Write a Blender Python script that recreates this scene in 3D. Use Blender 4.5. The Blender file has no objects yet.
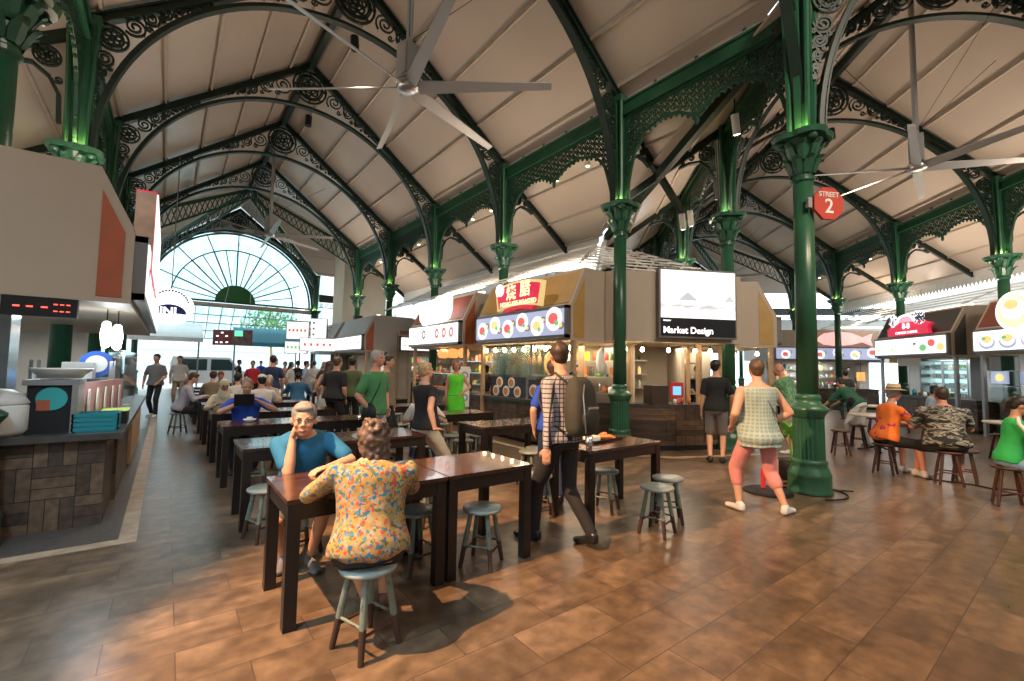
import bpy, bmesh, math, random
from mathutils import Vector, Matrix, noise
PI = math.pi
sin, cos = math.sin, math.cos
random.seed(7)
SC = bpy.context.scene
COL = SC.collection

# ------------------------------------------------------------------ camera, world, exposure
YAW, PITCH, ROLL, EYE = .6537, .0614, .0177, 1.6
def make_camera():
    F = Vector((sin(YAW)*cos(PITCH), cos(YAW)*cos(PITCH), sin(PITCH)))
    R0 = Vector((cos(YAW), -sin(YAW), 0)); U0 = R0.cross(F)
    R = R0*cos(ROLL) + U0*sin(ROLL); U = U0*cos(ROLL) - R0*sin(ROLL)
    cam = bpy.data.objects.new('camera', bpy.data.cameras.new('camera'))
    COL.objects.link(cam)
    m = Matrix.Identity(4)
    for i in range(3):
        m[i][0] = R[i]; m[i][1] = U[i]; m[i][2] = -F[i]
    m[2][3] = EYE
    cam.matrix_world = m
    cam.data.sensor_width = 36; cam.data.lens = 450.03/1024*36
    cam.data.clip_start = .05; cam.data.clip_end = 400
    SC.camera = cam
make_camera()
SC.view_settings.view_transform = 'Standard'
SC.view_settings.look = 'None'
SC.view_settings.gamma = 1
SC.view_settings.use_curve_mapping = False
SC.view_settings.exposure = 0.2
W = bpy.data.worlds.new('World'); SC.world = W; W.use_nodes = True
bg = W.node_tree.nodes['Background']
bg.inputs[0].default_value = (.80, .92, 1.0, 1)
bg.inputs[1].default_value = 3.3

def lamp(kind, name, loc, energy, col=(1, 1, 1), rot=None, target=None, **kw):
    d = bpy.data.lights.new(name, kind); d.energy = energy; d.color = col
    for k, v in kw.items(): setattr(d, k, v)
    o = bpy.data.objects.new(name, d); COL.objects.link(o); o.location = loc
    if target is not None:
        o.rotation_euler = (Vector(target)-Vector(loc)).to_track_quat('-Z', 'Y').to_euler()
    elif rot: o.rotation_euler = rot
    return o

# ------------------------------------------------------------------ frames of the two naves
AL2 = .7914
N1 = (Vector((2.92, 5.80, 0)), 0.0)              # origin on the ridge line at the first pair of columns, axis +y
N2 = (Vector((12.358, 1.736, 0)), -AL2)
def nmat(n): return Matrix.Translation(n[0]) @ Matrix.Rotation(n[1], 4, 'Z')
C1 = Vector((6.99, 2.45, 0))                     # the near corner column
BIS = Vector((sin(.3957), cos(.3957), 0))        # bisector between the naves
BN = Vector((BIS.y, -BIS.x, 0))
def at(u, d):
    r = (u-512)/450*d
    return (r*cos(YAW)+d*sin(YAW), d*cos(YAW)-r*sin(YAW))

# ------------------------------------------------------------------ materials
def mat(name, base, rough=.5, metal=0., var=.0, scale=5., bump=0., emit=None, es=0., spec=None, alpha=None, trans=0, coat=0):
    m = bpy.data.materials.new(name); m.use_nodes = True
    nt = m.node_tree; b = nt.nodes['Principled BSDF']
    b.inputs['Base Color'].default_value = (*base, 1)
    b.inputs['Roughness'].default_value = rough; b.inputs['Metallic'].default_value = metal
    if spec is not None: b.inputs['Specular IOR Level'].default_value = spec
    if coat: b.inputs['Coat Weight'].default_value = coat
    if trans: b.inputs['Transmission Weight'].default_value = trans
    if alpha is not None: b.inputs['Alpha'].default_value = alpha
    if emit:
        b.inputs['Emission Color'].default_value = (*emit, 1); b.inputs['Emission Strength'].default_value = es
    if var or bump:
        tc = nt.nodes.new('ShaderNodeTexCoord'); n = nt.nodes.new('ShaderNodeTexNoise')
        n.inputs['Scale'].default_value = scale; n.inputs['Detail'].default_value = 6
        nt.links.new(tc.outputs['Object'], n.inputs['Vector'])
        if var:
            r = nt.nodes.new('ShaderNodeValToRGB')
            r.color_ramp.elements[0].position = .3; r.color_ramp.elements[1].position = .7
            r.color_ramp.elements[0].color = (*[max(0, c*(1-var)) for c in base], 1)
            r.color_ramp.elements[1].color = (*[min(1, c*(1+var)) for c in base], 1)
            nt.links.new(n.outputs['Fac'], r.inputs['Fac']); nt.links.new(r.outputs['Color'], b.inputs['Base Color'])
        if bump:
            bp = nt.nodes.new('ShaderNodeBump'); bp.inputs['Strength'].default_value = bump; bp.inputs['Distance'].default_value = .01
            nt.links.new(n.outputs['Fac'], bp.inputs['Height']); nt.links.new(bp.outputs['Normal'], b.inputs['Normal'])
    return m
def nd(m, t, **kw):
    n = m.node_tree.nodes.new(t)
    for k, v in kw.items(): setattr(n, k, v)
    return n
def bsdf(m): return m.node_tree.nodes['Principled BSDF']
def link(m, a, b): m.node_tree.links.new(a, b)
def ramp(m, stops, interp='LINEAR'):
    r = nd(m, 'ShaderNodeValToRGB'); e = r.color_ramp.elements; r.color_ramp.interpolation = interp
    e[0].position, e[0].color = stops[0][0], (*stops[0][1], 1)
    e[1].position, e[1].color = stops[-1][0], (*stops[-1][1], 1)
    for p, c in stops[1:-1]:
        x = e.new(p); x.color = (*c, 1)
    return r
def mixc(m, fac, a, b, mode='MIX'):
    x = nd(m, 'ShaderNodeMix', data_type='RGBA', blend_type=mode)
    for s, v in ((0, fac), (6, a), (7, b)):
        if hasattr(v, 'is_output') or isinstance(v, bpy.types.NodeSocket): link(m, v, x.inputs[s])
        elif isinstance(v, (int, float)): x.inputs[s].default_value = v
        else: x.inputs[s].default_value = (*v, 1)
    return x.outputs[2]

M = {}
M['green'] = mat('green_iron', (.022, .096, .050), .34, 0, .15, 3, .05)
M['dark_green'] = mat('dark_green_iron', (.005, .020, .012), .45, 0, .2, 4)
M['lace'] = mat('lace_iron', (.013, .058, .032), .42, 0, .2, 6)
M['ceil'] = mat('ceiling_panel', (.55, .47, .40), .33, 0, .05, .7, .04)
M['white'] = mat('white_paint', (.72, .71, .68), .5, 0, .05, 2)
M['purlin'] = mat('purlin', (.50, .43, .36), .5, 0, .1, 3)
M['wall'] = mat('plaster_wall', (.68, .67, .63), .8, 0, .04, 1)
M['beigewall'] = mat('beige_wall', (.62, .50, .36), .8, 0, .05, 1)
M['black'] = mat('black_plastic', (.010, .010, .011), .5, spec=.3)
M['darkwood'] = mat('dark_wood', (.011, .007, .006), .36, 0, .3, 8)
M['metal'] = mat('brushed_metal', (.55, .56, .56), .3, 1.0, .05, 20)
M['grey'] = mat('grey_metal', (.30, .31, .32), .4, .6)
M['fan'] = mat('fan_grey', (.42, .42, .42), .4, .3)
M['kiosk'] = mat('kiosk_beige', (.42, .345, .265), .55, 0, .04, 1.5)
M['kiosk_grey'] = mat('kiosk_grey', (.36, .33, .295), .55, 0, .04, 1.5)
M['kiosk_dark'] = mat('kiosk_dark', (.055, .052, .045), .5)
M['orange'] = mat('orange_panel', (.36, .085, .03), .5, 0, .1, 3)
M['mustard'] = mat('mustard_panel', (.42, .25, .07), .5, 0, .08, 3)
M['redp'] = mat('red_brown_panel', (.21, .055, .035), .5, 0, .08, 3)
M['frame'] = mat('sign_frame', (.16, .15, .145), .4, .3)
M['counter_top'] = mat('worktop', (.055, .05, .046), .3, 0, .2, 10)
M['glass'] = mat('glass', (.9, .96, .95), .03, 0, trans=1.0)
M['bulb'] = mat('warm_bulb', (1, .8, .5), .4, emit=(1, .72, .38), es=28)
M['lamp_white'] = mat('white_lamp', (1, 1, 1), .4, emit=(.9, .97, 1), es=14)
M['glow_green'] = mat('uplight_glow', (1, 1, .6), .4, emit=(.85, 1, .35), es=6)
M['gold'] = mat('pale_gold', (.75, .55, .2), .4, emit=(.9, .7, .3), es=.5)
M['signred'] = mat('sign_red', (.55, .01, .04), .4, emit=(.8, .02, .08), es=.55)
M['signwhite'] = mat('sign_white', (.9, .9, .9), .4, emit=(1, 1, 1), es=1.25)
M['lightbox'] = mat('lightbox_white', (.9, .9, .9), .4, emit=(1, 1, .98), es=1.0)
M['streetred'] = mat('street_sign_red', (.42, .045, .03), .45)
M['teal'] = mat('teal_crate', (.01, .20, .23), .4)
M['red'] = mat('red_plastic', (.55, .03, .03), .4)
M['steel'] = mat('stainless', (.6, .6, .6), .22, 1.0)
M['foodw'] = mat('plate_white', (.75, .75, .72), .3)
M['food1'] = mat('food_brown', (.38, .14, .04), .6, 0, .5, 30)
M['food2'] = mat('food_orange', (.60, .22, .05), .6, 0, .5, 30)
M['food3'] = mat('food_green', (.12, .30, .05), .6, 0, .5, 30)
M['leaf'] = mat('leaf', (.06, .22, .03), .4, 0, .3, 8)
M['soil'] = mat('soil', (.03, .02, .015), .9)

def floor_mat():
    m = mat('floor_tiles', (.3, .17, .1), .3); b = bsdf(m)
    tc = nd(m, 'ShaderNodeTexCoord'); mp = nd(m, 'ShaderNodeMapping')
    mp.inputs['Location'].default_value = (-.12, .02, 0)
    link(m, tc.outputs['Object'], mp.inputs[0])
    br = nd(m, 'ShaderNodeTexBrick'); br.offset = .5; br.squash = 1
    br.inputs['Scale'].default_value = 1; br.inputs['Brick Width'].default_value = .645
    br.inputs['Row Height'].default_value = .3185; br.inputs['Mortar Size'].default_value = .0035
    br.inputs['Mortar Smooth'].default_value = .2
    br.inputs['Color1'].default_value = (0, 0, 0, 1); br.inputs['Color2'].default_value = (1, 1, 1, 1)
    br.inputs['Mortar'].default_value = (.5, .5, .5, 1)
    link(m, mp.outputs[0], br.inputs['Vector'])
    # streaks, different in each tile
    sep = nd(m, 'ShaderNodeVectorMath', operation='MULTIPLY'); sep.inputs[1].default_value = (1.0, 2.4, 1)
    link(m, mp.outputs[0], sep.inputs[0])
    addv = nd(m, 'ShaderNodeVectorMath', operation='MULTIPLY_ADD'); addv.inputs[1].default_value = (17, 9, 5)
    link(m, br.outputs['Color'], addv.inputs[0]); link(m, sep.outputs[0], addv.inputs[2])
    ns = nd(m, 'ShaderNodeTexNoise'); ns.inputs['Scale'].default_value = 1.3; ns.inputs['Detail'].default_value = 8
    ns.inputs['Distortion'].default_value = .9
    link(m, addv.outputs[0], ns.inputs['Vector'])
    cr = ramp(m, [(.28, (.080, .054, .034)), (.5, (.14, .094, .057)), (.72, (.215, .150, .093))])
    link(m, ns.outputs['Fac'], cr.inputs[0])
    n2 = nd(m, 'ShaderNodeTexNoise'); n2.inputs['Scale'].default_value = 9; n2.inputs['Detail'].default_value = 5
    link(m, mp.outputs[0], n2.inputs['Vector'])
    c2 = ramp(m, [(.35, (.68, .68, .68)), (.65, (1.15, 1.15, 1.15))]); link(m, n2.outputs['Fac'], c2.inputs[0])
    col = mixc(m, 1.0, cr.outputs[0], c2.outputs[0], 'MULTIPLY')
    tone = ramp(m, [(0, (.86, .86, .87)), (1, (1.08, 1.07, 1.05))]); link(m, br.outputs['Color'], tone.inputs[0])
    col = mixc(m, 1.0, col, tone.outputs[0], 'MULTIPLY')
    col = mixc(m, br.outputs['Fac'], col, (.06, .04, .03))
    link(m, col, b.inputs['Base Color'])
    rr = ramp(m, [(.2, (.27, .27, .27)), (.8, (.35, .35, .35))]); link(m, ns.outputs['Fac'], rr.inputs[0])
    link(m, rr.outputs[0], b.inputs['Roughness'])
    inv = nd(m, 'ShaderNodeMath', operation='SUBTRACT'); inv.inputs[0].default_value = 1
    link(m, br.outputs['Fac'], inv.inputs[1])
    bp = nd(m, 'ShaderNodeBump'); bp.inputs['Strength'].default_value = .35; bp.inputs['Distance'].default_value = .004
    link(m, inv.outputs[0], bp.inputs['Height']); link(m, bp.outputs[0], b.inputs['Normal'])
    return m
M['floor'] = floor_mat()

def parquet_mat():
    m = mat('counter_parquet', (.08, .055, .04), .45); b = bsdf(m)
    tc = nd(m, 'ShaderNodeTexCoord'); sp = nd(m, 'ShaderNodeSeparateXYZ'); link(m, tc.outputs['Object'], sp.inputs[0])
    ad = nd(m, 'ShaderNodeMath', operation='ADD'); link(m, sp.outputs[0], ad.inputs[0]); link(m, sp.outputs[1], ad.inputs[1])
    c1 = nd(m, 'ShaderNodeCombineXYZ'); link(m, ad.outputs[0], c1.inputs[0]); link(m, sp.outputs[2], c1.inputs[1])
    c2 = nd(m, 'ShaderNodeCombineXYZ'); link(m, ad.outputs[0], c2.inputs[1]); link(m, sp.outputs[2], c2.inputs[0])
    outs = []
    for c in (c1, c2):
        br = nd(m, 'ShaderNodeTexBrick'); br.offset = 0
        br.inputs['Scale'].default_value = 1; br.inputs['Brick Width'].default_value = .30
        br.inputs['Row Height'].default_value = .10; br.inputs['Mortar Size'].default_value = .004
        br.inputs['Color1'].default_value = (.036, .024, .017, 1); br.inputs['Color2'].default_value = (.150, .092, .055, 1)
        br.inputs['Mortar'].default_value = (.012, .009, .008, 1)
        link(m, c.outputs[0], br.inputs['Vector']); outs.append(br.outputs['Color'])
    ck = nd(m, 'ShaderNodeTexChecker'); ck.inputs['Scale'].default_value = 1/.30
    link(m, c1.outputs[0], ck.inputs['Vector'])
    col = mixc(m, ck.outputs['Fac'], outs[0], outs[1])
    n = nd(m, 'ShaderNodeTexNoise'); n.inputs['Scale'].default_value = 14; link(m, c1.outputs[0], n.inputs['Vector'])
    r = ramp(m, [(.3, (.6, .6, .6)), (.7, (1.25, 1.2, 1.15))]); link(m, n.outputs['Fac'], r.inputs[0])
    col = mixc(m, 1.0, col, r.outputs[0], 'MULTIPLY')
    link(m, col, b.inputs['Base Color'])
    return m
M['parquet'] = parquet_mat()

def wood_top_mat():
    m = mat('tabletop_wood', (.1, .04, .02), .22, coat=.3); b = bsdf(m)
    tc = nd(m, 'ShaderNodeTexCoord'); vm = nd(m, 'ShaderNodeVectorMath', operation='MULTIPLY'); vm.inputs[1].default_value = (1.2, 9, 1)
    link(m, tc.outputs['Object'], vm.inputs[0])
    n = nd(m, 'ShaderNodeTexNoise'); n.inputs['Scale'].default_value = 2.2; n.inputs['Detail'].default_value = 8; n.inputs['Distortion'].default_value = 1.2
    link(m, vm.outputs[0], n.inputs['Vector'])
    n0 = nd(m, 'ShaderNodeTexNoise'); n0.inputs['Scale'].default_value = 5; link(m, tc.outputs['Object'], n0.inputs['Vector'])
    r = ramp(m, [(.3, (.018, .009, .006)), (.52, (.060, .022, .011)), (.74, (.17, .068, .024))]); link(m, n.outputs['Fac'], r.inputs[0])
    r0 = ramp(m, [(.3, (.55, .55, .55)), (.7, (1.2, 1.2, 1.2))]); link(m, n0.outputs['Fac'], r0.inputs[0])
    link(m, mixc(m, 1.0, r.outputs[0], r0.outputs[0], 'MULTIPLY'), b.inputs['Base Color'])
    return m
M['tabletop'] = wood_top_mat()

def zsplit_mat(name, top, low, z, rough=.5):
    m = mat(name, top, rough); b = bsdf(m)
    tc = nd(m, 'ShaderNodeTexCoord'); sp = nd(m, 'ShaderNodeSeparateXYZ'); link(m, tc.outputs['Object'], sp.inputs[0])
    n = nd(m, 'ShaderNodeTexNoise'); n.inputs['Scale'].default_value = 22; n.inputs['Detail'].default_value = 6; link(m, tc.outputs['Object'], n.inputs['Vector'])
    a = nd(m, 'ShaderNodeMath', operation='MULTIPLY_ADD'); a.inputs[1].default_value = .06; link(m, n.outputs['Fac'], a.inputs[0]); link(m, sp.outputs[2], a.inputs[2])
    g = nd(m, 'ShaderNodeMath', operation='GREATER_THAN'); g.inputs[1].default_value = z+.03; link(m, a.outputs[0], g.inputs[0])
    r = ramp(m, [(.30, tuple(c*.45 for c in top)), (.40, tuple(c*.9 for c in top)), (.7, top)]); link(m, n.outputs['Fac'], r.inputs[0])
    link(m, mixc(m, g.outputs[0], low, r.outputs[0]), b.inputs['Base Color'])
    return m
M['stool'] = zsplit_mat('sage_stool_paint', (.15, .19, .155), (.045, .022, .014), .17)
M['stool_seat'] = mat('sage_stool_seat', (.24, .275, .25), .33, 0, .25, 12)
M['stool_brown'] = mat('brown_stool', (.055, .022, .013), .4, 0, .3, 9)
M['stool_pale'] = mat('pale_round_top', (.55, .48, .40), .35, 0, .1, 6)

def lightbox_food(name, bgc, es, n=6, w=2.0, seed=0):
    """printed menu of round dishes on a lit panel; pattern lives in the panel itself"""
    return mat(name, bgc, .4, emit=bgc, es=es)
M['menu_blue'] = mat('menu_print_blue', (.42, .46, .66), .4, 0, emit=(.36, .40, .60), es=.7)
M['menu_dish'] = mat('menu_print_dish', (.85, .88, .88), .4, emit=(.88, .9, .95), es=.85)
M['menu_red'] = mat('menu_print_red', (.7, .12, .1), .4, emit=(.75, .12, .12), es=.7)
M['menu_green'] = mat('menu_print_green', (.15, .5, .15), .4, emit=(.2, .55, .2), es=.7)
M['menu_yel'] = mat('menu_print_yellow', (.8, .6, .2), .4, emit=(.85, .62, .25), es=.8)
M['menu_grey'] = mat('menu_print_grey', (.2, .2, .22), .4, emit=(.15, .15, .17), es=.6)

# ------------------------------------------------------------------ mesh builder
class MB:
    def __init__(s): s.v = []; s.f = []; s.mi = []; s.cur = 0
    def add(s, vs, fs, mx=None):
        o = len(s.v)
        s.v += [tuple(mx @ Vector(p)) for p in vs] if mx is not None else [tuple(p) for p in vs]
        s.f += [tuple(i+o for i in f) for f in fs]; s.mi += [s.cur]*len(fs)
        return s
    def box(s, c, d, mx=None):
        x, y, z = c; a, b, e = d[0]/2, d[1]/2, d[2]/2
        vs = [(x+i*a, y+j*b, z+k*e) for i in (-1, 1) for j in (-1, 1) for k in (-1, 1)]
        return s.add(vs, [(0, 1, 3, 2), (4, 6, 7, 5), (0, 4, 5, 1), (2, 3, 7, 6), (0, 2, 6, 4), (1, 5, 7, 3)], mx)
    def b2(s, lo, hi, mx=None):
        return s.box([(a+b)/2 for a, b in zip(lo, hi)], [abs(b-a) for a, b in zip(lo, hi)], mx)
    def bar(s, a, b, w, h, up=(0, 0, 1)):
        a, b = Vector(a), Vector(b); d = (b-a).normalized(); u = Vector(up)
        sd = d.cross(u)
        if sd.length < 1e-4: sd = d.cross(Vector((1, 0, 0)))
        sd.normalize(); u = sd.cross(d)
        vs = [p + sd*(i*w/2) + u*(j*h/2) for p in (a, b) for i, j in ((-1, -1), (1, -1), (1, 1), (-1, 1))]
        return s.add(vs, [(3, 2, 1, 0), (4, 5, 6, 7)]+[(i, (i+1) % 4, (i+1) % 4+4, i+4) for i in range(4)])
    def tube(s, pts, r, n=8, ell=1.0, close=True):
        pts = [Vector(p) for p in pts]; R = r if isinstance(r, (list, tuple)) else [r]*len(pts)
        vs = []; fs = []; pu = None
        for i, p in enumerate(pts):
            d = (pts[min(i+1, len(pts)-1)]-pts[max(i-1, 0)]).normalized()
            if pu is None:
                u = d.cross(Vector((0, 0, 1)))
                if u.length < .05: u = d.cross(Vector((1, 0, 0)))
            else: u = pu - d*pu.dot(d)
            u.normalize(); pu = u; w = d.cross(u)
            vs += [p+(u*cos(2*PI*k/n)+w*(sin(2*PI*k/n)*ell))*R[i] for k in range(n)]
        for i in range(len(pts)-1):
            fs += [(i*n+k, i*n+(k+1) % n, (i+1)*n+(k+1) % n, (i+1)*n+k) for k in range(n)]
        if close:
            fs.append(tuple(range(n-1, -1, -1))); fs.append(tuple((len(pts)-1)*n+k for k in range(n)))
        return s.add(vs, fs)
    def lathe(s, prof, n=24, c=(0, 0, 0), flute=0, mx=None, sx=1, sy=1):
        vs = []; fs = []
        for r, z in prof:
            for k in range(n):
                a = 2*PI*k/n; q = r
                if flute and k % 2: q = r*(1-flute)
                vs.append((c[0]+q*cos(a)*sx, c[1]+q*sin(a)*sy, c[2]+z))
        for i in range(len(prof)-1):
            fs += [(i*n+k, i*n+(k+1) % n, (i+1)*n+(k+1) % n, (i+1)*n+k) for k in range(n)]
        fs.append(tuple(range(n-1, -1, -1))); fs.append(tuple((len(prof)-1)*n+k for k in range(n)))
        return s.add(vs, fs, mx)
    def prism(s, poly, f0, f1):
        """poly: 2D list; f0, f1 map a 2D point onto the two end faces"""
        n = len(poly)
        vs = [f0(*p) for p in poly]+[f1(*p) for p in poly]
        return s.add(vs, [tuple(range(n-1, -1, -1)), tuple(range(n, 2*n))]+[(i, (i+1) % n, (i+1) % n+n, i+n) for i in range(n)])
    def disc(s, c, r, t, n=20, axis='y', sx=1.0):
        poly = [(r*sx*cos(2*PI*k/n), r*sin(2*PI*k/n)) for k in range(n)]
        x, y, z = c
        if axis == 'y': return s.prism(poly, lambda a, b: (x+a, y+t/2, z+b), lambda a, b: (x+a, y-t/2, z+b))
        if axis == 'z': return s.prism(poly, lambda a, b: (x+a, y+b, z-t/2), lambda a, b: (x+a, y+b, z+t/2))
        return s.prism(poly, lambda a, b: (x+t/2, y+a, z+b), lambda a, b: (x-t/2, y+a, z+b))
    def ribbon(s, pts, w, d, f=None):
        """flat iron strip following 2D points in the x-z plane: w wide in the plane, d deep in y"""
        n = len(pts); vs = []; fs = []
        for i, p in enumerate(pts):
            a = pts[max(i-1, 0)]; b = pts[min(i+1, n-1)]
            tx, tz = b[0]-a[0], b[1]-a[1]; L = math.hypot(tx, tz) or 1
            nx, nz = -tz/L*w/2, tx/L*w/2
            vs += [(p[0]+nx, -d/2, p[1]+nz), (p[0]-nx, -d/2, p[1]-nz), (p[0]-nx, d/2, p[1]-nz), (p[0]+nx, d/2, p[1]+nz)]
        for i in range(n-1):
            fs += [(i*4+k, i*4+(k+1) % 4, (i+1)*4+(k+1) % 4, (i+1)*4+k) for k in range(4)]
        fs += [(3, 2, 1, 0), tuple((n-1)*4+k for k in range(4))]
        if f: vs = [f(*v) for v in vs]
        return s.add(vs, fs)
    def ell(s, c, r, mx=None, n=12, m=8):
        vs = [(0, 0, -1)]; fs = []
        for i in range(1, m):
            t = PI*i/m
            vs += [(sin(t)*cos(2*PI*k/n), sin(t)*sin(2*PI*k/n), -cos(t)) for k in range(n)]
        vs.append((0, 0, 1))
        for k in range(n): fs.append((0, 1+(k+1) % n, 1+k))
        for i in range(m-2):
            fs += [(1+i*n+k, 1+i*n+(k+1) % n, 1+(i+1)*n+(k+1) % n, 1+(i+1)*n+k) for k in range(n)]
        for k in range(n): fs.append((len(vs)-1, 1+(m-2)*n+k, 1+(m-2)*n+(k+1) % n))
        T = Matrix.Translation(Vector(c))
        if mx is not None: T = T @ mx.to_4x4()
        T = T @ Matrix.Diagonal((*r, 1))
        return s.add(vs, fs, T)
    def cap(s, a, b, ra, rb, n=12):
        a, b = Vector(a), Vector(b); d = b-a
        if d.length < 1e-5: return s.ell(a, (ra,)*3)
        d.normalize(); pts = []; R = []
        for t in (-1, -.8, -.5, 0): pts.append(a+d*ra*t); R.append(max(.02, math.sqrt(max(0, 1-t*t)))*ra)
        for t in (0, .5, .8, 1): pts.append(b+d*rb*t); R.append(max(.02, math.sqrt(max(0, 1-t*t)))*rb)
        return s.tube(pts, R, n)
    def build(s, name, m, parent=None, smooth=False, loc=None):
        me = bpy.data.meshes.new(name); me.from_pydata(s.v, [], s.f)
        for x in (m if isinstance(m, (list, tuple)) else [m]): me.materials.append(x)
        if any(s.mi): me.polygons.foreach_set('material_index', s.mi)
        if smooth: me.shade_smooth()
        me.update()
        o = bpy.data.objects.new(name, me); COL.objects.link(o)
        if parent is not None: o.parent = parent
        if loc is not None: o.location = loc
        return o

TMP = bpy.data.scenes.new('workbench'); JUNK = []
def bake_mesh(o):
    """modifiers or text turned into a plain mesh, evaluated in a small side scene"""
    TMP.collection.objects.link(o); vl = TMP.view_layers[0]; vl.update()
    me = bpy.data.meshes.new_from_object(o.evaluated_get(vl.depsgraph)); TMP.collection.objects.unlink(o)
    return me
def thing(name, label, cat, loc=(0, 0, 0), rz=0, group=None, mx=None):
    o = bpy.data.objects.new(name, None); COL.objects.link(o); o.empty_display_size = .1
    if mx is not None: o.matrix_world = mx @ Matrix.Translation(Vector(loc)) @ Matrix.Rotation(rz, 4, 'Z')
    else: o.location = loc; o.rotation_euler = (0, 0, rz)
    return tag(o, label, cat, group)
def tag(o, label, cat, group=None):
    o['label'] = label; o['category'] = cat
    if group: o['group'] = group
    return o
def struct(o): o['kind'] = 'structure'; return o
def lab(o, l): o['label'] = l; return o
KIDS = {}
def dup(root, label, loc=None, rz=None, mx=None, group=None):
    def cp(o, par):
        c = o.copy(); COL.objects.link(c)
        if par is not None: c.parent = par
        for ch in o.children: cp(ch, c)
        return c
    r = cp(root, None)
    if mx is not None: r.matrix_world = mx
    else:
        r.location = loc
        if rz is not None: r.rotation_euler = (0, 0, rz)
    r['label'] = label
    if group: r['group'] = group
    return r
def text(name, body, size, m, parent, loc, rot=(PI/2, 0, 0), ext=.004, align='CENTER', sx=1.0, bold=0):
    c = bpy.data.curves.new(name, 'FONT'); c.body = body; c.size = size; c.extrude = ext
    c.align_x = align; c.align_y = 'CENTER'; c.offset = bold; c.resolution_u = 3
    t = bpy.data.objects.new(name+'_tmp', c); me = bake_mesh(t)
    JUNK.extend([t, c])
    me.materials.clear(); me.materials.append(m)
    o = bpy.data.objects.new(name, me); COL.objects.link(o); o.parent = parent
    o.location = loc; o.rotation_euler = rot; o.scale = (sx, 1, 1)
    return o
def clip(o, planes):
    """cut a mesh by world planes, keeping the side the normal points away from"""
    bm = bmesh.new(); bm.from_mesh(o.data); bm.transform(o.matrix_world)
    for co, no in planes:
        g = bm.verts[:]+bm.edges[:]+bm.faces[:]
        r = bmesh.ops.bisect_plane(bm, geom=g, plane_co=co, plane_no=no, clear_outer=True)
        ed = [e for e in r['geom_cut'] if isinstance(e, bmesh.types.BMEdge)]
        if ed: bmesh.ops.holes_fill(bm, edges=ed)
    bm.transform(o.matrix_world.inverted()); bm.to_mesh(o.data); bm.free()
    return o
ORD = ['first', 'second', 'third', 'fourth', 'fifth', 'sixth', 'seventh', 'eighth', 'ninth', 'tenth']
# ================================================================== THE BUILDING
YS = [-3.35, 0, 3.965, 7.93, 11.86, 15.8, 23.7]
HW = 4.23
def slab(name, polys, m, T, t=.06, planes=()):
    b = MB()
    for p in polys:
        n = len(p); b.add([q for q in p]+[(q[0], q[1], q[2]+t) for q in p],
            [tuple(range(n-1, -1, -1)), tuple(range(n, 2*n))]+[(i, (i+1) % n, (i+1) % n+n, i+n) for i in range(n)])
    o = b.build(name, m); o.matrix_world = T
    if planes: clip(o, planes)
    return struct(o)
fl = MB().b2((-30, -14, -.1), (46, 33, 0)).build('floor', M['floor']); struct(fl)
M['paving'] = mat('street_paving', (.42, .42, .40), .8, 0, .1, 2)
struct(MB().b2((-60, 33, -.12), (90, 110, -.02)).build('floor', M['paving']))
# pale stone bands that frame the stall fronts
M['stone'] = mat('pale_stone', (.36, .28, .20), .45, 0, .25, 6)
M['granite'] = mat('granite', (.085, .075, .068), .4, 0, .3, 25)
struct(MB().b2((-.26, 5.42, 0), (-.13, 20, .004)).b2((-3.5, 5.28, 0), (-.13, 5.42, .004)).build('trim_1', M['stone']))
struct(MB().b2((-3.5, 5.42, 0), (-.26, 14, .003)).build('trim_2', M['granite']))
o = MB(); o.bar((5.75, 9.9, .002), (5.75, 6.95, .002), .14, .004); o.bar((5.75, 6.95, .002), (7.55, 4.85, .002), .14, .004); o.bar((7.55, 4.85, .002), (9.6, 4.0, .002), .14, .004)
struct(o.build('trim_3', M['stone']))

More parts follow.
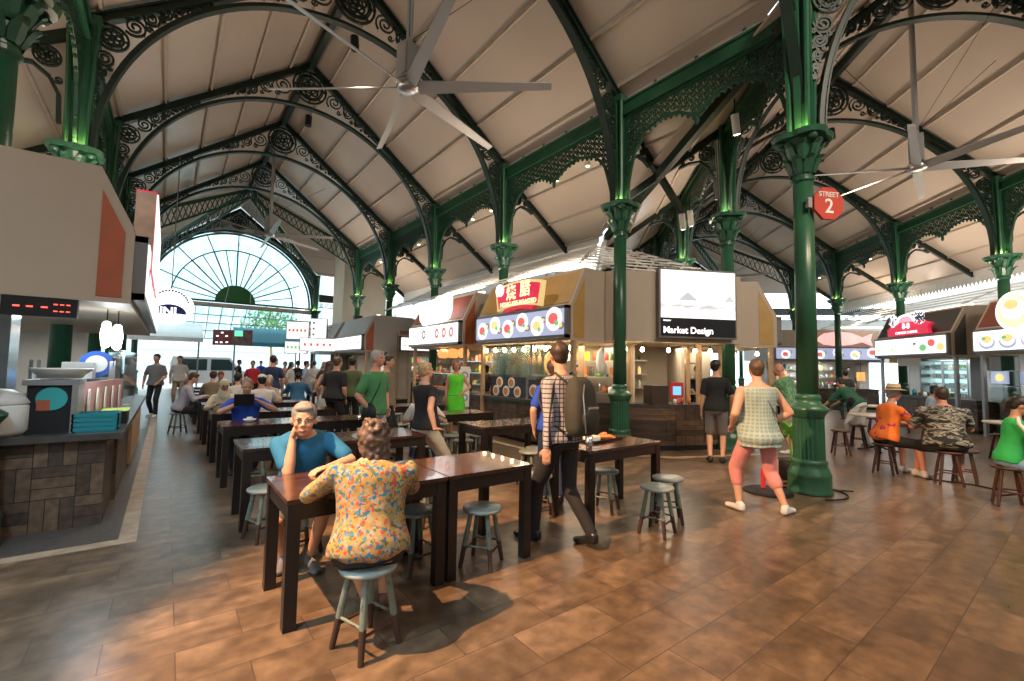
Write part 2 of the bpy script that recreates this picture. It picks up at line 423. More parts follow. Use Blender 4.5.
RZ = 10.50; SL = .77
def rz(x): return RZ-SL*abs(x)
def nave(n, side):
    """side = +1: the wedge to the other nave lies at +x (nave 1); -1: at -x (nave 2)"""
    T = nmat(n); pl = [(C1, BN*side)]
    xe = HW+.07
    near = -16
    P = []
    for s in (-1, 1):
        P.append([(0, near, rz(0)), (0, 15.8, rz(0)), (s*xe, 15.8, rz(xe)), (s*xe, near, rz(xe))][::s])
        P.append([(0, 15.8, rz(0)), (0, 19.75, rz(0)), (s*xe, 15.8, rz(xe))][::s])
        P.append([(0, 19.75, rz(0)), (0, 23.7, rz(0)), (s*xe, 23.7, rz(xe))][::s])
        for q in (-1, 1):   # cross street roofs
            P.append([(0, 19.75, rz(0)), (s*16, 19.75, rz(0)), (s*16, 19.75+q*3.95, rz(xe)), (s*xe, 19.75+q*3.95, rz(xe))][::s*q])
    slab('ceiling', P, M['ceil'], T, planes=pl)
    # side roofs falling outward
    P = []
    for s in (-1, 1):
        P.append([(s*(HW-.05), near, 7.02), (s*(HW-.05), 15.8, 7.02), (s*6.6, 15.8, 5.30), (s*6.6, near, 5.30)][::s])
    slab('ceiling', P, M['ceil'], T, planes=pl)
    # purlins and cover strips under the panels
    b = MB()
    for s in (-1, 1):
        for x in (.55, 1.45, 2.35, 3.25, 4.05):
            b.bar((s*x, near, rz(x)-.05), (s*x, 15.7, rz(x)-.05), .05, .08, (0, 0, 1))
        for x in (5.0, 5.8, 6.5):
            z = 7.02-(x-HW+.05)*.712
            b.bar((s*x, near, z-.03), (s*x, 15.7, z-.03), .05, .06)
        for q in (-1, 1):
            for k in (.9, 1.9, 2.9, 3.8):
                x0 = HW*k/3.95+.1
                b.bar((s*x0, 19.75+q*k, 10.5-.826*k-.05), (s*15.8, 19.75+q*k, 10.5-.826*k-.05), .05, .07)
    b.cur = 2
    for s in (-1, 1): b.bar((s*4.33, near, 7.16), (s*4.33, 15.8, 7.16), .10, .36)
    b.cur = 1
    b.bar((0, near, 10.32), (0, 19.7, 10.32), .14, .26)
    o = b.build('trim_4', [M['purlin'], M['dark_green'], M['ceil']]); o.matrix_world = T; clip(o, pl); struct(o)
    # scalloped white valance along the outer edge of the side roofs
    b = MB()
    for s in (-1, 1):
        b.bar((s*6.62, near, 5.25), (s*6.62, 15.8, 5.25), .10, .16)
        b.bar((s*6.70, near, 5.10), (s*6.70, 15.8, 5.10), .05, .06)
        y = -8.0
        while y < 15.8:
            b.prism([(y, 5.18), (y+.155, 5.18), (y+.155, 4.95), (y+.078, 4.80), (y, 4.95)],
                    lambda a, c, s=s: (s*6.61, a, c), lambda a, c, s=s: (s*6.63, a, c)); y += .165
    o = b.build('trim_5', M['white']); o.matrix_world = T; clip(o, pl); struct(o)
nave(N1, 1); nave(N2, -1)

# ------------------------------------------------------------------ iron columns
def make_column(label):
    t = thing('iron_column', label, 'column', group='green iron columns')
    b = MB()
    b.lathe([(.265, 0), (.265, .03), (.255, .05), (.255, .22), (.262, .24), (.25, .27), (.225, .33), (.205, .37), (.215, .39), (.215, .43), (.195, .45)], 32)
    b.build('base', M['green'], t, True)
    MB().lathe([(.190, .44), (.186, 1.02)], 48, flute=.09).build('fluted_shaft', M['green'], t)
    MB().lathe([(.185, 1.0), (.195, 1.03), (.205, 1.05), (.24, 1.10), (.243, 1.13), (.19, 1.17), (.155, 1.20), (.142, 1.24), (.15, 1.26), (.15, 1.29), (.132, 1.32)], 32).build('collar', M['green'], t, True)
    MB().lathe([(.131, 1.30), (.122, 4.30)], 32).build('shaft', M['green'], t, True)
    b = MB().lathe([(.122, 4.26), (.148, 4.29), (.148, 4.33), (.128, 4.35), (.13, 4.42), (.15, 4.6), (.20, 4.76), (.25, 4.84), (.25, 4.87)], 24)
    for tier, (z, r, h, k0) in enumerate(((4.38, .14, .22, 0), (4.56, .165, .24, .5))):
        for k in range(8):
            a = 2*PI*(k+k0)/8; d = Vector((cos(a), sin(a), 0)); p = Vector((-sin(a), cos(a), 0))
            pts = [(r, z, .05), (r+.03, z+h*.4, .065), (r+.07, z+h*.8, .055), (r+.115, z+h, .04), (r+.135, z+h*.93, .02)]
            vs = []; fs = []
            for rr, zz, w in pts:
                for q in (-1, 0, 1):
                    vs.append(d*(rr+(.018 if q == 0 else 0))+p*(w*q)+Vector((0, 0, zz)))
            for i in range(4):
                fs += [(i*3, i*3+1, i*3+4, i*3+3), (i*3+1, i*3+2, i*3+5, i*3+4)]
            b.add(vs, fs)
            b.add([v-d*.02 for v in vs], [f[::-1] for f in fs])
    for k in range(4):
        a = PI/4+k*PI/2; b.ell((cos(a)*.29, sin(a)*.29, 4.83), (.06, .06, .05))
    n = 32; poly = []
    for k in range(n):
        a = 2*PI*k/n; r = .30+.075*abs(sin(2*a)) ; poly.append((r*cos(a), r*sin(a)))
    b.prism(poly, lambda x, y: (x, y, 4.86), lambda x, y: (x*1.06, y*1.06, 4.93))
    b.build('capital', M['green'], t)
    b = MB(); b.box((0, 0, 6.0), (.20, .20, 2.14))
    for i in (-1, 1):
        for j in (-1, 1):
            b.tube([(i*.115, j*.115, 4.93), (i*.12, j*.12, 5.6), (i*.17, j*.15, 7.05)], .035, 6)
        b.add([(i*.10-.03, -.04, 4.93), (i*.10+.03, -.04, 4.93), (i*.10+.03, .04, 4.93), (i*.10-.03, .04, 4.93),
               (i*.17-.03, -.05, 7.05), (i*.17+.03, -.05, 7.05), (i*.17+.03, .05, 7.05), (i*.17-.03, .05, 7.05)],
              [(3, 2, 1, 0), (4, 5, 6, 7), (0, 1, 5, 4), (1, 2, 6, 5), (2, 3, 7, 6), (3, 0, 4, 7)])
        b.box((0, i*.12, 6.0), (.05, .05, 2.14))
    b.box((0, 0, 7.08), (.42, .36, .12))
    b.build('pilaster', M['green'], t)
    b = MB()
    for a in range(4):
        an = a*PI/2+PI/4; b.lathe([(.022, 4.93), (.022, 4.965)], 10, c=(.20*cos(an), .20*sin(an), 0))
    b.build('uplight', M['glow_green'], t)
    return t
col0 = None; COLS = []
def put_col(T, x, y, label):
    global col0
    mx = T @ Matrix.Translation(Vector((x, y, 0)))
    if col0 is None:
        col0 = make_column(label); col0.matrix_world = mx; r = col0
    else: r = dup(col0, label, mx=mx)
    COLS.append(mx.translation.copy())
    return r
T1, T2 = nmat(N1), nmat(N2)
put_col(T1, HW-.15, YS[0], 'large green iron column nearest the viewer, beside the red octagonal street sign')
rowname = {('a', 1): ('green iron column, {} past the large near column, right row of the left aisle', T1),
           ('a', -1): ('green iron column, {} from the near end, left row of the left aisle', T1),
           ('b', -1): ('green iron column, {} past the large near column, left row of the right aisle', T2),
           ('b', 1): ('green iron column, {} from the near end, right row of the right aisle', T2)}
for (nv, s), (lb, T) in rowname.items():
    for k in range(1, 7):
        put_col(T, s*HW, YS[k], lb.format(ORD[k-1]))
# capital uplights that wash the pilasters
for c in COLS:
    if (c-Vector((8, 10, 0))).length > 22: continue
    v = (Vector((0, 0, 0))-c); v.z = 0; v.normalize(); w = Vector((-v.y, v.x, 0))
    p = c+v*.24; lamp('POINT', 'capital_uplight_light', (p.x, p.y, 5.0), 5, (1, .80, .28), shadow_soft_size=.03)

# ------------------------------------------------------------------ scrolled ironwork
def spiral(cx, cz, r, a0, turns, dr=1, n=None):
    n = n or max(10, int(13*turns)); out = []
    for i in range(n+1):
        t = i/n; a = a0+dr*turns*2*PI*t; q = r*(1-.84*t)
        out.append((cx+q*cos(a), cz+q*sin(a)))
    return out
def ring(cx, cz, r, n=16): return [(cx+r*cos(2*PI*k/n), cz+r*sin(2*PI*k/n)) for k in range(n+1)]
def rosette(b, cx, cz, r, w=.035, d=.05):
    b.ribbon(ring(cx, cz, r, 20), w, d); b.ribbon(ring(cx, cz, r*.70, 18), w*.9, d)
    for k in range(6):
        a = k*PI/3+.3; b.ribbon(ring(cx+cos(a)*r*.38, cz+sin(a)*r*.38, r*.20, 9), w*.8, d)
    for k in range(8):
        a = k*PI/4; b.ribbon([(cx+cos(a)*r*.7, cz+sin(a)*r*.7), (cx+cos(a)*r, cz+sin(a)*r)], w*.7, d)
    b.ribbon(ring(cx, cz, r*.12, 8), w*.8, d)
def arc(R, a0, a1, n, cx=0, cz=5.0): return [(cx+R*cos(a0+(a1-a0)*i/n), cz+R*sin(a0+(a1-a0)*i/n)) for i in range(n+1)]

def scroll_chain(b, x0, x1, f_hi, f_lo, k=.45, w=.034, d=.045, sg=1, mn=.028):
    x = x0; st = 1 if x1 > x0 else -1; i = 0
    while (x1-x)*st > 0:
        g = f_hi(x)-f_lo(x); r = k*g
        if r < mn: break
        xc = x+st*r*.95; g = f_hi(xc)-f_lo(xc); r2 = min(r, k*g)
        if r2 < mn: break
        cz = (f_hi(xc)+f_lo(xc))/2
        b.ribbon(spiral(sg*xc, cz, r2, PI*(.5 if i % 2 else 1.5), 1.9, sg*st*(1 if i % 2 else -1)), w, d)
        b.ribbon(ring(sg*(xc+st*r2*.9), cz+(g*.36 if i % 2 else -g*.36), max(.02, r2*.28), 8), w*.8, d)
        b.ribbon([(sg*(xc-st*r2), cz+(g*.45 if i % 2 == 0 else -g*.45)), (sg*xc, cz+(r2 if i % 2 else -r2))], w*.8, d)
        x = xc+st*r2*1.0; i += 1
under = lambda x: 10.26-SL*abs(x)
arcz = lambda x: 5+math.sqrt(max(0, 4.10**2-x*x))
def make_truss(label):
    t = thing('roof_truss', label, 'roof truss', group='arched roof trusses')
    for s in (-1, 1):
        b = MB(); b.bar((0, 0, 10.34), (s*4.3, 0, 10.34-SL*4.3), .10, .14); b.bar((0, 0, 10.40), (s*4.3, 0, 10.40-SL*4.3), .18, .03); b.bar((0, 0, 10.25), (s*4.3, 0, 10.25-SL*4.3), .16, .03)
        for x in (.55, 1.45, 2.35, 3.25): b.box((s*x, 0, 10.45-SL*x), (.09, .14, .12))
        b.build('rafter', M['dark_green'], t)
    b = MB(); pts = [(4.05, 4.95)]+arc(4.05, 0, PI, 56)+[(-4.05, 4.95)]
    b.ribbon(pts, .065, .11); b.ribbon([(x*.99, 5+(z-5)*.99) if z > 5 else (x*.99, z) for x, z in pts], .02, .15)
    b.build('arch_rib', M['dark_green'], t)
    up_ = [(3.63, 7.27, .165), (3.43, 7.51, .13), (3.24, 7.71, .105), (3.06, 7.87, .08), (2.89, 8.00, .062), (2.74, 8.12, .05), (2.6, 8.22, .04)]
    dn_ = [(3.985, 6.57, .14), (4.04, 6.32, .10), (4.075, 6.12, .075), (4.10, 5.95, .055), (4.115, 5.80, .04)]
    ap_ = [(.71, 9.47, .245), (1.12, 9.27, .175), (1.44, 9.07, .135), (1.70, 8.93, .105), (1.92, 8.80, .08), (2.10, 8.68, .06), (2.25, 8.56, .05)]
    for s in (-1, 1):
        b = MB(); rosette(b, s*3.90, 6.95, .205, .032)
        for ch in (up_, dn_, ap_):
            for i, (x, z, r) in enumerate(ch):
                d_ = s*(1 if i % 2 else -1); w = .030 if r > .08 else .022
                b.ribbon(spiral(s*x, z, r, PI*(.25 if i % 2 else 1.25), 2.1, d_), w, .045)
                if i+1 < len(ch):
                    x2, z2, r2 = ch[i+1]; mx_, mz_ = (x+x2)/2, (z+z2)/2; tx, tz = x2-x, z2-z; L_ = math.hypot(tx, tz); nx, nz = -tz/L_, tx/L_
                    for q in (-1, 1):
                        cx_, cz_ = mx_+nx*q*r*.72, mz_+nz*q*r*.72
                        b.ribbon(spiral(s*cx_, cz_, r*.30, 0, 1.3, q), w*.8, .045)
                    b.ribbon([(s*(x+nx*r), z+nz*r), (s*(mx_+nx*r*.35), mz_+nz*r*.35), (s*(x2-nx*r2), z2-nz*r2)], w*.8, .045)
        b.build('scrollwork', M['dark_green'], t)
    b = MB(); rosette(b, 0, 9.66, .45, .045, .06); b.ribbon(ring(0, 9.66, .36, 20), .03, .05); b.ribbon(ring(0, 9.66, .17, 14), .03, .05)
    b.build('rosette', M['dark_green'], t)
    return t
tr0 = None
for T, nm in ((T1, 'left aisle'), (T2, 'right aisle')):
    for k in range(7):
        lb = 'dark green arched scrollwork roof truss, %s from the near end over the %s' % (ORD[k], nm)
        if k == 6: lb = 'dark green scrollwork gable truss framing the far end of the %s' % nm
        mx = T @ Matrix.Translation(Vector((0, YS[k], 0)))
        if tr0 is None: tr0 = make_truss(lb); tr0.matrix_world = mx
        else: dup(tr0, lb, mx=mx)
# cross-roof valley rafters (lattice) at the crossings
def make_valley(label, T, sx, sy):
    a = Vector((0, 19.75, 10.3)); c = Vector((sx*HW, 19.75+sy*3.95, 7.0))
    t = thing('valley_rafter', label, 'roof beam', group='lattice valley rafters'); t.matrix_world = T
    b = MB(); b.bar(a, c, .12, .14); b.bar(a-Vector((0, 0, .38)), c-Vector((0, 0, .85)), .09, .07)
    b.build('beam', M['lace'], t)
    b = MB(); n = 22
    for i in range(n):
        p = a.lerp(c, i/n); q = a.lerp(c, (i+1)/n); d0 = .38+.47*i/n; d1 = .38+.47*(i+1)/n
        b.bar(p-Vector((0, 0, .05)), q-Vector((0, 0, d1)), .03, .03); b.bar(q-Vector((0, 0, .05)), p-Vector((0, 0, d0)), .03, .03)
    b.build('lattice', M['lace'], t)
for T, nm in ((T1, 'left aisle'), (T2, 'right aisle')):
    for sx in (-1, 1):
        for sy in (-1, 1):
            make_valley('green lattice valley rafter at the %s roof crossing, falling to its %s %s corner' % (nm, 'near' if sy < 0 else 'far', 'left' if sx < 0 else 'right'), T, sx, sy)

# ------------------------------------------------------------------ colonnade beams with lace spandrels
ZL = [(0, 4.98), (.16, 5.0), (.30, 5.55), (.42, 5.92), (.70, 6.20), (1.15, 6.33), (1.55, 6.28), (1.97, 6.05)]
def zlow(t, L):
    t = min(t, L-t)*3.94/L
    for (a, za), (b_, zb) in zip(ZL, ZL[1:]):
        if t <= b_: return za+(zb-za)*(t-a)/(b_-a)
    return ZL[-1][1]
def make_cbeam(L, label):
    t = thing('colonnade_beam', label, 'iron beam', group='beams between the columns')
    b = MB(); b.b2((.1, -.06, 6.76), (L-.1, .06, 7.0)); b.b2((.1, -.10, 6.99), (L-.1, .10, 7.03)); b.b2((.1, -.09, 6.74), (L-.1, .09, 6.77))
    b.build('beam', M['green'], t)
    b = MB(); n = int(L/.95)
    for i in range(1, n+1):
        x = L*i/(n+1); b.box((x, 0, 7.07), (.05, .06, .09)); b.ell((x, 0, 7.13), (.035, .035, .035), n=8, m=6)
    b.build('stud', M['green'], t)
    b = MB(); s = .125; nx = int(L/s); s = L/nx
    for i in range(nx):
        for j in range(16):
            x = (i+.5)*s; z = 6.68-(j+.5*(i % 2))*s*.92
            if x < .14 or x > L-.14: continue
            if z-.05 < zlow(x, L): continue
            b.ribbon(ring(x, z, .052, 8), .020, .03)
            if (i+j) % 2: b.ribbon([(x-.05, z), (x+.05, z)], .018, .03)
            else: b.ribbon([(x, z-.05), (x, z+.05)], .018, .03)
    N = 60; ed = [(L*i/N, zlow(L*i/N, L)+.02) for i in range(N+1) if .13 < L*i/N < L-.13]
    b.ribbon(ed, .055, .05)
    b.ribbon([(.2, 6.72), (L-.2, 6.72)], .05, .06)
    for m_ in (.17, L-.17): b.ribbon([(m_, 5.0), (m_, 6.72)], .04, .05)
    b.build('lace_spandrel', M['lace'], t)
    b = MB()
    for i in range(0, len(ed), 2): b.ell((ed[i][0], 0, ed[i][1]-.045), (.03, .025, .042), n=8, m=5)
    b.ell((L/2, 0, 6.0), (.045, .04, .09), n=8, m=6)
    b.build('drop_beads', M['lace'], t)
    return t
cb0 = {}
def put_cbeam(mx, L, label):
    k = round(L, 1)
    if k not in cb0: cb0[k] = make_cbeam(L, label); cb0[k].matrix_world = mx
    else: dup(cb0[k], label, mx=mx)
R90 = Matrix.Rotation(PI/2, 4, 'Z')
for (nv, s), nm in ((('a', 1), 'right side of the left aisle'), (('a', -1), 'left side of the left aisle'), (('b', -1), 'left side of the right aisle'), (('b', 1), 'right side of the right aisle')):
    T = T1 if nv == 'a' else T2
    for k in range(0, 5):
        put_cbeam(T @ Matrix.Translation(Vector((s*HW, YS[k], 0))) @ R90, YS[k+1]-YS[k], 'green beam with lace spandrels, %s bay, %s' % (ORD[k], nm))

# ------------------------------------------------------------------ side rafters with scrolled brackets
def make_sider(label):
    t = thing('side_rafter', label, 'roof beam', group='sloping side rafters')
    b = MB(); b.bar((.1, 0, 6.83), (2.40, 0, 5.19), .10, .16); b.build('beam', M['dark_green'], t)
    pts = [(.22, 5.3), (.24, 5.75), (.36, 6.0), (.55, 6.15), (.78, 6.12), (.98, 6.03)]
    b = MB(); b.ribbon(pts, .05, .09); rosette(b, .40, 6.32, .155, .028)
    b.ribbon(spiral(.72, 6.25, .075, 0, 1.7, 1), .024, .04); b.ribbon(spiral(.26, 5.98, .06, 0, 1.5, -1), .022, .04)
    b.ribbon(spiral(.90, 6.13, .05, 0, 1.5, 1), .022, .04)
    b.build('bracket', M['dark_green'], t)
    return t
sr0 = None
for (nv, s), nm in ((('a', 1), 'right of the left aisle'), (('a', -1), 'left of the left aisle'), (('b', -1), 'left of the right aisle'), (('b', 1), 'right of the right aisle')):
    T = T1 if nv == 'a' else T2
    for k in range(1, 6):
        mx = T @ Matrix.Translation(Vector((s*HW, YS[k], 0))) @ Matrix.Rotation(0 if s > 0 else PI, 4, 'Z')
        lb = 'dark green sloping side rafter, %s from the near end, %s' % (ORD[k-1], nm)
        if sr0 is None: sr0 = make_sider(lb); sr0.matrix_world = mx
        else: dup(sr0, lb, mx=mx)
# the valley beam falling away from the near corner column
t = thing('valley_beam', 'dark green valley beam falling away behind the near corner column', 'roof beam')
o = MB(); z0 = 7.09
o.bar((C1.x, C1.y, z0), (C1.x+BIS.x*6, C1.y+BIS.y*6, z0-6*.712*.385), .34, .05)
o.bar((C1.x-BIS.x*.3, C1.y-BIS.y*.3, z0+.32), (C1.x-BIS.x*11, C1.y-BIS.y*11, 10.58), .22, .05)
struct(o.build('trim_10', M['ceil']))
b = MB(); e = C1+BIS*6.0
b.bar((C1.x, C1.y, 6.85), (e.x, e.y, 6.85-6.0*.712*sin(.3957)), .13, .2, (0, 0, 1)); b.build('beam', M['dark_green'], t)

# ------------------------------------------------------------------ fan window gables
def gable(T, n):
    y = 23.78
    b = MB(); N = 40
    poly = arc(4.0, 0, PI, N)
    b.prism(poly, lambda x, z: (x, y, z), lambda x, z: (x, y+.02, z))
    o = b.build('window_%d' % n, M['pane']); o.matrix_world = T; struct(o)
    b = MB(); F = lambda x, yy, z: (x, y-.04+yy, z)
    b.ribbon(arc(3.9, 0, PI, N), .09, .10, F); b.ribbon(arc(2.95, 0, PI, N), .06, .08, F)
    for k in range(1, 8):
        a = PI*k/8; b.ribbon([(2.95*cos(a), 5+2.95*sin(a)), (3.9*cos(a), 5+3.9*sin(a))], .05, .08, F)
    for k in range(1, 16):
        a = PI*k/16; b.ribbon([(.95*cos(a), 5+.9*sin(a)), (2.95*cos(a), 5+2.95*sin(a))], .045 if k % 2 else .07, .08, F)
    b.ribbon([(-4, 5.0), (4, 5.0)], .10, .12, F)
    o = b.build('trim_6', M['green']); o.matrix_world = T; struct(o)
    b = MB(); b.prism(arc(.98, 0, PI, 20), lambda x, z: (x, y-.10, z), lambda x, z: (x, y, z))
    o = b.build('trim_7', M['fan_green']); o.matrix_world = T; struct(o)
    b = MB().b2((-4.2, y-.15, 4.72), (4.2, y+.1, 4.90)); o = b.build('trim_8', M['tan']); o.matrix_world = T; struct(o)
    # sloping glazed canopy under the fan
    b = MB(); g = MB()
    A = Vector((0, y, 4.70)); B = Vector((0, y+2.6, 3.05))
    for k in range(-7, 8): g.bar(A+Vector((k*.6, 0, 0)), B+Vector((k*.6+.0, 0, 0)), .035, .05)
    for k in range(5): p = A.lerp(B, k/4); g.bar(p+Vector((-4.2, 0, 0)), p+Vector((4.2, 0, 0)), .04, .05)
    o = g.build('trim_9', M['grey']); o.matrix_world = T; struct(o)
    b.add([A+Vector((-4.2, 0, .03)), A+Vector((4.2, 0, .03)), B+Vector((4.2, 0, .03)), B+Vector((-4.2, 0, .03)), A+Vector((-4.2, 0, .04)), A+Vector((4.2, 0, .04)), B+Vector((4.2, 0, .04)), B+Vector((-4.2, 0, .04))],
          [(3, 2, 1, 0), (4, 5, 6, 7), (0, 1, 5, 4), (1, 2, 6, 5), (2, 3, 7, 6), (3, 0, 4, 7)])
    o = b.build('window_%d' % (n+1), M['pane']); o.matrix_world = T; struct(o)
    # gable wall above the arch
    b = MB(); pts = arc(4.1, 0, PI, 40)
    up = [(HW*(1-2*i/40), 10.62-SL*abs(HW*(1-2*i/40))) for i in range(41)]
    for i in range(40):
        q = [pts[i], pts[i+1], up[i+1], up[i]]
        b.prism(q, lambda x, z: (x, y+.05, z), lambda x, z: (x, y+.12, z))
    o = b.build('wall_gable', M['gable_glass']); o.matrix_world = T; struct(o)
M['pane'] = mat('window_pane', (.80, .95, .97), .1, trans=1.0); bsdf(M['pane']).inputs['IOR'].default_value = 1.05
M['fan_green'] = mat('fan_green', (.02, .13, .03), .5)
M['tan'] = mat('tan_beam', (.45, .36, .25), .6)
M['gable_glass'] = mat('gable_panel', (.62, .70, .68), .5, 0, .1, 3)
gable(T1, 1); gable(T2, 3)

# ------------------------------------------------------------------ outer walls
def wallp(name, T, a, b_, z0, z1, m, t=.12, planes=()):
    o = MB(); o.bar((a[0], a[1], (z0+z1)/2), (b_[0], b_[1], (z0+z1)/2), t, z1-z0); o = o.build(name, m); o.matrix_world = T
    if planes: clip(o, planes)
    return struct(o)
wallp('wall_left', T1, (-9.2, -3), (-9.2, 15.6), 0, 5.6, M['wall'])
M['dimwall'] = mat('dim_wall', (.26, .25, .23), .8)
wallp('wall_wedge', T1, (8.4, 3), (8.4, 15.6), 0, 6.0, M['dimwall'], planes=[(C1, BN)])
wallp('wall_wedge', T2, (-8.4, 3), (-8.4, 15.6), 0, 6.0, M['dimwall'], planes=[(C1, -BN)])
wallp('wall_right', T2, (9.2, -4), (9.2, 15.6), 0, 5.2, M['wall'])
struct(MB().b2((7.8, 26, 0), (10.3, 28, 9.8)).build('wall_core', M['beigewall']))
for T, s in ((T1, -1), (T2, 1)):
    wallp('wall_cross_end', T, (s*16, 14), (s*16, 25), 0, 3.6, M['wall'])
    wallp('wall_cross_far', T, (s*16, 24.2), (s*4.6, 24.2), 2.4, 3.3, M['wall'])
wallp('wall_cross_far', T2, (-4.6, 24.2), (-9, 24.2), 2.4, 3.3, M['wall'])
wallp('wall_cross_far', T1, (4.6, 24.2), (9, 24.2), 2.4, 3.3, M['wall'])
wallp('wall_far_upper', T2, (4.6, 24.3), (16, 24.3), 3.35, 5.35, M['wall'])
wallp('wall_far_upper', T2, (-9, 24.3), (-4.6, 24.3), 3.35, 5.35, M['wall'])
# green perimeter beam with lace frieze far behind the right aisle
def frieze(T, x0, x1, y, label):
    t = thing('perimeter_beam', label, 'iron beam'); t.matrix_world = T
    b = MB(); b.b2((x0, y-.1, 5.5), (x1, y+.1, 5.95)); b.build('beam', M['dark_green'], t)
    b = MB(); n = int((x1-x0)/.3)
    for i in range(n):
        b.ribbon(spiral(x0+(i+.5)*.3, 5.32, .13, 0, 1.5, 1 if i % 2 else -1), .025, .03, lambda a, c, d: (a, y+c, d))
    b.ribbon([(x0, 5.16), (x1, 5.16)], .04, .05, lambda a, c, d: (a, y+c, d)); b.build('frieze', M['dark_green'], t)
frieze(T2, HW+.2, 14, 22.5, 'dark green perimeter beam with scroll frieze beyond the end of the right aisle')
frieze(T1, HW+.2, 8.4, 23.6, 'dark green perimeter beam with scroll frieze to the right of the fan window')
frieze(T2, -8.4, -HW-.2, 23.6, 'dark green perimeter beam with scroll frieze left of the far end of the right aisle')

# white slatted canopy stepping up behind the stalls, following both aisles round the corner
def off_path(d):
    """three runs: along aisle 1, across the bisector, along aisle 2, all set back by d"""
    n1 = 6.75+d; c0 = C1+BIS*(3.75+d*1.0)
    dr = BN
    t = (n1-c0.x)/dr.x; p1 = c0+dr*t
    T2i = T2.inverted(); q0 = T2i @ c0; q1 = T2i.to_3x3() @ dr; xx = -(n1-2.92)
    t2 = (xx-q0.x)/q1.x; p2 = c0+dr*t2
    e = T2 @ Vector((xx, 12, 0))
    return [Vector((n1, 17.2, 0)), p1, p2, e]
cnp = thing('slatted_canopy', 'white slatted canopy stepping up above the wedge of stalls', 'canopy')
for i in range(8):
    P = off_path(.30*i); z = 3.80+.15*i; b = MB()
    for a_, b_ in zip(P, P[1:]): b.bar((a_.x, a_.y, z), (b_.x, b_.y, z), .05, .028)
    b.build('slat', M['white'], cnp)
b = MB()
for k in range(5):
    f = k/4; a_ = off_path(0); e_ = off_path(2.0)
    for j in (0, 1, 2):
        p = a_[j].lerp(a_[j+1], f); q = e_[j].lerp(e_[j+1], f); b.bar((p.x, p.y, 3.76), (q.x, q.y, 4.80), .04, .04)
b.build('bearer', M['white'], cnp)
cn2 = thing('slatted_canopy', 'white slatted canopy behind the stalls right of the right aisle', 'canopy'); cn2.matrix_world = T2
for i in range(8):
    MB().bar((4.9+.30*i, -6, 3.80+.15*i), (4.9+.30*i, 15, 3.80+.15*i), .05, .028).build('slat', M['white'], cn2)
b = MB()
for k in range(6): b.bar((4.9, -5+4*k, 3.75), (6.9, -5+4*k, 4.67), .05, .05)
b.build('bearer', M['white'], cn2)

# unseen rest of the hall, walled in behind the viewer to cut the sky light
M['backwall'] = mat('back_wall_panels', (.30, .26, .22), .7, 0, .15, .6)
for a_, b_ in (((-10.5, -9), (-10.5, 14)), ((-10.5, -9), (2, -13.5)), ((2, -13.5), (16, -12)), ((16, -12), (22, -7)), ((22, -7), (20, -3.2))):
    o = MB().bar((a_[0], a_[1], 3.2), (b_[0], b_[1], 3.2), .15, 6.4).build('wall_back', M['backwall']); struct(o)
# ================================================================== FOOD STALLS
M['warmwall'] = mat('stall_back_wall', (.42, .36, .28), .6, 0, .08, 2)
M['coolwall'] = mat('stall_white_wall', (.62, .66, .66), .5, 0, .05, 2)
M['pine'] = mat('pine_post', (.42, .27, .15), .5, 0, .15, 8)
M['paper'] = mat('paper', (.75, .74, .70), .7)
M['ink'] = mat('ink', (.03, .03, .05), .6)
M['emdigit'] = mat('red_digits', (.6, .02, .02), .4, emit=(1, .08, .05), es=3)
M['shade'] = mat('amber_lamp_shade', (.8, .35, .1), .5, emit=(1, .42, .12), es=.9)
M['blue'] = mat('blue_plastic', (.03, .10, .42), .4)
M['cobalt'] = mat('screen_blue', (.1, .3, .8), .4, emit=(.15, .45, .9), es=1.2)
M['yellow'] = mat('yellow_paper', (.75, .6, .05), .6)
M['menus'] = [M['lightbox'], M['menu_dish'], M['menu_red'], M['menu_green'], M['menu_yel'], M['menu_grey'], M['menu_blue']]

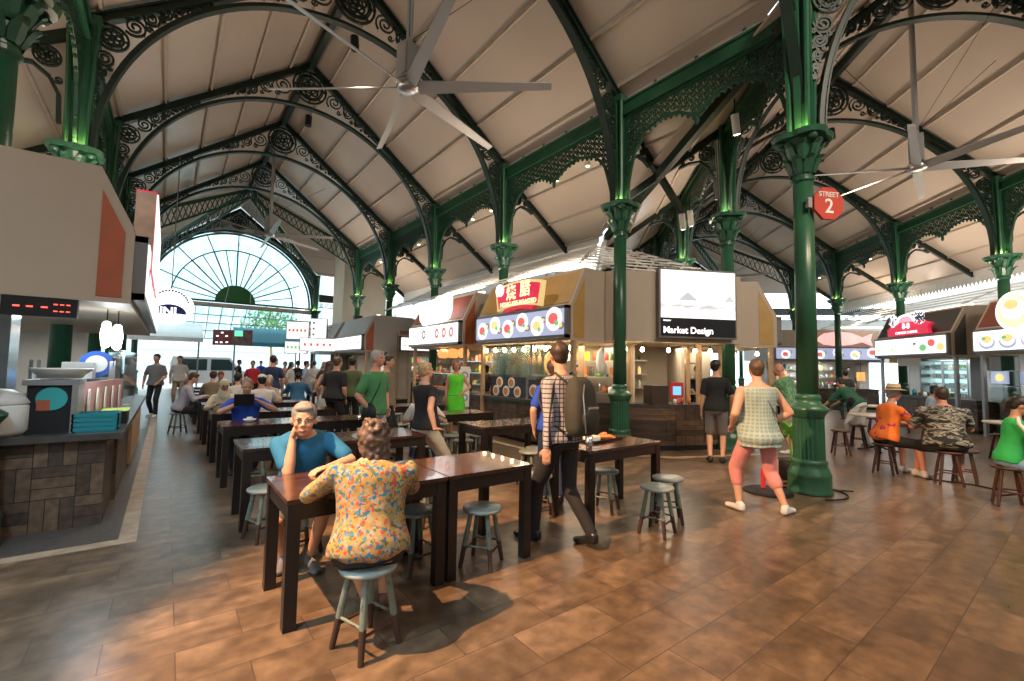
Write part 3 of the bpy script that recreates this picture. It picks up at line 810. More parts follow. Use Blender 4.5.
def menu_mesh(L, z0, z1, kind, rnd):
    b = MB(); b.cur = 6 if kind == 'dishes' else 0
    b.b2((.08, -.115, z0), (L-.08, -.10, z1)); zc = (z0+z1)/2; h = z1-z0; y = -.118
    if kind == 'dishes':
        n = 6
        for i in range(n):
            x = .08+(L-.16)*(i+.55)/(n+.1); dz = (.06 if i % 2 else -.05)*h*2; r = h*(.40 if i < n-1 else .47)
            b.cur = 1; b.disc((x, y, zc+dz), r, .004, 20)
            b.cur = 2 if i % 3 != 1 else 4; b.disc((x-.02, y-.004, zc+dz+.01), r*.5, .004, 9, sx=1.2)
            b.cur = 3; b.disc((x+r*.35, y-.006, zc+dz-r*.35), r*.25, .004, 7)
            b.cur = 5; b.disc((x+.19, y+.002, zc-dz*1.2), r*.35, .004, 9, sx=1.3); b.cur = 4; b.disc((x+.19, y-.002, zc-dz*1.2), r*.2, .004, 7)
    elif kind == 'donuts':
        for i, c in enumerate((0, 5, 0, 2, 2, 2)):
            x = L*(.22+.13*i); b.cur = c if c else 1
            if c:
                for k in range(14):
                    a = 2*PI*k/14; b.disc((x+.085*cos(a), y, zc+.02+.105*sin(a)), .035, .004, 7)
            else: b.box((x, y, zc), (.12, .004, .22))
    elif kind == 'plates':
        for i in range(5):
            x = .2+(L-.4)*(i+.5)/5
            b.cur = 6; b.disc((x, y, zc-.05), h*.33, .004, 18, sx=1.35)
            b.cur = 1; b.disc((x, y-.004, zc-.02), h*.26, .004, 18, sx=1.4)
            b.cur = 4; b.disc((x, y-.006, zc+.04), h*.2, .004, 8, sx=1.5)
            b.cur = 3; b.disc((x-.08, y-.008, zc+.06), h*.09, .004, 7, sx=1.5)
    elif kind == 'few':
        for i in range(9):
            x = .25+(L-.5)*i/8; b.cur = (4, 1, 4, 1, 1, 5, 3, 2, 4)[i]
            r = h*(.10 if i < 6 else .22); b.disc((x, y, zc+h*.12*(1 if i % 2 else -1.2)), r, .004, 10, sx=1.3)
    elif kind == 'lines':
        for i in range(7):
            b.cur = (5, 2, 4)[i % 3]; b.box((.3+(L-.6)*i/6, y, zc), (.14, .004, h*.16))
    return b
def make_stall(name, label, T, L, D, slant, inset, menu='few', wall='warmwall', counter=True, ch=.93, body='kiosk', zt=3.60, rec=.38, posts=True, cx0=0, cx1=None, cin=.22):
    t = thing(name, label, 'food stall', group='food stalls'); t.matrix_world = T
    prof = [(0, 2.15), (0, 2.84), (rec, zt), (D, zt), (D, 2.15)]
    MB().prism(prof, lambda y, z: (0, y, z), lambda y, z: (L, y, z)).build('fascia', M[body], t)
    a = Vector((0, .02, 2.88)); b_ = Vector((0, rec-.02, zt-.06)); nrm = Vector((0, -(zt-2.84), rec)).normalized()*.012
    b = MB(); vs = []
    for off in (0, 1):
        for x in (.07, L-.07):
            for p in (a, b_): vs.append(Vector((x, p.y, p.z))+nrm*(1 if off else -1))
    b.add(vs, [(0, 1, 3, 2), (4, 6, 7, 5), (0, 4, 5, 1), (2, 3, 7, 6), (0, 2, 6, 4), (1, 5, 7, 3)]); b.build('slanted_panel', M[slant], t)
    ip = [(.07, 2.20), (.07, 2.82), (rec-.02, zt-.22), (rec-.02, 2.20)]
    for x in (0, L): MB().prism(ip, lambda y, z: (x-.008, y, z), lambda y, z: (x+.008, y, z)).build('end_panel', M[inset], t)
    f = MB().b2((0.02, -.10, 2.20), (L-.02, 0, 2.26)).b2((.02, -.10, 2.76), (L-.02, 0, 2.82)).b2((.02, -.10, 2.2), (.08, 0, 2.82)).b2((L-.08, -.10, 2.2), (L-.02, 0, 2.82)).b2((.05, -.09, 2.22), (L-.05, -.01, 2.8)).build('menu_light_box', M['frame'], t)
    menu_mesh(L, 2.26, 2.76, menu, random).build('menu_panel', M['menus'], f)
    if counter:
        x1 = L if cx1 is None else cx1
        b = MB().b2((cx0, cin+.05, .08), (x1, cin+.75, ch-.05)); b.build('counter', M['parquet'], t)
        MB().b2((cx0+.03, cin+.10, 0), (x1-.03, cin+.70, .09)).build('plinth', M['black'], t)
        MB().b2((cx0-.04, cin, ch-.06), (x1+.04, cin+.82, ch)).build('worktop', M['counter_top'], t)
    MB().b2((.05, D-.08, 0), (L-.05, D, 2.2)).build('back_wall', M[wall], t)
    if name not in ('roast_stall', 'donut_stall'):
        for x in ((1.5, L-.06) if name == 'side_stall' else (.02, L-.06)): MB().b2((x, .95, 0), (x+.04, D, 2.2)).build('side_wall', M[wall], t)
    if posts:
        for x in (.05, L-.05):
            for y in (.12, D-.15): MB().b2((x-.04, y-.04, 0), (x+.04, y+.04, 2.2)).build('post', M['pine' if wall == 'warmwall' else 'grey'], t)
    return t
def TF(x, y, rzd): return Matrix.Translation(Vector((x, y, 0))) @ Matrix.Rotation(rzd, 4, 'Z')
S_R = TF(6.05, 9.25, -PI/2)          # roast stall: its x runs towards the viewer
roast = make_stall('roast_stall', 'roast meat stall with mustard roof panel and red curved sign, parquet counter', S_R, 3.18, 2.0, 'mustard', 'mustard', 'dishes', cx0=-.5, cx1=2.4, cin=.10)
S_D = TF(6.05, 13.07, -PI/2)
donut = make_stall('donut_stall', 'donut stall with red-brown roof panel and rounded white sign', S_D, 3.07, 2.0, 'redp', 'orange', 'donuts', cin=.3, cx1=3.0)
S_L = TF(-.30, 5.62, PI/2)
leftst = make_stall('drinks_stall', 'beige stall with orange end panel at the left edge beside the near counter', S_L, 6.6, 2.4, 'kiosk', 'orange', 'lines', wall='coolwall', counter=False, rec=.27, zt=3.42, posts=False)
T2k = lambda s: T2 @ TF(3.08, s, -PI/2) @ Matrix.Translation(Vector((0, 0, 0)))
# right row of the right aisle: local x runs from far to near
def K2(s_far): return T2 @ TF(3.08, s_far, -PI/2)
duck = make_stall('cooked_food_stall', 'stall with dark roof panel and red shop sign, fridge behind its counter', K2(7.36), 3.16, 2.0, 'kiosk_dark', 'kiosk_dark', 'few', wall='coolwall', cin=.5)
grn = make_stall('noodle_stall', 'stall with red-brown roof panel and round green-white sign at the right edge', K2(3.45), 3.16, 2.0, 'redp', 'kiosk_dark', 'plates', wall='coolwall', cin=.5)
make_stall('noodle_stall', 'stall with menu light box beyond the right edge of the noodle stall', K2(-.4), 3.3, 2.0, 'redp', 'kiosk_dark', 'few', wall='coolwall', cin=.5)
# far ones
f1 = make_stall('far_stall', 'far stall with white menu boxes facing the viewer, right side of the left aisle', TF(7.4, 17.2, 0), 3.6, 2, 'redp', 'redp', 'few', cin=.3)
f2 = make_stall('far_stall', 'far beige stall with orange end panel beside the left aisle seating', TF(6.05, 20.9, -PI/2), 3.6, 2.0, 'kiosk_grey', 'orange', 'lines', body='kiosk_grey')
make_stall('far_stall', 'farthest stall on the right of the left aisle with white light boxes', TF(6.05, 25.2, -PI/2), 3.8, 2.0, 'kiosk_grey', 'kiosk_grey', 'few', body='kiosk_grey')
make_stall('fish_stall', 'seafood stall with pink fish sign and row of bowl pictures', T2 @ TF(1.7, 12.3, 0), 4.6, 2.0, 'kiosk', 'kiosk', 'dishes', wall='coolwall', cin=.3, rec=.12, posts=False)
make_stall('side_stall', 'beige stall with mustard end panel just right of the big screen', T2 @ TF(-3.08, .45, PI/2), 3.2, 2.0, 'mustard', 'mustard', 'few', cx0=.6)
make_stall('side_stall', 'small beige stall farther down the left row of the right aisle', T2 @ TF(-3.1, 6.6, PI/2), 3.4, 1.5, 'kiosk_grey', 'orange', 'few', body='kiosk_grey')
make_stall('left_row_stall', 'second stall along the left side of the left aisle', TF(-1.5, 17.6, PI/2), 3.6, 2.0, 'redp', 'orange', 'lines')
for nm, (x, y, z, sx, sy) in {}.items(): pass

# corner kiosk with the big screen
ck = thing('corner_kiosk', 'corner kiosk with parquet counter under the big Market Design screen', 'food stall', group='food stalls')
P8 = [(7.00, 6.05), (7.10, 5.75), (7.55, 5.50), (9.48, 4.52), (9.75, 4.75), (10.3, 6.2), (9.4, 8.2), (8.15, 9.2), (8.1, 6.05)]
MB().prism(P8, lambda x, y: (x, y, 2.18), lambda x, y: (x, y, 3.60)).build('fascia', M['kiosk'], ck)
CP = [(6.62, 6.95), (7.90, 5.42), (8.95, 4.92), (9.75, 4.75), (9.98, 5.3), (9.1, 5.55), (8.2, 5.98), (7.15, 7.3)]
def scale_poly(P, k):
    cx = sum(p[0] for p in P)/len(P); cy = sum(p[1] for p in P)/len(P); return [(cx+(x-cx)*k, cy+(y-cy)*k) for x, y in P]
MB().prism(CP, lambda x, y: (x, y, .1), lambda x, y: (x, y, .87)).build('counter', M['parquet'], ck)
MB().prism(scale_poly(CP, .97), lambda x, y: (x, y, 0), lambda x, y: (x, y, .12)).build('plinth', M['black'], ck)
MB().prism(scale_poly(CP, 1.035), lambda x, y: (x, y, .86), lambda x, y: (x, y, .92)).build('worktop', M['counter_top'], ck)
for x, y in ((7.45, 6.05), (8.98, 5.18), (9.75, 5.1), (7.05, 6.75)):
    MB().b2((x-.045, y-.045, .92), (x+.045, y+.045, 2.2)).build('post', M['pine'], ck)
b = MB().bar((8.0, 8.3, 1.1), (9.9, 7.2, 1.1), .06, 2.2); b.bar((9.9, 7.2, 1.1), (10.25, 6.75, 1.1), .06, 2.2); b.build('back_wall', M['warmwall'], ck)
shd = Vector((9.9-8.0, 7.2-8.3, 0)).normalized(); shn = Vector((shd.y, -shd.x, 0))
for z in (1.15, 1.5, 1.85):
    p = Vector((8.0, 8.3, z))+shn*.2; q = p+shd*2.1
    MB().bar(p, q, .3, .025).build('shelf', M['metal'], ck)
# TV
tvT = Matrix.Translation(Vector((7.74, 5.36, 0))) @ Matrix.Rotation(math.atan2(4.57-5.36, 9.28-7.74), 4, 'Z')
tv = thing('display_screen', 'large lit screen on the corner kiosk, pale picture above a black Market Design band', 'screen'); tv.matrix_world = tvT
MB().b2((0, -.10, 2.26), (1.72, .02, 3.66)).build('housing', M['frame'], tv)
def screen_mat():
    m = mat('screen_picture', (.9, .9, .92), .3, emit=(1, 1, 1), es=.85); b = bsdf(m)
    tc = nd(m, 'ShaderNodeTexCoord'); sp = nd(m, 'ShaderNodeSeparateXYZ'); link(m, tc.outputs['Object'], sp.inputs[0])
    n = nd(m, 'ShaderNodeTexNoise'); n.inputs['Scale'].default_value = 6; n.inputs['Detail'].default_value = 6
    vm = nd(m, 'ShaderNodeVectorMath', operation='MULTIPLY'); vm.inputs[1].default_value = (1, 1, 2.5)
    link(m, tc.outputs['Object'], vm.inputs[0]); link(m, vm.outputs[0], n.inputs['Vector'])
    r = ramp(m, [(.42, (.45, .47, .49)), (.6, (.93, .95, .97))]); link(m, n.outputs['Fac'], r.inputs[0])
    mr = nd(m, 'ShaderNodeMapRange'); mr.inputs[1].default_value = 2.72; mr.inputs[2].default_value = 3.02; link(m, sp.outputs[2], mr.inputs[0])
    rr = ramp(m, [(0, (1, 1, 1)), (.35, (.55, .55, .55)), (.6, (0, 0, 0)), (.62, (.0, .0, .0)), (.9, (.9, .9, .9))]); link(m, mr.outputs[0], rr.inputs[0])
    c = mixc(m, rr.outputs[0], r.outputs[0], (.96, .97, 1.0))
    link(m, c, b.inputs['Base Color']); link(m, c, b.inputs['Emission Color']); return m
MB().b2((.04, -.115, 2.66), (1.68, -.10, 3.62)).build('picture', screen_mat(), tv)
b = MB()
for x, w_, h in ((.62, .22, .10), (1.55, .13, .08)):
    b.prism([(x-w_, 3.02), (x+w_, 3.02), (x+w_*.4, 3.02+h), (x, 3.02+h*1.7), (x-w_*.4, 3.02+h)], lambda a, c: (a, -.118, c), lambda a, c: (a, -.115, c))
b.build('pavilion_silhouette', mat('screen_grey', (.4, .42, .44), .4, emit=(.42, .44, .46), es=1), tv)
MB().b2((.04, -.115, 2.30), (1.68, -.10, 2.66)).build('caption_band', mat('caption_black', (.01, .011, .016), .3), tv)
SW = M['signwhite']
text('caption_text', 'Market Design', .185, SW, tv, (.08, -.118, 2.41), align='LEFT', bold=.003)
text('caption_text', 'MARKET', .045, SW, tv, (.08, -.118, 2.60), align='LEFT')

# ------------------------------------------------------------------ signs
def sign(name, label, T, cat='sign'):
    t = thing(name, label, cat); t.matrix_world = T; return t
# red curved roast sign (local x = stall x)
t = sign('roast_sign', 'red and gold curved sign with gold Chinese characters over the roast stall', S_R)
def curved(x0, x1, z0, z1, sag, y0, y1, fl=.08):
    N = 14; top = []; bot = []
    for i in range(N+1):
        f = i/N; s_ = 1-(2*f-1)**2
        top.append((x0-fl*.5+(x1-x0+fl)*f, z1+sag*s_)); bot.append((x0+fl*.6+(x1-x0-fl*1.2)*f, z0+sag*s_))
    p = bot+top[::-1]
    return MB().prism(p, lambda a, c: (a, y0, c), lambda a, c: (a, y1, c))
curved(.95, 2.50, 2.86, 3.38, .09, -.16, -.06).build('board', M['gold'], t)
curved(1.02, 2.43, 2.92, 3.33, .09, -.175, -.155).build('red_face', M['signred'], t)
curved(1.2, 2.2, 2.82, 2.90, .05, -.12, -.06).build('lower_strip', M['signred'], t)
MB().disc((1.12, -.19, 3.33), .14, .03, 20).build('round_emblem', M['signwhite'], t)
MG = mat('sign_gold_text', (.95, .85, .5), .4, emit=(1, .88, .5), es=1.1)
text('chinese_text', '烧', .36, MG, t, (1.52, -.18, 3.22), bold=.004)
text('chinese_text', '腊', .36, MG, t, (2.0, -.18, 3.25), bold=.004)
text('latin_text', 'HONG KEE ROASTED', .135, MG, t, (1.75, -.18, 2.99), sx=.95, bold=.003)
# white donut sign, rounded blob
t = sign('white_sign', 'blank glowing white rounded sign above the donut stall menu', S_D)
pts = [(x, z) for x, z in [(.85, 2.95), (1.05, 2.80), (1.6, 2.82), (2.25, 2.84), (2.5, 2.93), (2.62, 3.15), (2.62, 3.42), (2.5, 3.52), (2.1, 3.53), (1.95, 3.57), (1.82, 3.50), (1.2, 3.48), (.9, 3.46), (.80, 3.3)]]
MB().prism(pts, lambda a, c: (a, -.14, c), lambda a, c: (a, -.06, c)).build('glowing_face', mat('bright_sign', (1, 1, 1), .4, emit=(1, 1, 1), es=3), t)
# duck stall red shop sign
t = sign('shop_sign', 'red shop sign with arched top and blue-white characters over dark roof panel', K2(7.36))
pts = [(.80, 2.86), (2.55, 2.86), (2.5, 3.05), (2.65, 3.16), (2.2, 3.28), (1.95, 3.30), (1.3, 3.30), (.95, 3.2), (.78, 3.08)]
MB().prism(pts, lambda a, c: (a, -.15, c), lambda a, c: (a, -.05, c)).build('red_board', M['signred'], t)
mb_ = mat('sign_pink', (.9, .3, .4), .4, emit=(1, .35, .45), es=.9)
b = MB(); b.ribbon([(1.65+.36*cos(a*PI/14), 3.27+.22*sin(a*PI/14)) for a in range(15)], .05, .05, lambda a, y, c: (a, -.17+y, c)); b.build('arch_frame', M['signwhite'], t)
MB().prism([(1.65+.33*cos(a*PI/14), 3.27+.19*sin(a*PI/14)) for a in range(15)], lambda a, c: (a, -.17, c), lambda a, c: (a, -.12, c)).build('arch_panel', mb_, t)
NV = mat('navy_text', (.02, .04, .25), .4)
for x, ch_ in ((1.12, '小'), (2.22, '笨')):
    text('character_outline', ch_, .40, M['signwhite'], t, (x, -.165, 3.33), bold=.03)
    text('character', ch_, .38, NV, t, (x, -.18, 3.33), bold=.002)
text('number_text', '8-8', .24, M['signwhite'], t, (1.66, -.17, 3.14), bold=.006)
text('word_text', 'CHINESE CUISINE', .11, M['signwhite'], t, (1.66, -.17, 2.94), sx=1.1)
# green round noodle sign
t = sign('round_sign', 'round glowing sign with noodle picture at the right edge', K2(3.45))
b = MB(); b.cur = 0; b.disc((1.30, -.14, 3.17), .47, .10, 32); b.cur = 1; b.disc((1.30, -.20, 3.17), .40, .02, 32)
b.cur = 2; b.disc((1.30, -.215, 3.22), .26, .012, 20, sx=1.15); b.cur = 3; b.disc((1.28, -.222, 3.33), .12, .01, 9, sx=1.5)
b.build('disc', [M['lightbox'], mat('pale_green_print', (.7, .85, .5), .4, emit=(.72, .88, .5), es=.85), M['menu_dish'], M['menu_yel']], t)
# pink fish sign
t = sign('fish_sign', 'pink glowing fish-shaped sign over the seafood stall', T2 @ TF(2.45, 12.3, 0))
fp = [(1.0, 3.15), (1.35, 3.42), (1.9, 3.52), (2.5, 3.45), (2.95, 3.25), (3.35, 3.42), (3.28, 3.15), (3.35, 2.88), (2.95, 3.05), (2.5, 2.92), (1.9, 2.86), (1.35, 2.92)]
MB().prism(fp, lambda a, c: (a, -.16, c), lambda a, c: (a, -.08, c)).build('fish', mat('fish_pink', (.85, .35, .33), .4, 0, .2, 9, emit=(1, .5, .47), es=.9), t)
# street sign
cc = T1 @ Vector((HW-.15, YS[0], 0))
sd = Vector(at(832, 6.05)+(0,)); t = thing('street_sign', 'red octagonal sign reading STREET 2 fixed to the large near column', 'sign')
yaw_s = -(YAW)+.15
t.matrix_world = Matrix.Translation(Vector((sd.x, sd.y, 3.93))) @ Matrix.Rotation(yaw_s, 4, 'Z')
oc = [(.24*cos(PI/8+k*PI/4), .24*sin(PI/8+k*PI/4)) for k in range(8)]
MB().prism(oc, lambda a, c: (a, -.02, c), lambda a, c: (a, .02, c)).build('board', M['streetred'], t)
MB().bar((-.30, .03, 0), (.1, .03, 0), .03, .05).box((-.27, .02, 0), (.06, .05, .14)).build('bracket', M['grey'], t)
text('street_text', 'STREET', .095, M['white'], t, (0, -.024, .12), bold=.001)
text('number_text', '2', .28, M['white'], t, (0, -.024, -.05), bold=.003)
# far signs: hanging red board, round JNL sign, white boxes
t = thing('hanging_board', 'dark red hanging board in front of the far glazed canopy', 'sign'); t.matrix_world = TF(1.61, 23.95, -.60)
MB().b2((0, -.05, 2.4), (1.69, 0, 3.08)).build('board', mat('dark_red', (.22, .02, .025), .5), t)
MB().b2((.85, -.07, 2.42), (1.67, -.05, 3.02)).build('picture', mat('brown_picture', (.16, .09, .07), .5, 0, .6, 4), t)
MB().b2((.95, -.09, 2.80), (1.3, -.07, 3.06)).build('green_exit_plate', mat('exit_green', (.1, .6, .4), .4, emit=(.2, .9, .6), es=.8), t)
b = MB()
for x, z in ((.4, 2.95), (.2, 2.8), (.6, 2.8), (.18, 2.52), (.38, 2.52), (.62, 2.53)): b.box((x, -.055, z), (.10, .01, .06))
b.build('lettering', M['signwhite'], t)
b = MB(); b.tube([(.2, -.02, 3.08), (1.5, -.02, 10.15)], .01, 5); b.tube([(1.5, -.02, 3.08), (1.6, -.02, 10.15)], .01, 5); b.build('hanger', M['grey'], t)
t = thing('round_sign', 'round white glowing sign with dark blue letters hanging at the left', 'sign'); t.matrix_world = TF(.02, 17.62, -.15)
b = MB(); b.disc((0, 0, 3.32), .57, .14, 36, sx=1.06); b.build('glowing_disc', M['signwhite'], t)
b = MB(); N = 12; b.prism([(-.42, 3.1)]+[(.42*-cos(PI*k/N), 3.12+.28*sin(PI*k/N)) for k in range(N+1)]+[(.42, 3.1)], lambda a, c: (a, -.08, c), lambda a, c: (a, -.07, c)); b.build('navy_arc', NV, t)
text('letters', 'JNL', .34, SW, t, (0, -.085, 3.17), bold=.012)
b = MB()
for k in range(16):
    a = PI*(.08+.84*k/15); b.box((.47*cos(a), -.075, 3.38+.45*sin(a)), (.05, .01, .055))
b.build('ring_lettering', NV, t)
MB().tube([(0, 0, 3.85), (0, 0, 8.2)], .015, 6).build('hanger', M['grey'], t)
t = thing('tall_sign_box', 'white lit sign box with red sides on the left stall roof', 'sign')
b = MB().b2((-.34, 6.1, 2.55), (-.17, 8.6, 3.42)); b.build('housing', M['signred'], t)
MB().b2((-.17, 6.12, 2.57), (-.155, 8.58, 3.40)).build('lit_face', M['lightbox'], t)
MB().b2((-.34, 6.085, 2.57), (-.175, 6.1, 3.40)).build('side_print', mat('print_peach', (.75, .55, .45), .5, 0, .4, 3), t)
t = thing('blue_banner', 'blue and navy vertical banner beyond the left stall', 'banner')
MB().b2((-.62, 13.2, 2.2), (-.34, 13.26, 4.5)).build('cloth', mat('banner_blue', (.06, .17, .36), .6), t)
MB().b2((-.9, 13.21, 4.5), (-.30, 13.25, 4.56)).b2((-.9, 12.2, 3.55), (-.84, 13.25, 3.62)).b2((-.9, 13.19, 3.55), (-.84, 13.25, 4.56)).build('bracket', M['grey'], t)
MB().b2((-.36, 13.18, 3.4), (-.28, 13.28, 4.9)).build('navy_edge', mat('navy', (.01, .01, .06), .5), t)
for i, (u, v, d, w_, h) in enumerate(((297, 331, 21, 1.0, .85), (318, 329, 21.5, .75, 1.0), (296, 348, 20, .95, .55), (318, 345, 20, 1.55, .6), (0, 0, 0, 0, 0))):
    if not d: continue
    x, y = at(u, d); z = 1.6-(v-365+(u-512)*-.0)*d/450
    t = thing('light_box_sign', ['tall white light box above the far stalls, left one', 'white square light box above the far stalls, right one', 'small pale blue light box at the far stalls under the tall one', 'wide white light box with a row of red letters at the far stalls'][i], 'sign', (x, y, z), -YAW*.7, 'white light boxes at the far stalls')
    MB().b2((-w_/2, 0, -h/2), (w_/2, .12, h/2)).build('housing', M['frame'], t)
    q_ = Matrix.Rotation(YAW*.7, 4, 'Z') @ Vector((6.3-x, 0, 0)); MB().bar((0, .1, .1), (q_.x, q_.y+.1, .1), .05, .05).build('bracket', M['grey'], t)
    MB().b2((-w_/2+.03, -.015, -h/2+.03), (w_/2-.03, 0, h/2-.03)).build('lit_face', M['lightbox'], t)
    b = MB(); b.cur = 0
    for k in range(5 if i != 1 else 3):
        b.cur = (2, 5, 3)[i % 3]
        if i == 1: b.box((-w_*.3, -.02, (k-1)*h*.28), (.1, .01, .1))
        else: b.box((-w_*.35+w_*.17*k, -.02, 0), (.1, .01, .12))
    b.build('lettering', M['menus'], t)
# upper box of the far frontal stall with a red emblem
t = thing('light_box_sign', 'white light box with red emblem over the far frontal stall', 'sign', group='white light boxes at the far stalls'); t.matrix_world = TF(7.4, 17.0, 0)
MB().b2((.9, -.12, 2.95), (3.4, 0, 3.65)).build('housing', M['frame'], t)
MB().b2((.94, -.135, 2.98), (3.36, -.12, 3.62)).build('lit_face', M['lightbox'], t)
MB().bar((1.5, 0, 3.3), (1.5, .5, 3.3), .06, .06).bar((2.9, 0, 3.3), (2.9, .5, 3.3), .06, .06).build('bracket', M['grey'], t)
MB().disc((1.3, -.15, 3.3), .25, .02, 14, sx=.8).build('red_emblem', M['menu_red'], t)

# ------------------------------------------------------------------ near left counter
t = thing('stall_counter', 'long dark counter clad in wood blocks at the left edge', 'counter')
b = MB().b2((-2.6, 6.03, .0), (-.43, 7.0, .84)); b.b2((-1.0, 7.0, 0), (-.40, 12.0, .84)); b.build('body', M['parquet'], t)
b = MB().b2((-2.7, 5.90, .84), (-.30, 7.0, .90)); b.b2((-1.05, 7.0, .84), (-.30, 12.1, .90)); b.build('worktop', M['counter_top'], t)
MB().b2((-.40, 9.0, .05), (-.36, 12.0, .84)).build('orange_side', M['pine'], t)
t = thing('panel_box', 'black cabinet box with round teal sticker on the left counter', 'box')
MB().b2((-1.02, 6.12, .90), (-.71, 6.5, 1.37)).build('body', M['black'], t)
MB().b2((-1.05, 6.08, 1.36), (-.66, 6.55, 1.41)).build('metal_top', M['grey'], t)
MB().b2((-.71, 6.08, .90), (-.665, 6.5, 1.36)).build('metal_edge', M['metal'], t)
b = MB(); b.disc((-.85, 6.115, 1.23), .11, .006, 20); b.build('teal_sticker', mat('teal_print', (.03, .35, .35), .5), t)
MB().b2((-.95, 6.105, 1.12), (-.86, 6.111, 1.22)).build('orange_sticker', M['orange'], t)
t = tag(MB().lathe([(.14, 0), (.20, .10), (.215, .10), (.21, .085), (.135, .01)], 28, sx=1.1).build('basin', M['foodw'], None, True, (-.82, 6.3, 1.42)), 'white oval basin on top of the black cabinet box', 'basin')
t = thing('rice_cooker', 'large white lidded container at the left edge of the counter', 'container', (-1.22, 6.18, .90))
MB().lathe([(.20, 0), (.235, .05), (.235, .27), (.22, .29)], 28).build('tub', M['foodw'], t, True)
MB().lathe([(.225, .28), (.24, .30), (.20, .37), (.10, .42), (.03, .43)], 28).build('lid', M['foodw'], t, True)
t = thing('tray_stack', 'stack of teal trays on the corner of the left counter', 'trays', (-.525, 6.22, .90))
for k in range(4):
    b = MB().b2((-.17, -.14, .045*k), (.17, .16, .045*k+.012)); b.b2((-.175, -.145, .045*k+.01), (-.16, .165, .045*k+.044)); b.b2((.16, -.145, .045*k+.01), (.175, .165, .045*k+.044)); b.b2((-.175, -.145, .045*k+.01), (.175, -.13, .045*k+.044)); b.b2((-.175, .15, .045*k+.01), (.175, .165, .045*k+.044))
    b.build('tray', M['teal'], t)
t = thing('menu_stand', 'long upright menu board with oval dish pictures on the left counter', 'menu board')
MB().bar((-.68, 6.5, 1.14), (-.46, 7.9, 1.14), .03, .46).build('board', mat('menu_pinkish', (.55, .30, .30), .5, 0, .1, 4), t)
b = MB()
for k in range(5):
    f = (k+.5)/5; x = -.68+.22*f+.02; y = 6.5+1.4*f; b.disc((x, y, 1.14), .16, .012, 14, axis='x', sx=.6)
b.build('dish_picture', M['foodw'], t)
t = thing('napkin_box', 'black box with yellow-green leaflet on top behind the teal trays', 'box', (-.42, 6.9, .90))
MB().b2((-.12, -.2, 0), (.1, .2, .14)).build('box', M['black'], t); MB().b2((-.13, -.21, .14), (.11, .21, .15)).build('leaflet', mat('lime_paper', (.5, .65, .15), .6), t)
tag(MB().lathe([(.07, 0), (.13, .05), (.14, .05), (.07, .012)], 20).build('bowl', M['foodw'], None, True, (-.55, 9.0, .90)), 'shallow pale bowl at the far end of the left counter', 'bowl')
t = thing('led_display', 'black LED display with red digits under the left stall fascia', 'display')
MB().b2((-1.13, 5.60, 1.98), (-.66, 5.68, 2.145)).build('case', M['black'], t)
b = MB()
for x in (-1.04, -.96, -.87): b.box((x, 5.597, 2.06), (.04, .006, .012))
for x in (-.80, -.76, -.72):
    for z in (2.03, 2.09): b.box((x, 5.597, z), (.025, .006, .008))
b.build('digits', M['emdigit'], t)
for i, (x, y, z) in enumerate(((-.52, 6.4, 1.88), (-.44, 6.55, 1.86))):
    t = thing('heat_lamp', ['glowing white hanging lamp over the left counter, left of the pair', 'glowing white hanging lamp over the left counter, right of the pair'][i], 'lamp', (x, y, z), group='pair of white lamps over the left counter')
    MB().lathe([(.02, .14), (.035, .12), (.05, .0), (.035, -.12), (.01, -.14)], 14).build('bulb', M['lamp_white'], t, True)
    MB().tube([(0, 0, .13), (0, 0, .30)], .006, 6).build('cord', M['black'], t)
    lamp('POINT', 'heat_lamp_light', (x, y, z-.16), 4, (.85, .95, 1), shadow_soft_size=.08)
t = thing('shelf_rack', 'steel rack with white box and blue plate behind the left counter', 'rack', (-1.0, 7.6, 0))
for x in (-.25, .45):
    for y in (0, .4): MB().b2((x-.015, y-.015, 0), (x+.015, y+.015, 1.6)).build('upright', M['steel'], t)
for z in (.5, 1.0, 1.36): MB().b2((-.27, -.02, z), (.47, .42, z+.02)).build('shelf', M['steel'], t)
tag(MB().b2((-1.0, 7.62, 1.38), (-.72, 7.95, 1.58)).build('storage_box', M['foodw']), 'white plastic box on the steel rack behind the left counter', 'box')
t = tag(MB().disc((0, 0, 0), .17, .02, 26).build('plate', M['blue'], None, False, (-.72, 7.98, 1.56)), 'blue-rimmed plate standing behind the white plastic box', 'plate')
MB().disc((0, -.012, 0), .11, .012, 26).build('white_centre', M['foodw'], t)
t = thing('partition', 'pale grey partition panels behind the left counter', 'partition')
MB().b2((-2.9, 7.4, 0), (-1.50, 7.46, 2.15)).build('white_panel', M['coolwall'], t)
MB().b2((-1.48, 7.2, 0), (-1.36, 7.6, 2.15)).build('grey_post', M['metal'], t)
tag(MB().b2((-1.22, 8.6, 1.30), (-.98, 8.63, 1.45)).build('tablet_screen', M['cobalt']), 'small glowing blue screen behind the left counter', 'screen')
tag(MB().b2((-.62, 8.1, .90), (-.45, 11.4, 1.75)).build('glass_screen', mat('sneeze_glass', (.8, .9, .88), .05, trans=1.0)), 'long glass guard on the left counter', 'glass guard')

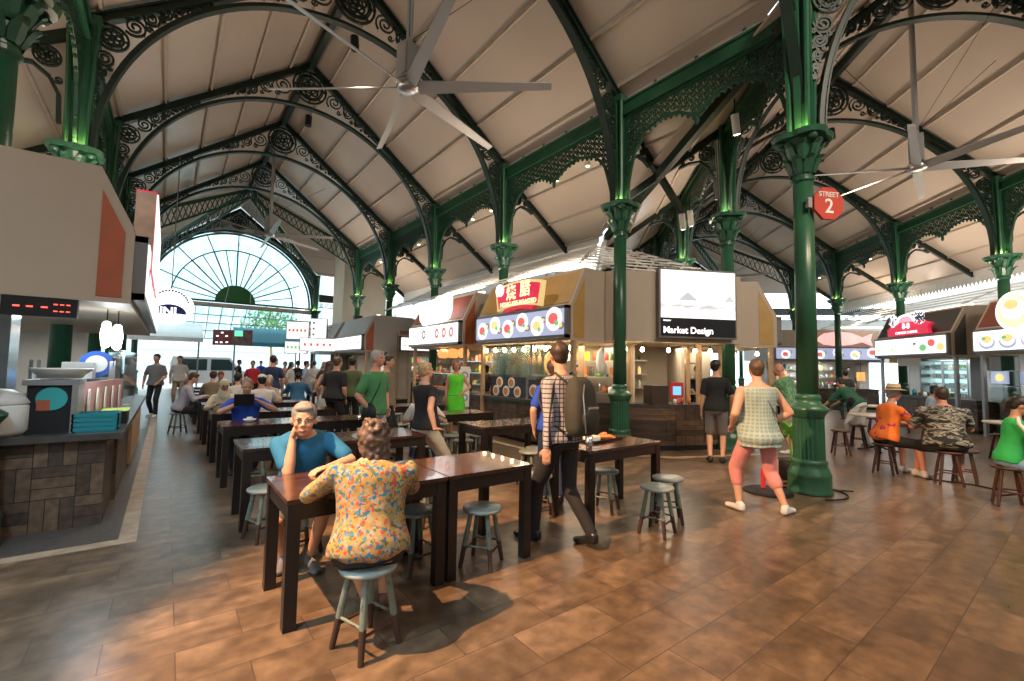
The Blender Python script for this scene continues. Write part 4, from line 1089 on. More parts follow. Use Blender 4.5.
# ------------------------------------------------------------------ things on the stalls
def bulbs(T, xs, y, z, where):
    for i, x in enumerate(xs):
        t = thing('festoon_bulb', 'warm hanging bulb, %s from the left under the %s' % (ORD[i], where), 'light bulb', group='hanging bulbs under the stall fronts')
        t.matrix_world = T @ Matrix.Translation(Vector((x, y, z)))
        MB().lathe([(.008, -.05), (.032, -.035), (.042, -.008), (.035, .02), (.018, .045)], 12).build('bulb', M['bulb'], t, True)
        MB().lathe([(.018, .045), (.018, .09), (.004, .09), (.004, .15)], 8).build('socket', M['black'], t)
bulbs(S_R, [.15+.36*i for i in range(9)], .15, 2.02, 'roast stall fascia')
bulbs(tvT, [-.55, -.18, .4, 1.0, 1.35], .25, 2.03, 'corner kiosk fascia')
bulbs(T2 @ TF(-3.08, .45, PI/2), [.3, 1.6], .3, 2.02, 'stall right of the screen')
for i, (T, x, y, z, e, c) in enumerate(((S_R, 1.6, .9, 2.1, 30, (1, .82, .6)), (S_R, 2.6, 1.2, 2.1, 25, (1, .85, .65)), (S_D, 1.6, .9, 2.1, 30, (1, .75, .5)), (tvT, .9, 1.0, 2.12, 34, (1, .84, .62)),
        (K2(7.36), 1.5, 1.0, 2.1, 26, (1, .95, .9)), (K2(3.45), 1.5, 1.0, 2.1, 26, (1, .9, .8)), (S_L, 2.0, 1.0, 2.1, 22, (.75, .9, 1)), (S_L, 5.0, 1.0, 2.1, 22, (1, .85, .7)),
        (T2 @ TF(1.7, 12.3, 0), 2.2, 1, 2.1, 60, (1, .95, .85)), (TF(7.4, 17.2, 0), 1.8, 1, 2.1, 40, (1, .95, .85)), (TF(6.05, 20.9, -PI/2), 1.8, 1, 2.1, 40, (1, .95, .9)), (T2 @ TF(-3.08, .45, PI/2), 1.6, .9, 2.1, 22, (1, .85, .65)))):
    p = T @ Vector((x, y, z)); lamp('AREA', 'stall_fill_light', p, e, c, shape='RECTANGLE', size=1.6, size_y=.5)  # area lights added under the fascias to brighten the stall interiors
for i in range(3):
    t = thing('amber_pendant', 'amber woven pendant lamp, %s from the left in front of the donut stall' % ORD[i], 'pendant lamp', group='amber pendants at the donut stall'); t.matrix_world = S_D @ Matrix.Translation(Vector((1.7+.55*i, .2, 1.98)))
    b = MB().lathe([(.05, .13), (.13, .10), (.165, 0), (.14, -.10), (.09, -.13)], 18); b.build('shade', M['shade'], t, True)
    MB().tube([(0, 0, .12), (0, 0, .2)], .008, 6).build('cord', M['black'], t)
# framed dish photos on the roast counter
t = thing('dish_photo_board', 'dark board with round dish photos standing on the roast stall counter', 'menu board'); t.matrix_world = S_R
MB().b2((.25, .22, .94), (1.55, .25, 1.40)).build('board', M['ink'], t)
for k in range(5):
    x, z = ((.48, 1.07), (.62, 1.27), (.88, 1.07), (1.08, 1.27), (1.3, 1.07))[k]
    p = MB().disc((x, .215, z), .125, .012, 20).build('dish_photo', M['foodw'], t); MB().disc((x, .205, z), .08, .012, 10).build('food', M['food2'], p)
t = thing('dish_photo_board', 'smaller dish photo board with one plate at the right of the roast counter', 'menu board'); t.matrix_world = S_R
MB().b2((1.68, .22, .94), (2.05, .25, 1.36)).build('board', M['ink'], t); p = MB().disc((1.86, .215, 1.12), .14, .012, 20).build('dish_photo', M['foodw'], t); MB().disc((1.86, .205, 1.12), .09, .012, 10).build('food', M['food2'], p)
for i, (x0, x1) in enumerate(((.15, 1.6), (1.7, 2.5))):
    tag(MB().b2((x0, .30, 1.42), (x1, .315, 2.1)).build('glass_guard', mat('guard_glass', (.72, .9, .8), .08, trans=.9)), ['wide greenish glass guard above the dish photo board', 'narrow glass guard beside the backpack man above the roast counter'][i], 'glass guard').matrix_world = S_R
t = thing('paper_lantern', 'glowing orange oval lamp hanging inside the roast stall', 'lamp'); t.matrix_world = S_R @ Matrix.Translation(Vector((1.95, .6, 1.72)))
MB().lathe([(.03, .25), (.11, .15), (.13, 0), (.11, -.15), (.03, -.25)], 16).build('shade', M['shade'], t, True); MB().tube([(0, 0, .25), (0, 0, .45)], .006, 5).build('cord', M['black'], t)
t = thing('drink_poster_stand', 'white poster stand with four donut pictures beside the donut stall', 'poster'); t.matrix_world = TF(5.85, 9.75, -YAW)
MB().b2((-.24, 0, .62), (.24, .03, 1.62)).build('poster', M['paper'], t); MB().b2((-.22, .03, 0), (-.18, .06, .7)).b2((.18, .03, 0), (.22, .06, .7)).build('easel', M['pine'], t)
b = MB()
for x in (-.12, .12):
    for z in (1.4, .85): b.ribbon(ring(x, z, .075, 12), .05, .01, lambda a, y, c: (a, y-.006, c))
b.build('donut_print', M['menu_grey'], t)
# donut displays
for j, z in enumerate((.95, 1.40)):
    t = thing('pastry_tray', ['lower', 'upper'][j]+' tray of golden pastries at the donut stall', 'tray', group='pastry trays at the donut stall'); t.matrix_world = S_D @ Matrix.Translation(Vector((1.2, .5, z)))
    MB().b2((-.5, -.2, 0), (1.2, .25, .03)).build('tray', M['steel'], t)
    for q in range(2): MB().b2((-.5+1.66*q, -.2, -.44 if j else -.02), (-.46+1.66*q, .25, 0)).build('support', M['steel'], t)
    rr = random.Random(j)
    for k in range(26):
        o = tag(MB().lathe([(.028, 0), (.055, .01), (.062, .03), (.05, .05), (.02, .048)], 10).build('pastry', M[['food1', 'food2', 'food2'][k % 3]], None, True), 'small golden pastry heaped on the %s tray of the donut stall' % ['lower', 'upper'][j], 'pastry', 'pastries on the %s donut tray' % ['lower', 'upper'][j])
        o.matrix_world = S_D @ Matrix.Translation(Vector((.78+(k % 13)*.125+rr.uniform(-.02, .02), .36+.16*(k//13)+rr.uniform(-.03, .03), z+.03)))
# corner kiosk clutter
tag(MB().b2((-.19, -.16, 0), (.19, .16, .38)).build('brown_box', mat('dark_brown_box', (.035, .02, .014), .5), None, False, (8.0, 5.56, .92)), 'dark brown square box on the corner kiosk counter', 'box').rotation_euler = (0, 0, -.4)
t = thing('tablet_stand', 'red-framed tablet on the corner kiosk counter', 'tablet', (8.52, 5.42, .92), -.5)
MB().b2((-.15, -.02, .12), (.15, .01, .44)).build('frame', M['red'], t); MB().b2((-.09, -.03, .18), (.09, -.02, .36)).build('screen', M['cobalt'], t); MB().lathe([(.08, 0), (.08, .02), (.02, .03), (.02, .14)], 14).build('stand', M['red'], t)
rr = random.Random(3)
cols_ = ['foodw', 'red', 'food2', 'yellow', 'steel', 'blue', 'paper', 'menu_yel', 'food3']
k = 0
for z, row in ((1.165, 'lowest'), (1.515, 'middle'), (1.865, 'top')):
    for i in range(11):
        p = Vector((8.0, 8.3, z))+shn*.2+shd*(.15+.18*i); h = rr.uniform(.10, .24); r = rr.uniform(.03, .055)
        o = MB().lathe([(r*.9, 0), (r, .01), (r, h*.75), (r*.5, h*.85), (r*.5, h)], 12).build('jar', M[cols_[(k*5+i) % 9]], None, True, p)
        tag(o, 'jar or bottle standing on the %s shelf inside the corner kiosk' % row, 'jar', 'jars on the %s kiosk shelf' % row); k += 1
cn = ['white paper cup', 'red paper cup', 'orange sauce bottle', 'yellow carton', 'steel tumbler', 'pale paper stack', 'white sauce bottle', 'brown cup']
cm = ['foodw', 'red', 'food2', 'yellow', 'steel', 'paper', 'foodw', 'food1']
for i in range(8):
    x, y = 8.28+.155*i+(.2 if i > 2 else 0), 5.30-.062*i; h = (.11, .12, .17, .15, .13, .07, .18, .1)[i]; r = .035
    o = (MB().box((0, 0, h/2), (.08, .07, h)) if i in (3, 5) else MB().lathe([(r*.8, 0), (r, h*.7), (r*.55, h*.8), (r*.5, h)] if i in (2, 6) else [(r*.8, 0), (r, h)], 12)).build(cn[i].replace(' ', '_'), M[cm[i]], None, i not in (3, 5), (x, y, .92))
    tag(o, '%s on the front edge of the corner kiosk counter' % cn[i], 'cup' if 'cup' in cn[i] or 'tumbler' in cn[i] else 'container')
t = tag(MB().ell((0, 0, -.28), (.10, .08, .26)).ell((.05, -.03, -.42), (.10, .07, .13)).ell((.02, -.03, -.1), (.05, .05, .16)).build('hanging_bag', M['paper'], None, True, (7.15, 6.3, 2.05)), 'white cloth bag hanging beside the green column at the kiosk', 'bag')
tag(MB().lathe([(.0, .0), (.12, .02), (.15, .1), (.16, .26), (.165, .27)], 20).build('white_pot', M['foodw'], None, True, (6.95, 6.85, .93)), 'white round pot on the counter left of the green column', 'pot')
# fridge and glass case, right aisle
t = thing('display_fridge', 'lit glass display fridge with two doors behind the hat man', 'fridge'); t.matrix_world = T2 @ TF(4.35, 7.3, -PI/2)
b = MB().b2((0, .5, .85), (1.95, .56, 2.15)).b2((0, 0, .80), (1.95, .55, .90)).b2((0, 0, 2.08), (1.95, .55, 2.18)).b2((-.05, 0, .8), (.03, .55, 2.18)).b2((1.92, 0, .8), (2.0, .55, 2.18)).b2((-.05, 0, 0), (2.0, .5, .8)); b.build('cabinet', M['metal'], t)
MB().b2((.04, .46, .92), (1.9, .49, 2.06)).build('lit_back', mat('fridge_light', (.6, .85, .85), .4, emit=(.55, .85, .85), es=1.0), t)
for q in range(2): d_ = MB().b2((.03+.95*q, -.01, .9), (.06+.95*q, .03, 2.08)).b2((.93+.95*q, -.01, .9), (.96+.95*q, .03, 2.08)).build('door_frame', M['metal'], t); MB().b2((.06+.95*q, 0, .9), (.93+.95*q, .012, 2.08)).build('door_glass', M['glass'], d_)
for z in (1.2, 1.5, 1.8): MB().b2((.05, .05, z), (1.9, .45, z+.015)).build('shelf', M['steel'], t)
for z, rw in ((.90, 'bottom'), (1.215, 'second'), (1.515, 'third'), (1.815, 'top')):
    for i in range(8):
        o = MB().box((0, 0, .08), (.17, .2, .16 if i % 3 else .1)).build('food_packet', M[['foodw', 'food3', 'paper', 'steel', 'teal'][(i*3+int(z*10)) % 5]]); o.matrix_world = T2 @ TF(4.35, 7.3, -PI/2) @ Matrix.Translation(Vector((.18+.225*i, .25, z)))
        tag(o, 'food packet on the %s shelf of the lit display fridge' % rw, 'food packet', 'packets on the %s fridge shelf' % rw)
t = thing('glass_case', 'glass food case with blue menu pictures on the noodle stall counter', 'display case'); t.matrix_world = T2 @ TF(3.5, 3.85, -PI/2)
MB().b2((0, 0, .93), (2.6, .02, 1.75)).b2((0, .02, 1.74), (2.6, .5, 1.76)).build('glass', M['glass'], t); MB().b2((-.03, 0, .93), (0, .5, 1.76)).b2((2.6, 0, .93), (2.63, .5, 1.76)).b2((0, .05, 1.35), (2.6, .45, 1.37)).build('frame', M['steel'], t)
for q in range(3): p = MB().b2((.25+.8*q, .03, 1.42), (.75+.8*q, .04, 1.74)).build('menu_picture', M['menu_blue'], t); MB().disc((.5+.8*q, .024, 1.58), .10, .008, 12, sx=1.2).build('dish_print', M['menu_yel'], p)
t = thing('hanging_notices', 'white paper notices and a yellow sheet hanging under the dark stall fascia', 'notice'); t.matrix_world = K2(7.36)
MB().b2((.75, .15, 1.90), (1.75, .16, 2.2)).build('white_notice', M['paper'], t); MB().b2((.35, .15, 2.0), (.72, .16, 2.2)).build('yellow_sheet', M['yellow'], t)
t = thing('table_lamp', 'glowing orange drum lamp at the far seafood stall', 'lamp'); t.matrix_world = T2 @ Matrix.Translation(Vector((5.6, 12.7, 1.5)))
MB().lathe([(.16, -.2), (.16, .2)], 18).build('shade', M['shade'], t, True); MB().tube([(0, 0, .2), (0, 0, .65)], .01, 5).build('cord', M['black'], t)
t = thing('table_lamp', 'glowing orange lantern under the left end of the seafood stall fascia', 'lamp'); t.matrix_world = T2 @ Matrix.Translation(Vector((2.2, 12.7, 1.5)))
MB().lathe([(.2, -.22), (.2, .22)], 18).build('shade', M['shade'], t, True); MB().tube([(0, 0, .22), (0, 0, .9)], .01, 5).build('cord', M['black'], t)
# ================================================================== TABLES AND STOOLS
TBL = {}
def table(x0, y0, x1, y1, label, h=.78):
    L, Wd = round(x1-x0, 2), round(y1-y0, 2)
    if (L, Wd) in TBL: return dup(TBL[(L, Wd)], label, (x0, y0, 0))
    t = thing('dining_table', label, 'table', (x0, y0, 0), group='dark wooden dining tables')
    MB().b2((0, 0, h-.028), (L, Wd, h)).build('tabletop', M['tabletop'], t)
    b = MB().b2((.015, .015, h-.13), (L-.015, .045, h-.028)).b2((.015, Wd-.045, h-.13), (L-.015, Wd-.015, h-.028)).b2((.015, .045, h-.13), (.045, Wd-.045, h-.028)).b2((L-.045, .045, h-.13), (L-.015, Wd-.045, h-.028))
    b.build('apron', M['darkwood'], t)
    for x in (.008, L-.083):
        for y in (.008, Wd-.083): MB().b2((x, y, 0), (x+.075, y+.075, h-.03)).build('leg', M['darkwood'], t)
    TBL[(L, Wd)] = t; return t
rows = [3.0, 5.0, 6.9, 8.72, 10.7, 12.42, 14.3, 16.1, 18.0]
rown = ['front', 'second', 'third', 'fourth', 'fifth', 'sixth', 'seventh', 'eighth', 'ninth']
for i, y in enumerate(rows):
    table(.62, y, 1.72, y+.72, 'dark wooden table at the left end of the %s row of tables' % rown[i] if i else 'dark table with red-brown top between the elderly man and the woman in floral shirt')
    table(1.73, y, 2.55, y+.72, 'dark wooden table joined to the right end of the %s row of tables' % rown[i])
rows2 = [5.17, 6.86, 8.72, 10.6, 12.45, 14.3]
for i, y in enumerate(rows2):
    table(3.5, y, 4.86, y+.68, 'dark wooden table, %s from the front in the column beside the food stalls' % ORD[i])
table(3.42, 3.14, 4.62, 3.76, 'dark wooden table with food tray and steel cup beside the backpack man')

def make_stool(label, seat, leg, nm='round_stool', grp='sage green round stools'):
    t = thing(nm, label, 'stool', group=grp)
    MB().lathe([(.14, .425), (.158, .432), (.165, .442), (.163, .455), (.15, .462), (.05, .460)], 28).build('seat', seat, t, True)
    P = []
    for k in range(4):
        a = PI/4+k*PI/2; top = Vector((.10*cos(a), .10*sin(a), .43)); bot = Vector((.185*cos(a), .185*sin(a), 0)); P.append((top, bot))
        MB().tube([bot, bot.lerp(top, .5), top], [.017, .021, .018], 10).build('leg', leg, t)
    for k in range(4):
        z = .17 if k % 2 else .13; p = P[k][1].lerp(P[k][0], z/.43); q = P[(k+1) % 4][1].lerp(P[(k+1) % 4][0], z/.43)
        MB().tube([p, q], .009, 8).build('stretcher', leg, t)
    return t
st0 = [None]
def stool(x, y, rz, label):
    if st0[0] is None: st0[0] = make_stool(label, M['stool_seat'], M['stool']); st0[0].location = (x, y, 0); st0[0].rotation_euler = (0, 0, rz); return st0[0]
    return dup(st0[0], label, (x, y, 0), rz)
for x, y, r, l in ((.99, 2.62, .3, 'sage green stool under the woman in the floral shirt'),
        (2.13, 3.14, .6, 'sage green stool at the right half of the front table'),
        (1.66, 3.38, .1, 'sage green stool just right of the woman in the floral shirt'),
        (.98, 4.22, .2, 'sage green stool under the elderly man in the blue shirt'),
        (3.93, 2.72, .2, 'sage green stool standing left in the pair in the open floor'),
        (4.36, 2.88, .7, 'sage green stool standing right in the pair in the open floor'),
        (4.05, 3.5, .4, 'sage green stool under the table with the food tray'),
        (3.25, 3.75, .1, 'sage green stool behind the legs of the backpack man'),
        (4.33, 5.02, .5, 'sage green stool left of the two in front of the roast stall table'),
        (4.08, 4.86, .2, 'sage green stool nearest the backpack man at the roast stall table'),
        (3.91, 6.72, .0, 'sage green stool between the first two tables beside the stalls, rear one'),
        (4.5, 8.2, .3, 'sage green stool behind the second table beside the stalls'),
        (3.78, 6.15, .6, 'sage green stool between the first two tables beside the stalls, left one'),
        (4.30, 6.5, .3, 'sage green stool between the first two tables beside the stalls, right one'),
        (.80, 4.75, .3, 'sage green stool at the left front of the second table row'),
        (1.25, 5.92, .5, 'sage green stool behind the second table row near its left end'),
        (2.2, 4.25, .1, 'sage green stool behind the right half of the front table'),
        (2.05, 5.95, .3, 'sage green stool behind the second table row near its right end')):
    stool(x, y, r, l)
for i in range(2, 8):
    for j, (x, q) in enumerate(((.98, 'left end'), (1.55, 'middle'), (2.2, 'right end'))):
        for side in (0, 1):
            if (i*7+j*3+side) % 4 == 0: continue
            stool(x, rows[i]+(-.18 if side == 0 else .92), i*.7+j, 'sage green stool at the %s of the %s table row, %s side' % (q, rown[i], ('near', 'far')[side]))
for i in range(1, 6):
    for j, x in enumerate((3.8, 4.45)):
        if i == 1: continue
        stool(x, rows2[i]-.2, i+j, 'sage green stool at the %s table beside the stalls, %s near side' % (ORD[i], ('left', 'right')[j]))
br0 = make_stool('dark brown stool under the orange-shirted hat man', M['stool_brown'], M['stool_brown'], 'brown_stool', 'dark brown round stools')
br0.location = (9.35, 2.18, 0); br0.scale = (1, 1, 1.06)
for x, y, r, l in ((9.28, 1.42, .4, 'dark brown stool under the man in the black camouflage shirt'), (9.65, 1.30, .1, 'dark brown stool right behind the seat of the camouflage-shirted man'),
        (8.42, .74, .3, 'dark brown stool under the girl in the green shirt'), (10.75, 3.2, .5, 'brown stool standing just right of the large near column'),
        (11.5, 2.65, .2, 'brown stool left of the orange-shirted hat man at the round table'), (12.9, 1.2, .6, 'brown stool behind the camouflage-shirted man, near round table'),
        (13.2, .55, .1, 'brown stool between the camouflage-shirted man and the girl in green'), (12.2, 3.3, .1, 'brown stool behind the round table, left'), (14.6, 3.6, .1, 'brown stool at the middle round table'),
        (16.4, 3.4, .1, 'brown stool near the dark stall counter'), (13.6, 4.6, .5, 'brown stool beside the bending person in dark green'), (15.6, 5.2, .2, 'brown stool at the far round table')):
    dup(br0, l, (x, y, 0), r)
def round_table(x, y, label, r=.48):
    t = thing('round_table', label, 'table', (x, y, 0), group='round pale-topped tables')
    MB().lathe([(r-.02, .72), (r, .73), (r, .75), (r-.01, .755)], 36).build('tabletop', M['stool_pale'], t)
    MB().lathe([(.03, .03), (.03, .72)], 14).build('pedestal', M['black'], t)
    b = MB()
    for k in range(4): a = k*PI/2+.4; b.tube([(0, 0, .12), (.15*cos(a), .15*sin(a), .05), (.34*cos(a), .34*sin(a), .015)], .018, 8)
    b.build('foot', M['black'], t)
    return t
for x, y, l in ((11.95, 2.9, 'pale round table behind the orange-shirted hat man'), (12.6, .95, 'pale round table behind the camouflage-shirted man and the girl in green'),
                (15.5, 3.7, 'pale round table in front of the dark-roofed stall'), (13.4, 5.4, 'pale round table right of the large near column, behind the bending person'),
                (11.4, 5.2, 'pale round table with food behind the large near column')): round_table(x, y, l)
round_table(9.0, -.05, 'pale round table beside the girl in green at the right edge')

# ================================================================== PEOPLE
SKIN = {'light': mat('skin_light', (.56, .31, .21), .5, 0, .06, 6), 'asian': mat('skin_tan', (.50, .27, .165), .5, 0, .06, 6), 'ruddy': mat('skin_ruddy', (.52, .24, .16), .5, 0, .07, 6), 'brown': mat('skin_brown', (.30, .15, .09), .5, 0, .06, 6)}
HAIR = {'black': mat('hair_black', (.012, .010, .009), .5, 0, .3, 30), 'dark': mat('hair_dark_brown', (.04, .022, .014), .5, 0, .3, 30), 'brown': mat('hair_brown', (.085, .050, .030), .5, 0, .4, 25),
        'grey': mat('hair_grey', (.30, .28, .25), .6, 0, .4, 25), 'silver': mat('hair_silver', (.19, .175, .155), .6, 0, .35, 25), 'blond': mat('hair_blond', (.42, .29, .15), .5, 0, .4, 25), 'auburn': mat('hair_auburn', (.22, .07, .03), .5, 0, .3, 25)}
CL = {}
def cloth(n, c, rough=.85, var=.08): CL[n] = mat('cloth_'+n, c, rough, 0, var, 6, .1); return CL[n]
for n, c in dict(blue=(.008, .12, .24), royal=(.015, .06, .42), black=(.014, .014, .016), darkgrey=(.05, .05, .055), grey=(.17, .165, .17), white=(.62, .60, .57), cream=(.55, .50, .38), pink=(.62, .25, .24), green=(.05, .20, .08), lime=(.10, .62, .03),
                 darkgreen=(.015, .10, .055), kelly=(.02, .36, .08), beige=(.36, .29, .20), brown=(.20, .15, .10), navy=(.015, .03, .08), red=(.45, .02, .03), lilac=(.36, .36, .46), greyshort=(.10, .10, .11), denim=(.16, .26, .38), tealblue=(.02, .10, .20), paleblue=(.35, .42, .52), olive=(.09, .12, .05)).items(): cloth(n, c)
def plaid(name, base, line, sc, rough=.85, w=.18, base2=None):
    m = mat(name, base, rough); b = bsdf(m); tc = nd(m, 'ShaderNodeTexCoord'); sp = nd(m, 'ShaderNodeSeparateXYZ'); link(m, tc.outputs['Object'], sp.inputs[0])
    s_ = []
    for k, inp in ((0, 'x'), (2, 'z')):
        src = sp.outputs[k]
        if k == 0:
            a2 = nd(m, 'ShaderNodeMath', operation='ARCTAN2'); link(m, sp.outputs[1], a2.inputs[0]); link(m, sp.outputs[0], a2.inputs[1])
            ad = nd(m, 'ShaderNodeMath', operation='MULTIPLY'); ad.inputs[1].default_value = .17; link(m, a2.outputs[0], ad.inputs[0]); src = ad.outputs[0]
        mu = nd(m, 'ShaderNodeMath', operation='MULTIPLY'); mu.inputs[1].default_value = sc; link(m, src, mu.inputs[0])
        fr = nd(m, 'ShaderNodeMath', operation='FRACT'); link(m, mu.outputs[0], fr.inputs[0])
        lt = nd(m, 'ShaderNodeMath', operation='LESS_THAN'); lt.inputs[1].default_value = w; link(m, fr.outputs[0], lt.inputs[0]); s_.append(lt.outputs[0])
    mx_ = nd(m, 'ShaderNodeMath', operation='MAXIMUM'); link(m, s_[0], mx_.inputs[0]); link(m, s_[1], mx_.inputs[1])
    link(m, mixc(m, mx_.outputs[0], base, line), b.inputs['Base Color']); return m
CL['plaid'] = plaid('plaid_shirt_cloth', (.38, .37, .40), (.03, .03, .04), 24, w=.22)
CL['greenplaid'] = plaid('pale_green_check_cloth', (.22, .33, .27), (.36, .42, .39), 24, w=.35)
def blotch(name, stops, sc, detail=3, dist=1.5, vor=False, rough=.85, stretch=(1, 1, 1)):
    m = mat(name, stops[0][1], rough); b = bsdf(m); tc = nd(m, 'ShaderNodeTexCoord')
    vm = nd(m, 'ShaderNodeVectorMath', operation='MULTIPLY'); vm.inputs[1].default_value = stretch; link(m, tc.outputs['Object'], vm.inputs[0])
    if vor:
        n0 = nd(m, 'ShaderNodeTexNoise'); n0.inputs['Scale'].default_value = 26; link(m, vm.outputs[0], n0.inputs['Vector'])
        ma = nd(m, 'ShaderNodeVectorMath', operation='MULTIPLY_ADD'); ma.inputs[1].default_value = (.03, .03, .03); link(m, n0.outputs['Color'], ma.inputs[0]); link(m, vm.outputs[0], ma.inputs[2])
        n = nd(m, 'ShaderNodeTexVoronoi'); n.inputs['Scale'].default_value = sc; link(m, ma.outputs[0], n.inputs['Vector']); sp = nd(m, 'ShaderNodeSeparateXYZ'); link(m, n.outputs['Color'], sp.inputs[0]); fac = sp.outputs[0]
    else:
        n = nd(m, 'ShaderNodeTexNoise'); n.inputs['Scale'].default_value = sc; n.inputs['Detail'].default_value = detail; n.inputs['Distortion'].default_value = dist; link(m, vm.outputs[0], n.inputs['Vector']); fac = n.outputs['Fac']
    r = ramp(m, stops, 'CONSTANT'); link(m, fac, r.inputs[0]); link(m, r.outputs[0], b.inputs['Base Color']); return m
CL['floral'] = blotch('floral_cloth', [(0, (.38, .22, .05)), (.20, (.34, .28, .18)), (.32, (.42, .07, .025)), (.42, (.30, .23, .08)), (.54, (.05, .18, .26)), (.62, (.33, .26, .16)), (.72, (.09, .13, .06)), (.84, (.36, .19, .05)), (.94, (.02, .12, .28))], 62, vor=True)
CL['camo'] = blotch('camouflage_print', [(0, (.012, .014, .012)), (.47, (.10, .10, .085)), (.53, (.30, .29, .24)), (.60, (.02, .022, .02)), (.66, (.22, .21, .18))], 7, 4, .8, stretch=(1, 1, 2.6))
CL['hawaii'] = blotch('orange_print', [(0, (.72, .16, .02)), (.56, (.72, .16, .02)), (.60, (.38, .02, .12)), (.70, (.75, .25, .03))], 7, 1, .6)
CL['leafshirt'] = blotch('green_leaf_print', [(0, (.07, .20, .09)), (.5, (.12, .28, .14)), (.56, (.30, .42, .30)), (.6, (.07, .2, .09))], 16, 2, 1)
EYEW = mat('eye_white', (.42, .36, .32), .3); EYED = mat('eye_dark', (.02, .012, .01), .2); LIP = mat('lips', (.36, .12, .09), .5)
SHOE = {'black': mat('shoe_black', (.012, .012, .013), .35), 'white': mat('shoe_white', (.62, .6, .58), .6), 'brown': mat('shoe_brown', (.10, .05, .03), .5), 'grey': mat('shoe_grey', (.12, .12, .13), .6)}

def remesh(mb, name, m, parent, vox, sm=4, wr=0, wsc=7, fac=.5):
    me = bpy.data.meshes.new(name); me.from_pydata(mb.v, [], mb.f); me.update()
    o = bpy.data.objects.new(name+'_src', me)
    r = o.modifiers.new('r', 'REMESH'); r.mode = 'VOXEL'; r.voxel_size = vox; r.use_smooth_shade = True
    s_ = o.modifiers.new('s', 'SMOOTH'); s_.factor = fac; s_.iterations = sm
    out = bake_mesh(o)
    JUNK.extend([o, me])
    out.name = name
    if wr:
        n = len(out.vertices); sd_ = random.random()*50
        no = [0.0]*(3*n); co = [0.0]*(3*n); out.vertices.foreach_get('co', co); out.vertex_normals.foreach_get('vector', no)
        for i in range(n):
            j = 3*i; c = Vector((co[j]*wsc+sd_, co[j+1]*wsc, co[j+2]*wsc*.55))
            q = (noise.noise(c)+.5*noise.noise(c*2.1))*wr
            co[j] += no[j]*q; co[j+1] += no[j+1]*q; co[j+2] += no[j+2]*q
        out.vertices.foreach_set('co', co); out.update()
    out.materials.clear(); out.materials.append(m); out.shade_smooth()
    o = bpy.data.objects.new(name, out); COL.objects.link(o)
    if parent is not None: o.parent = parent
    return o
def ik(a, b_, l1, l2, pole):
    a, b_ = Vector(a), Vector(b_); d = b_-a; L = min(d.length, (l1+l2)*.995)
    if L < 1e-4: L = 1e-4
    u = d.normalized(); b_ = a+u*L; x = (l1*l1-l2*l2+L*L)/(2*L); h = math.sqrt(max(0, l1*l1-x*x))
    p = Vector(pole); p = (p-u*p.dot(u))
    p = p.normalized() if p.length > 1e-5 else Vector((0, 1, 0))
    return a+u*x+p*h, b_

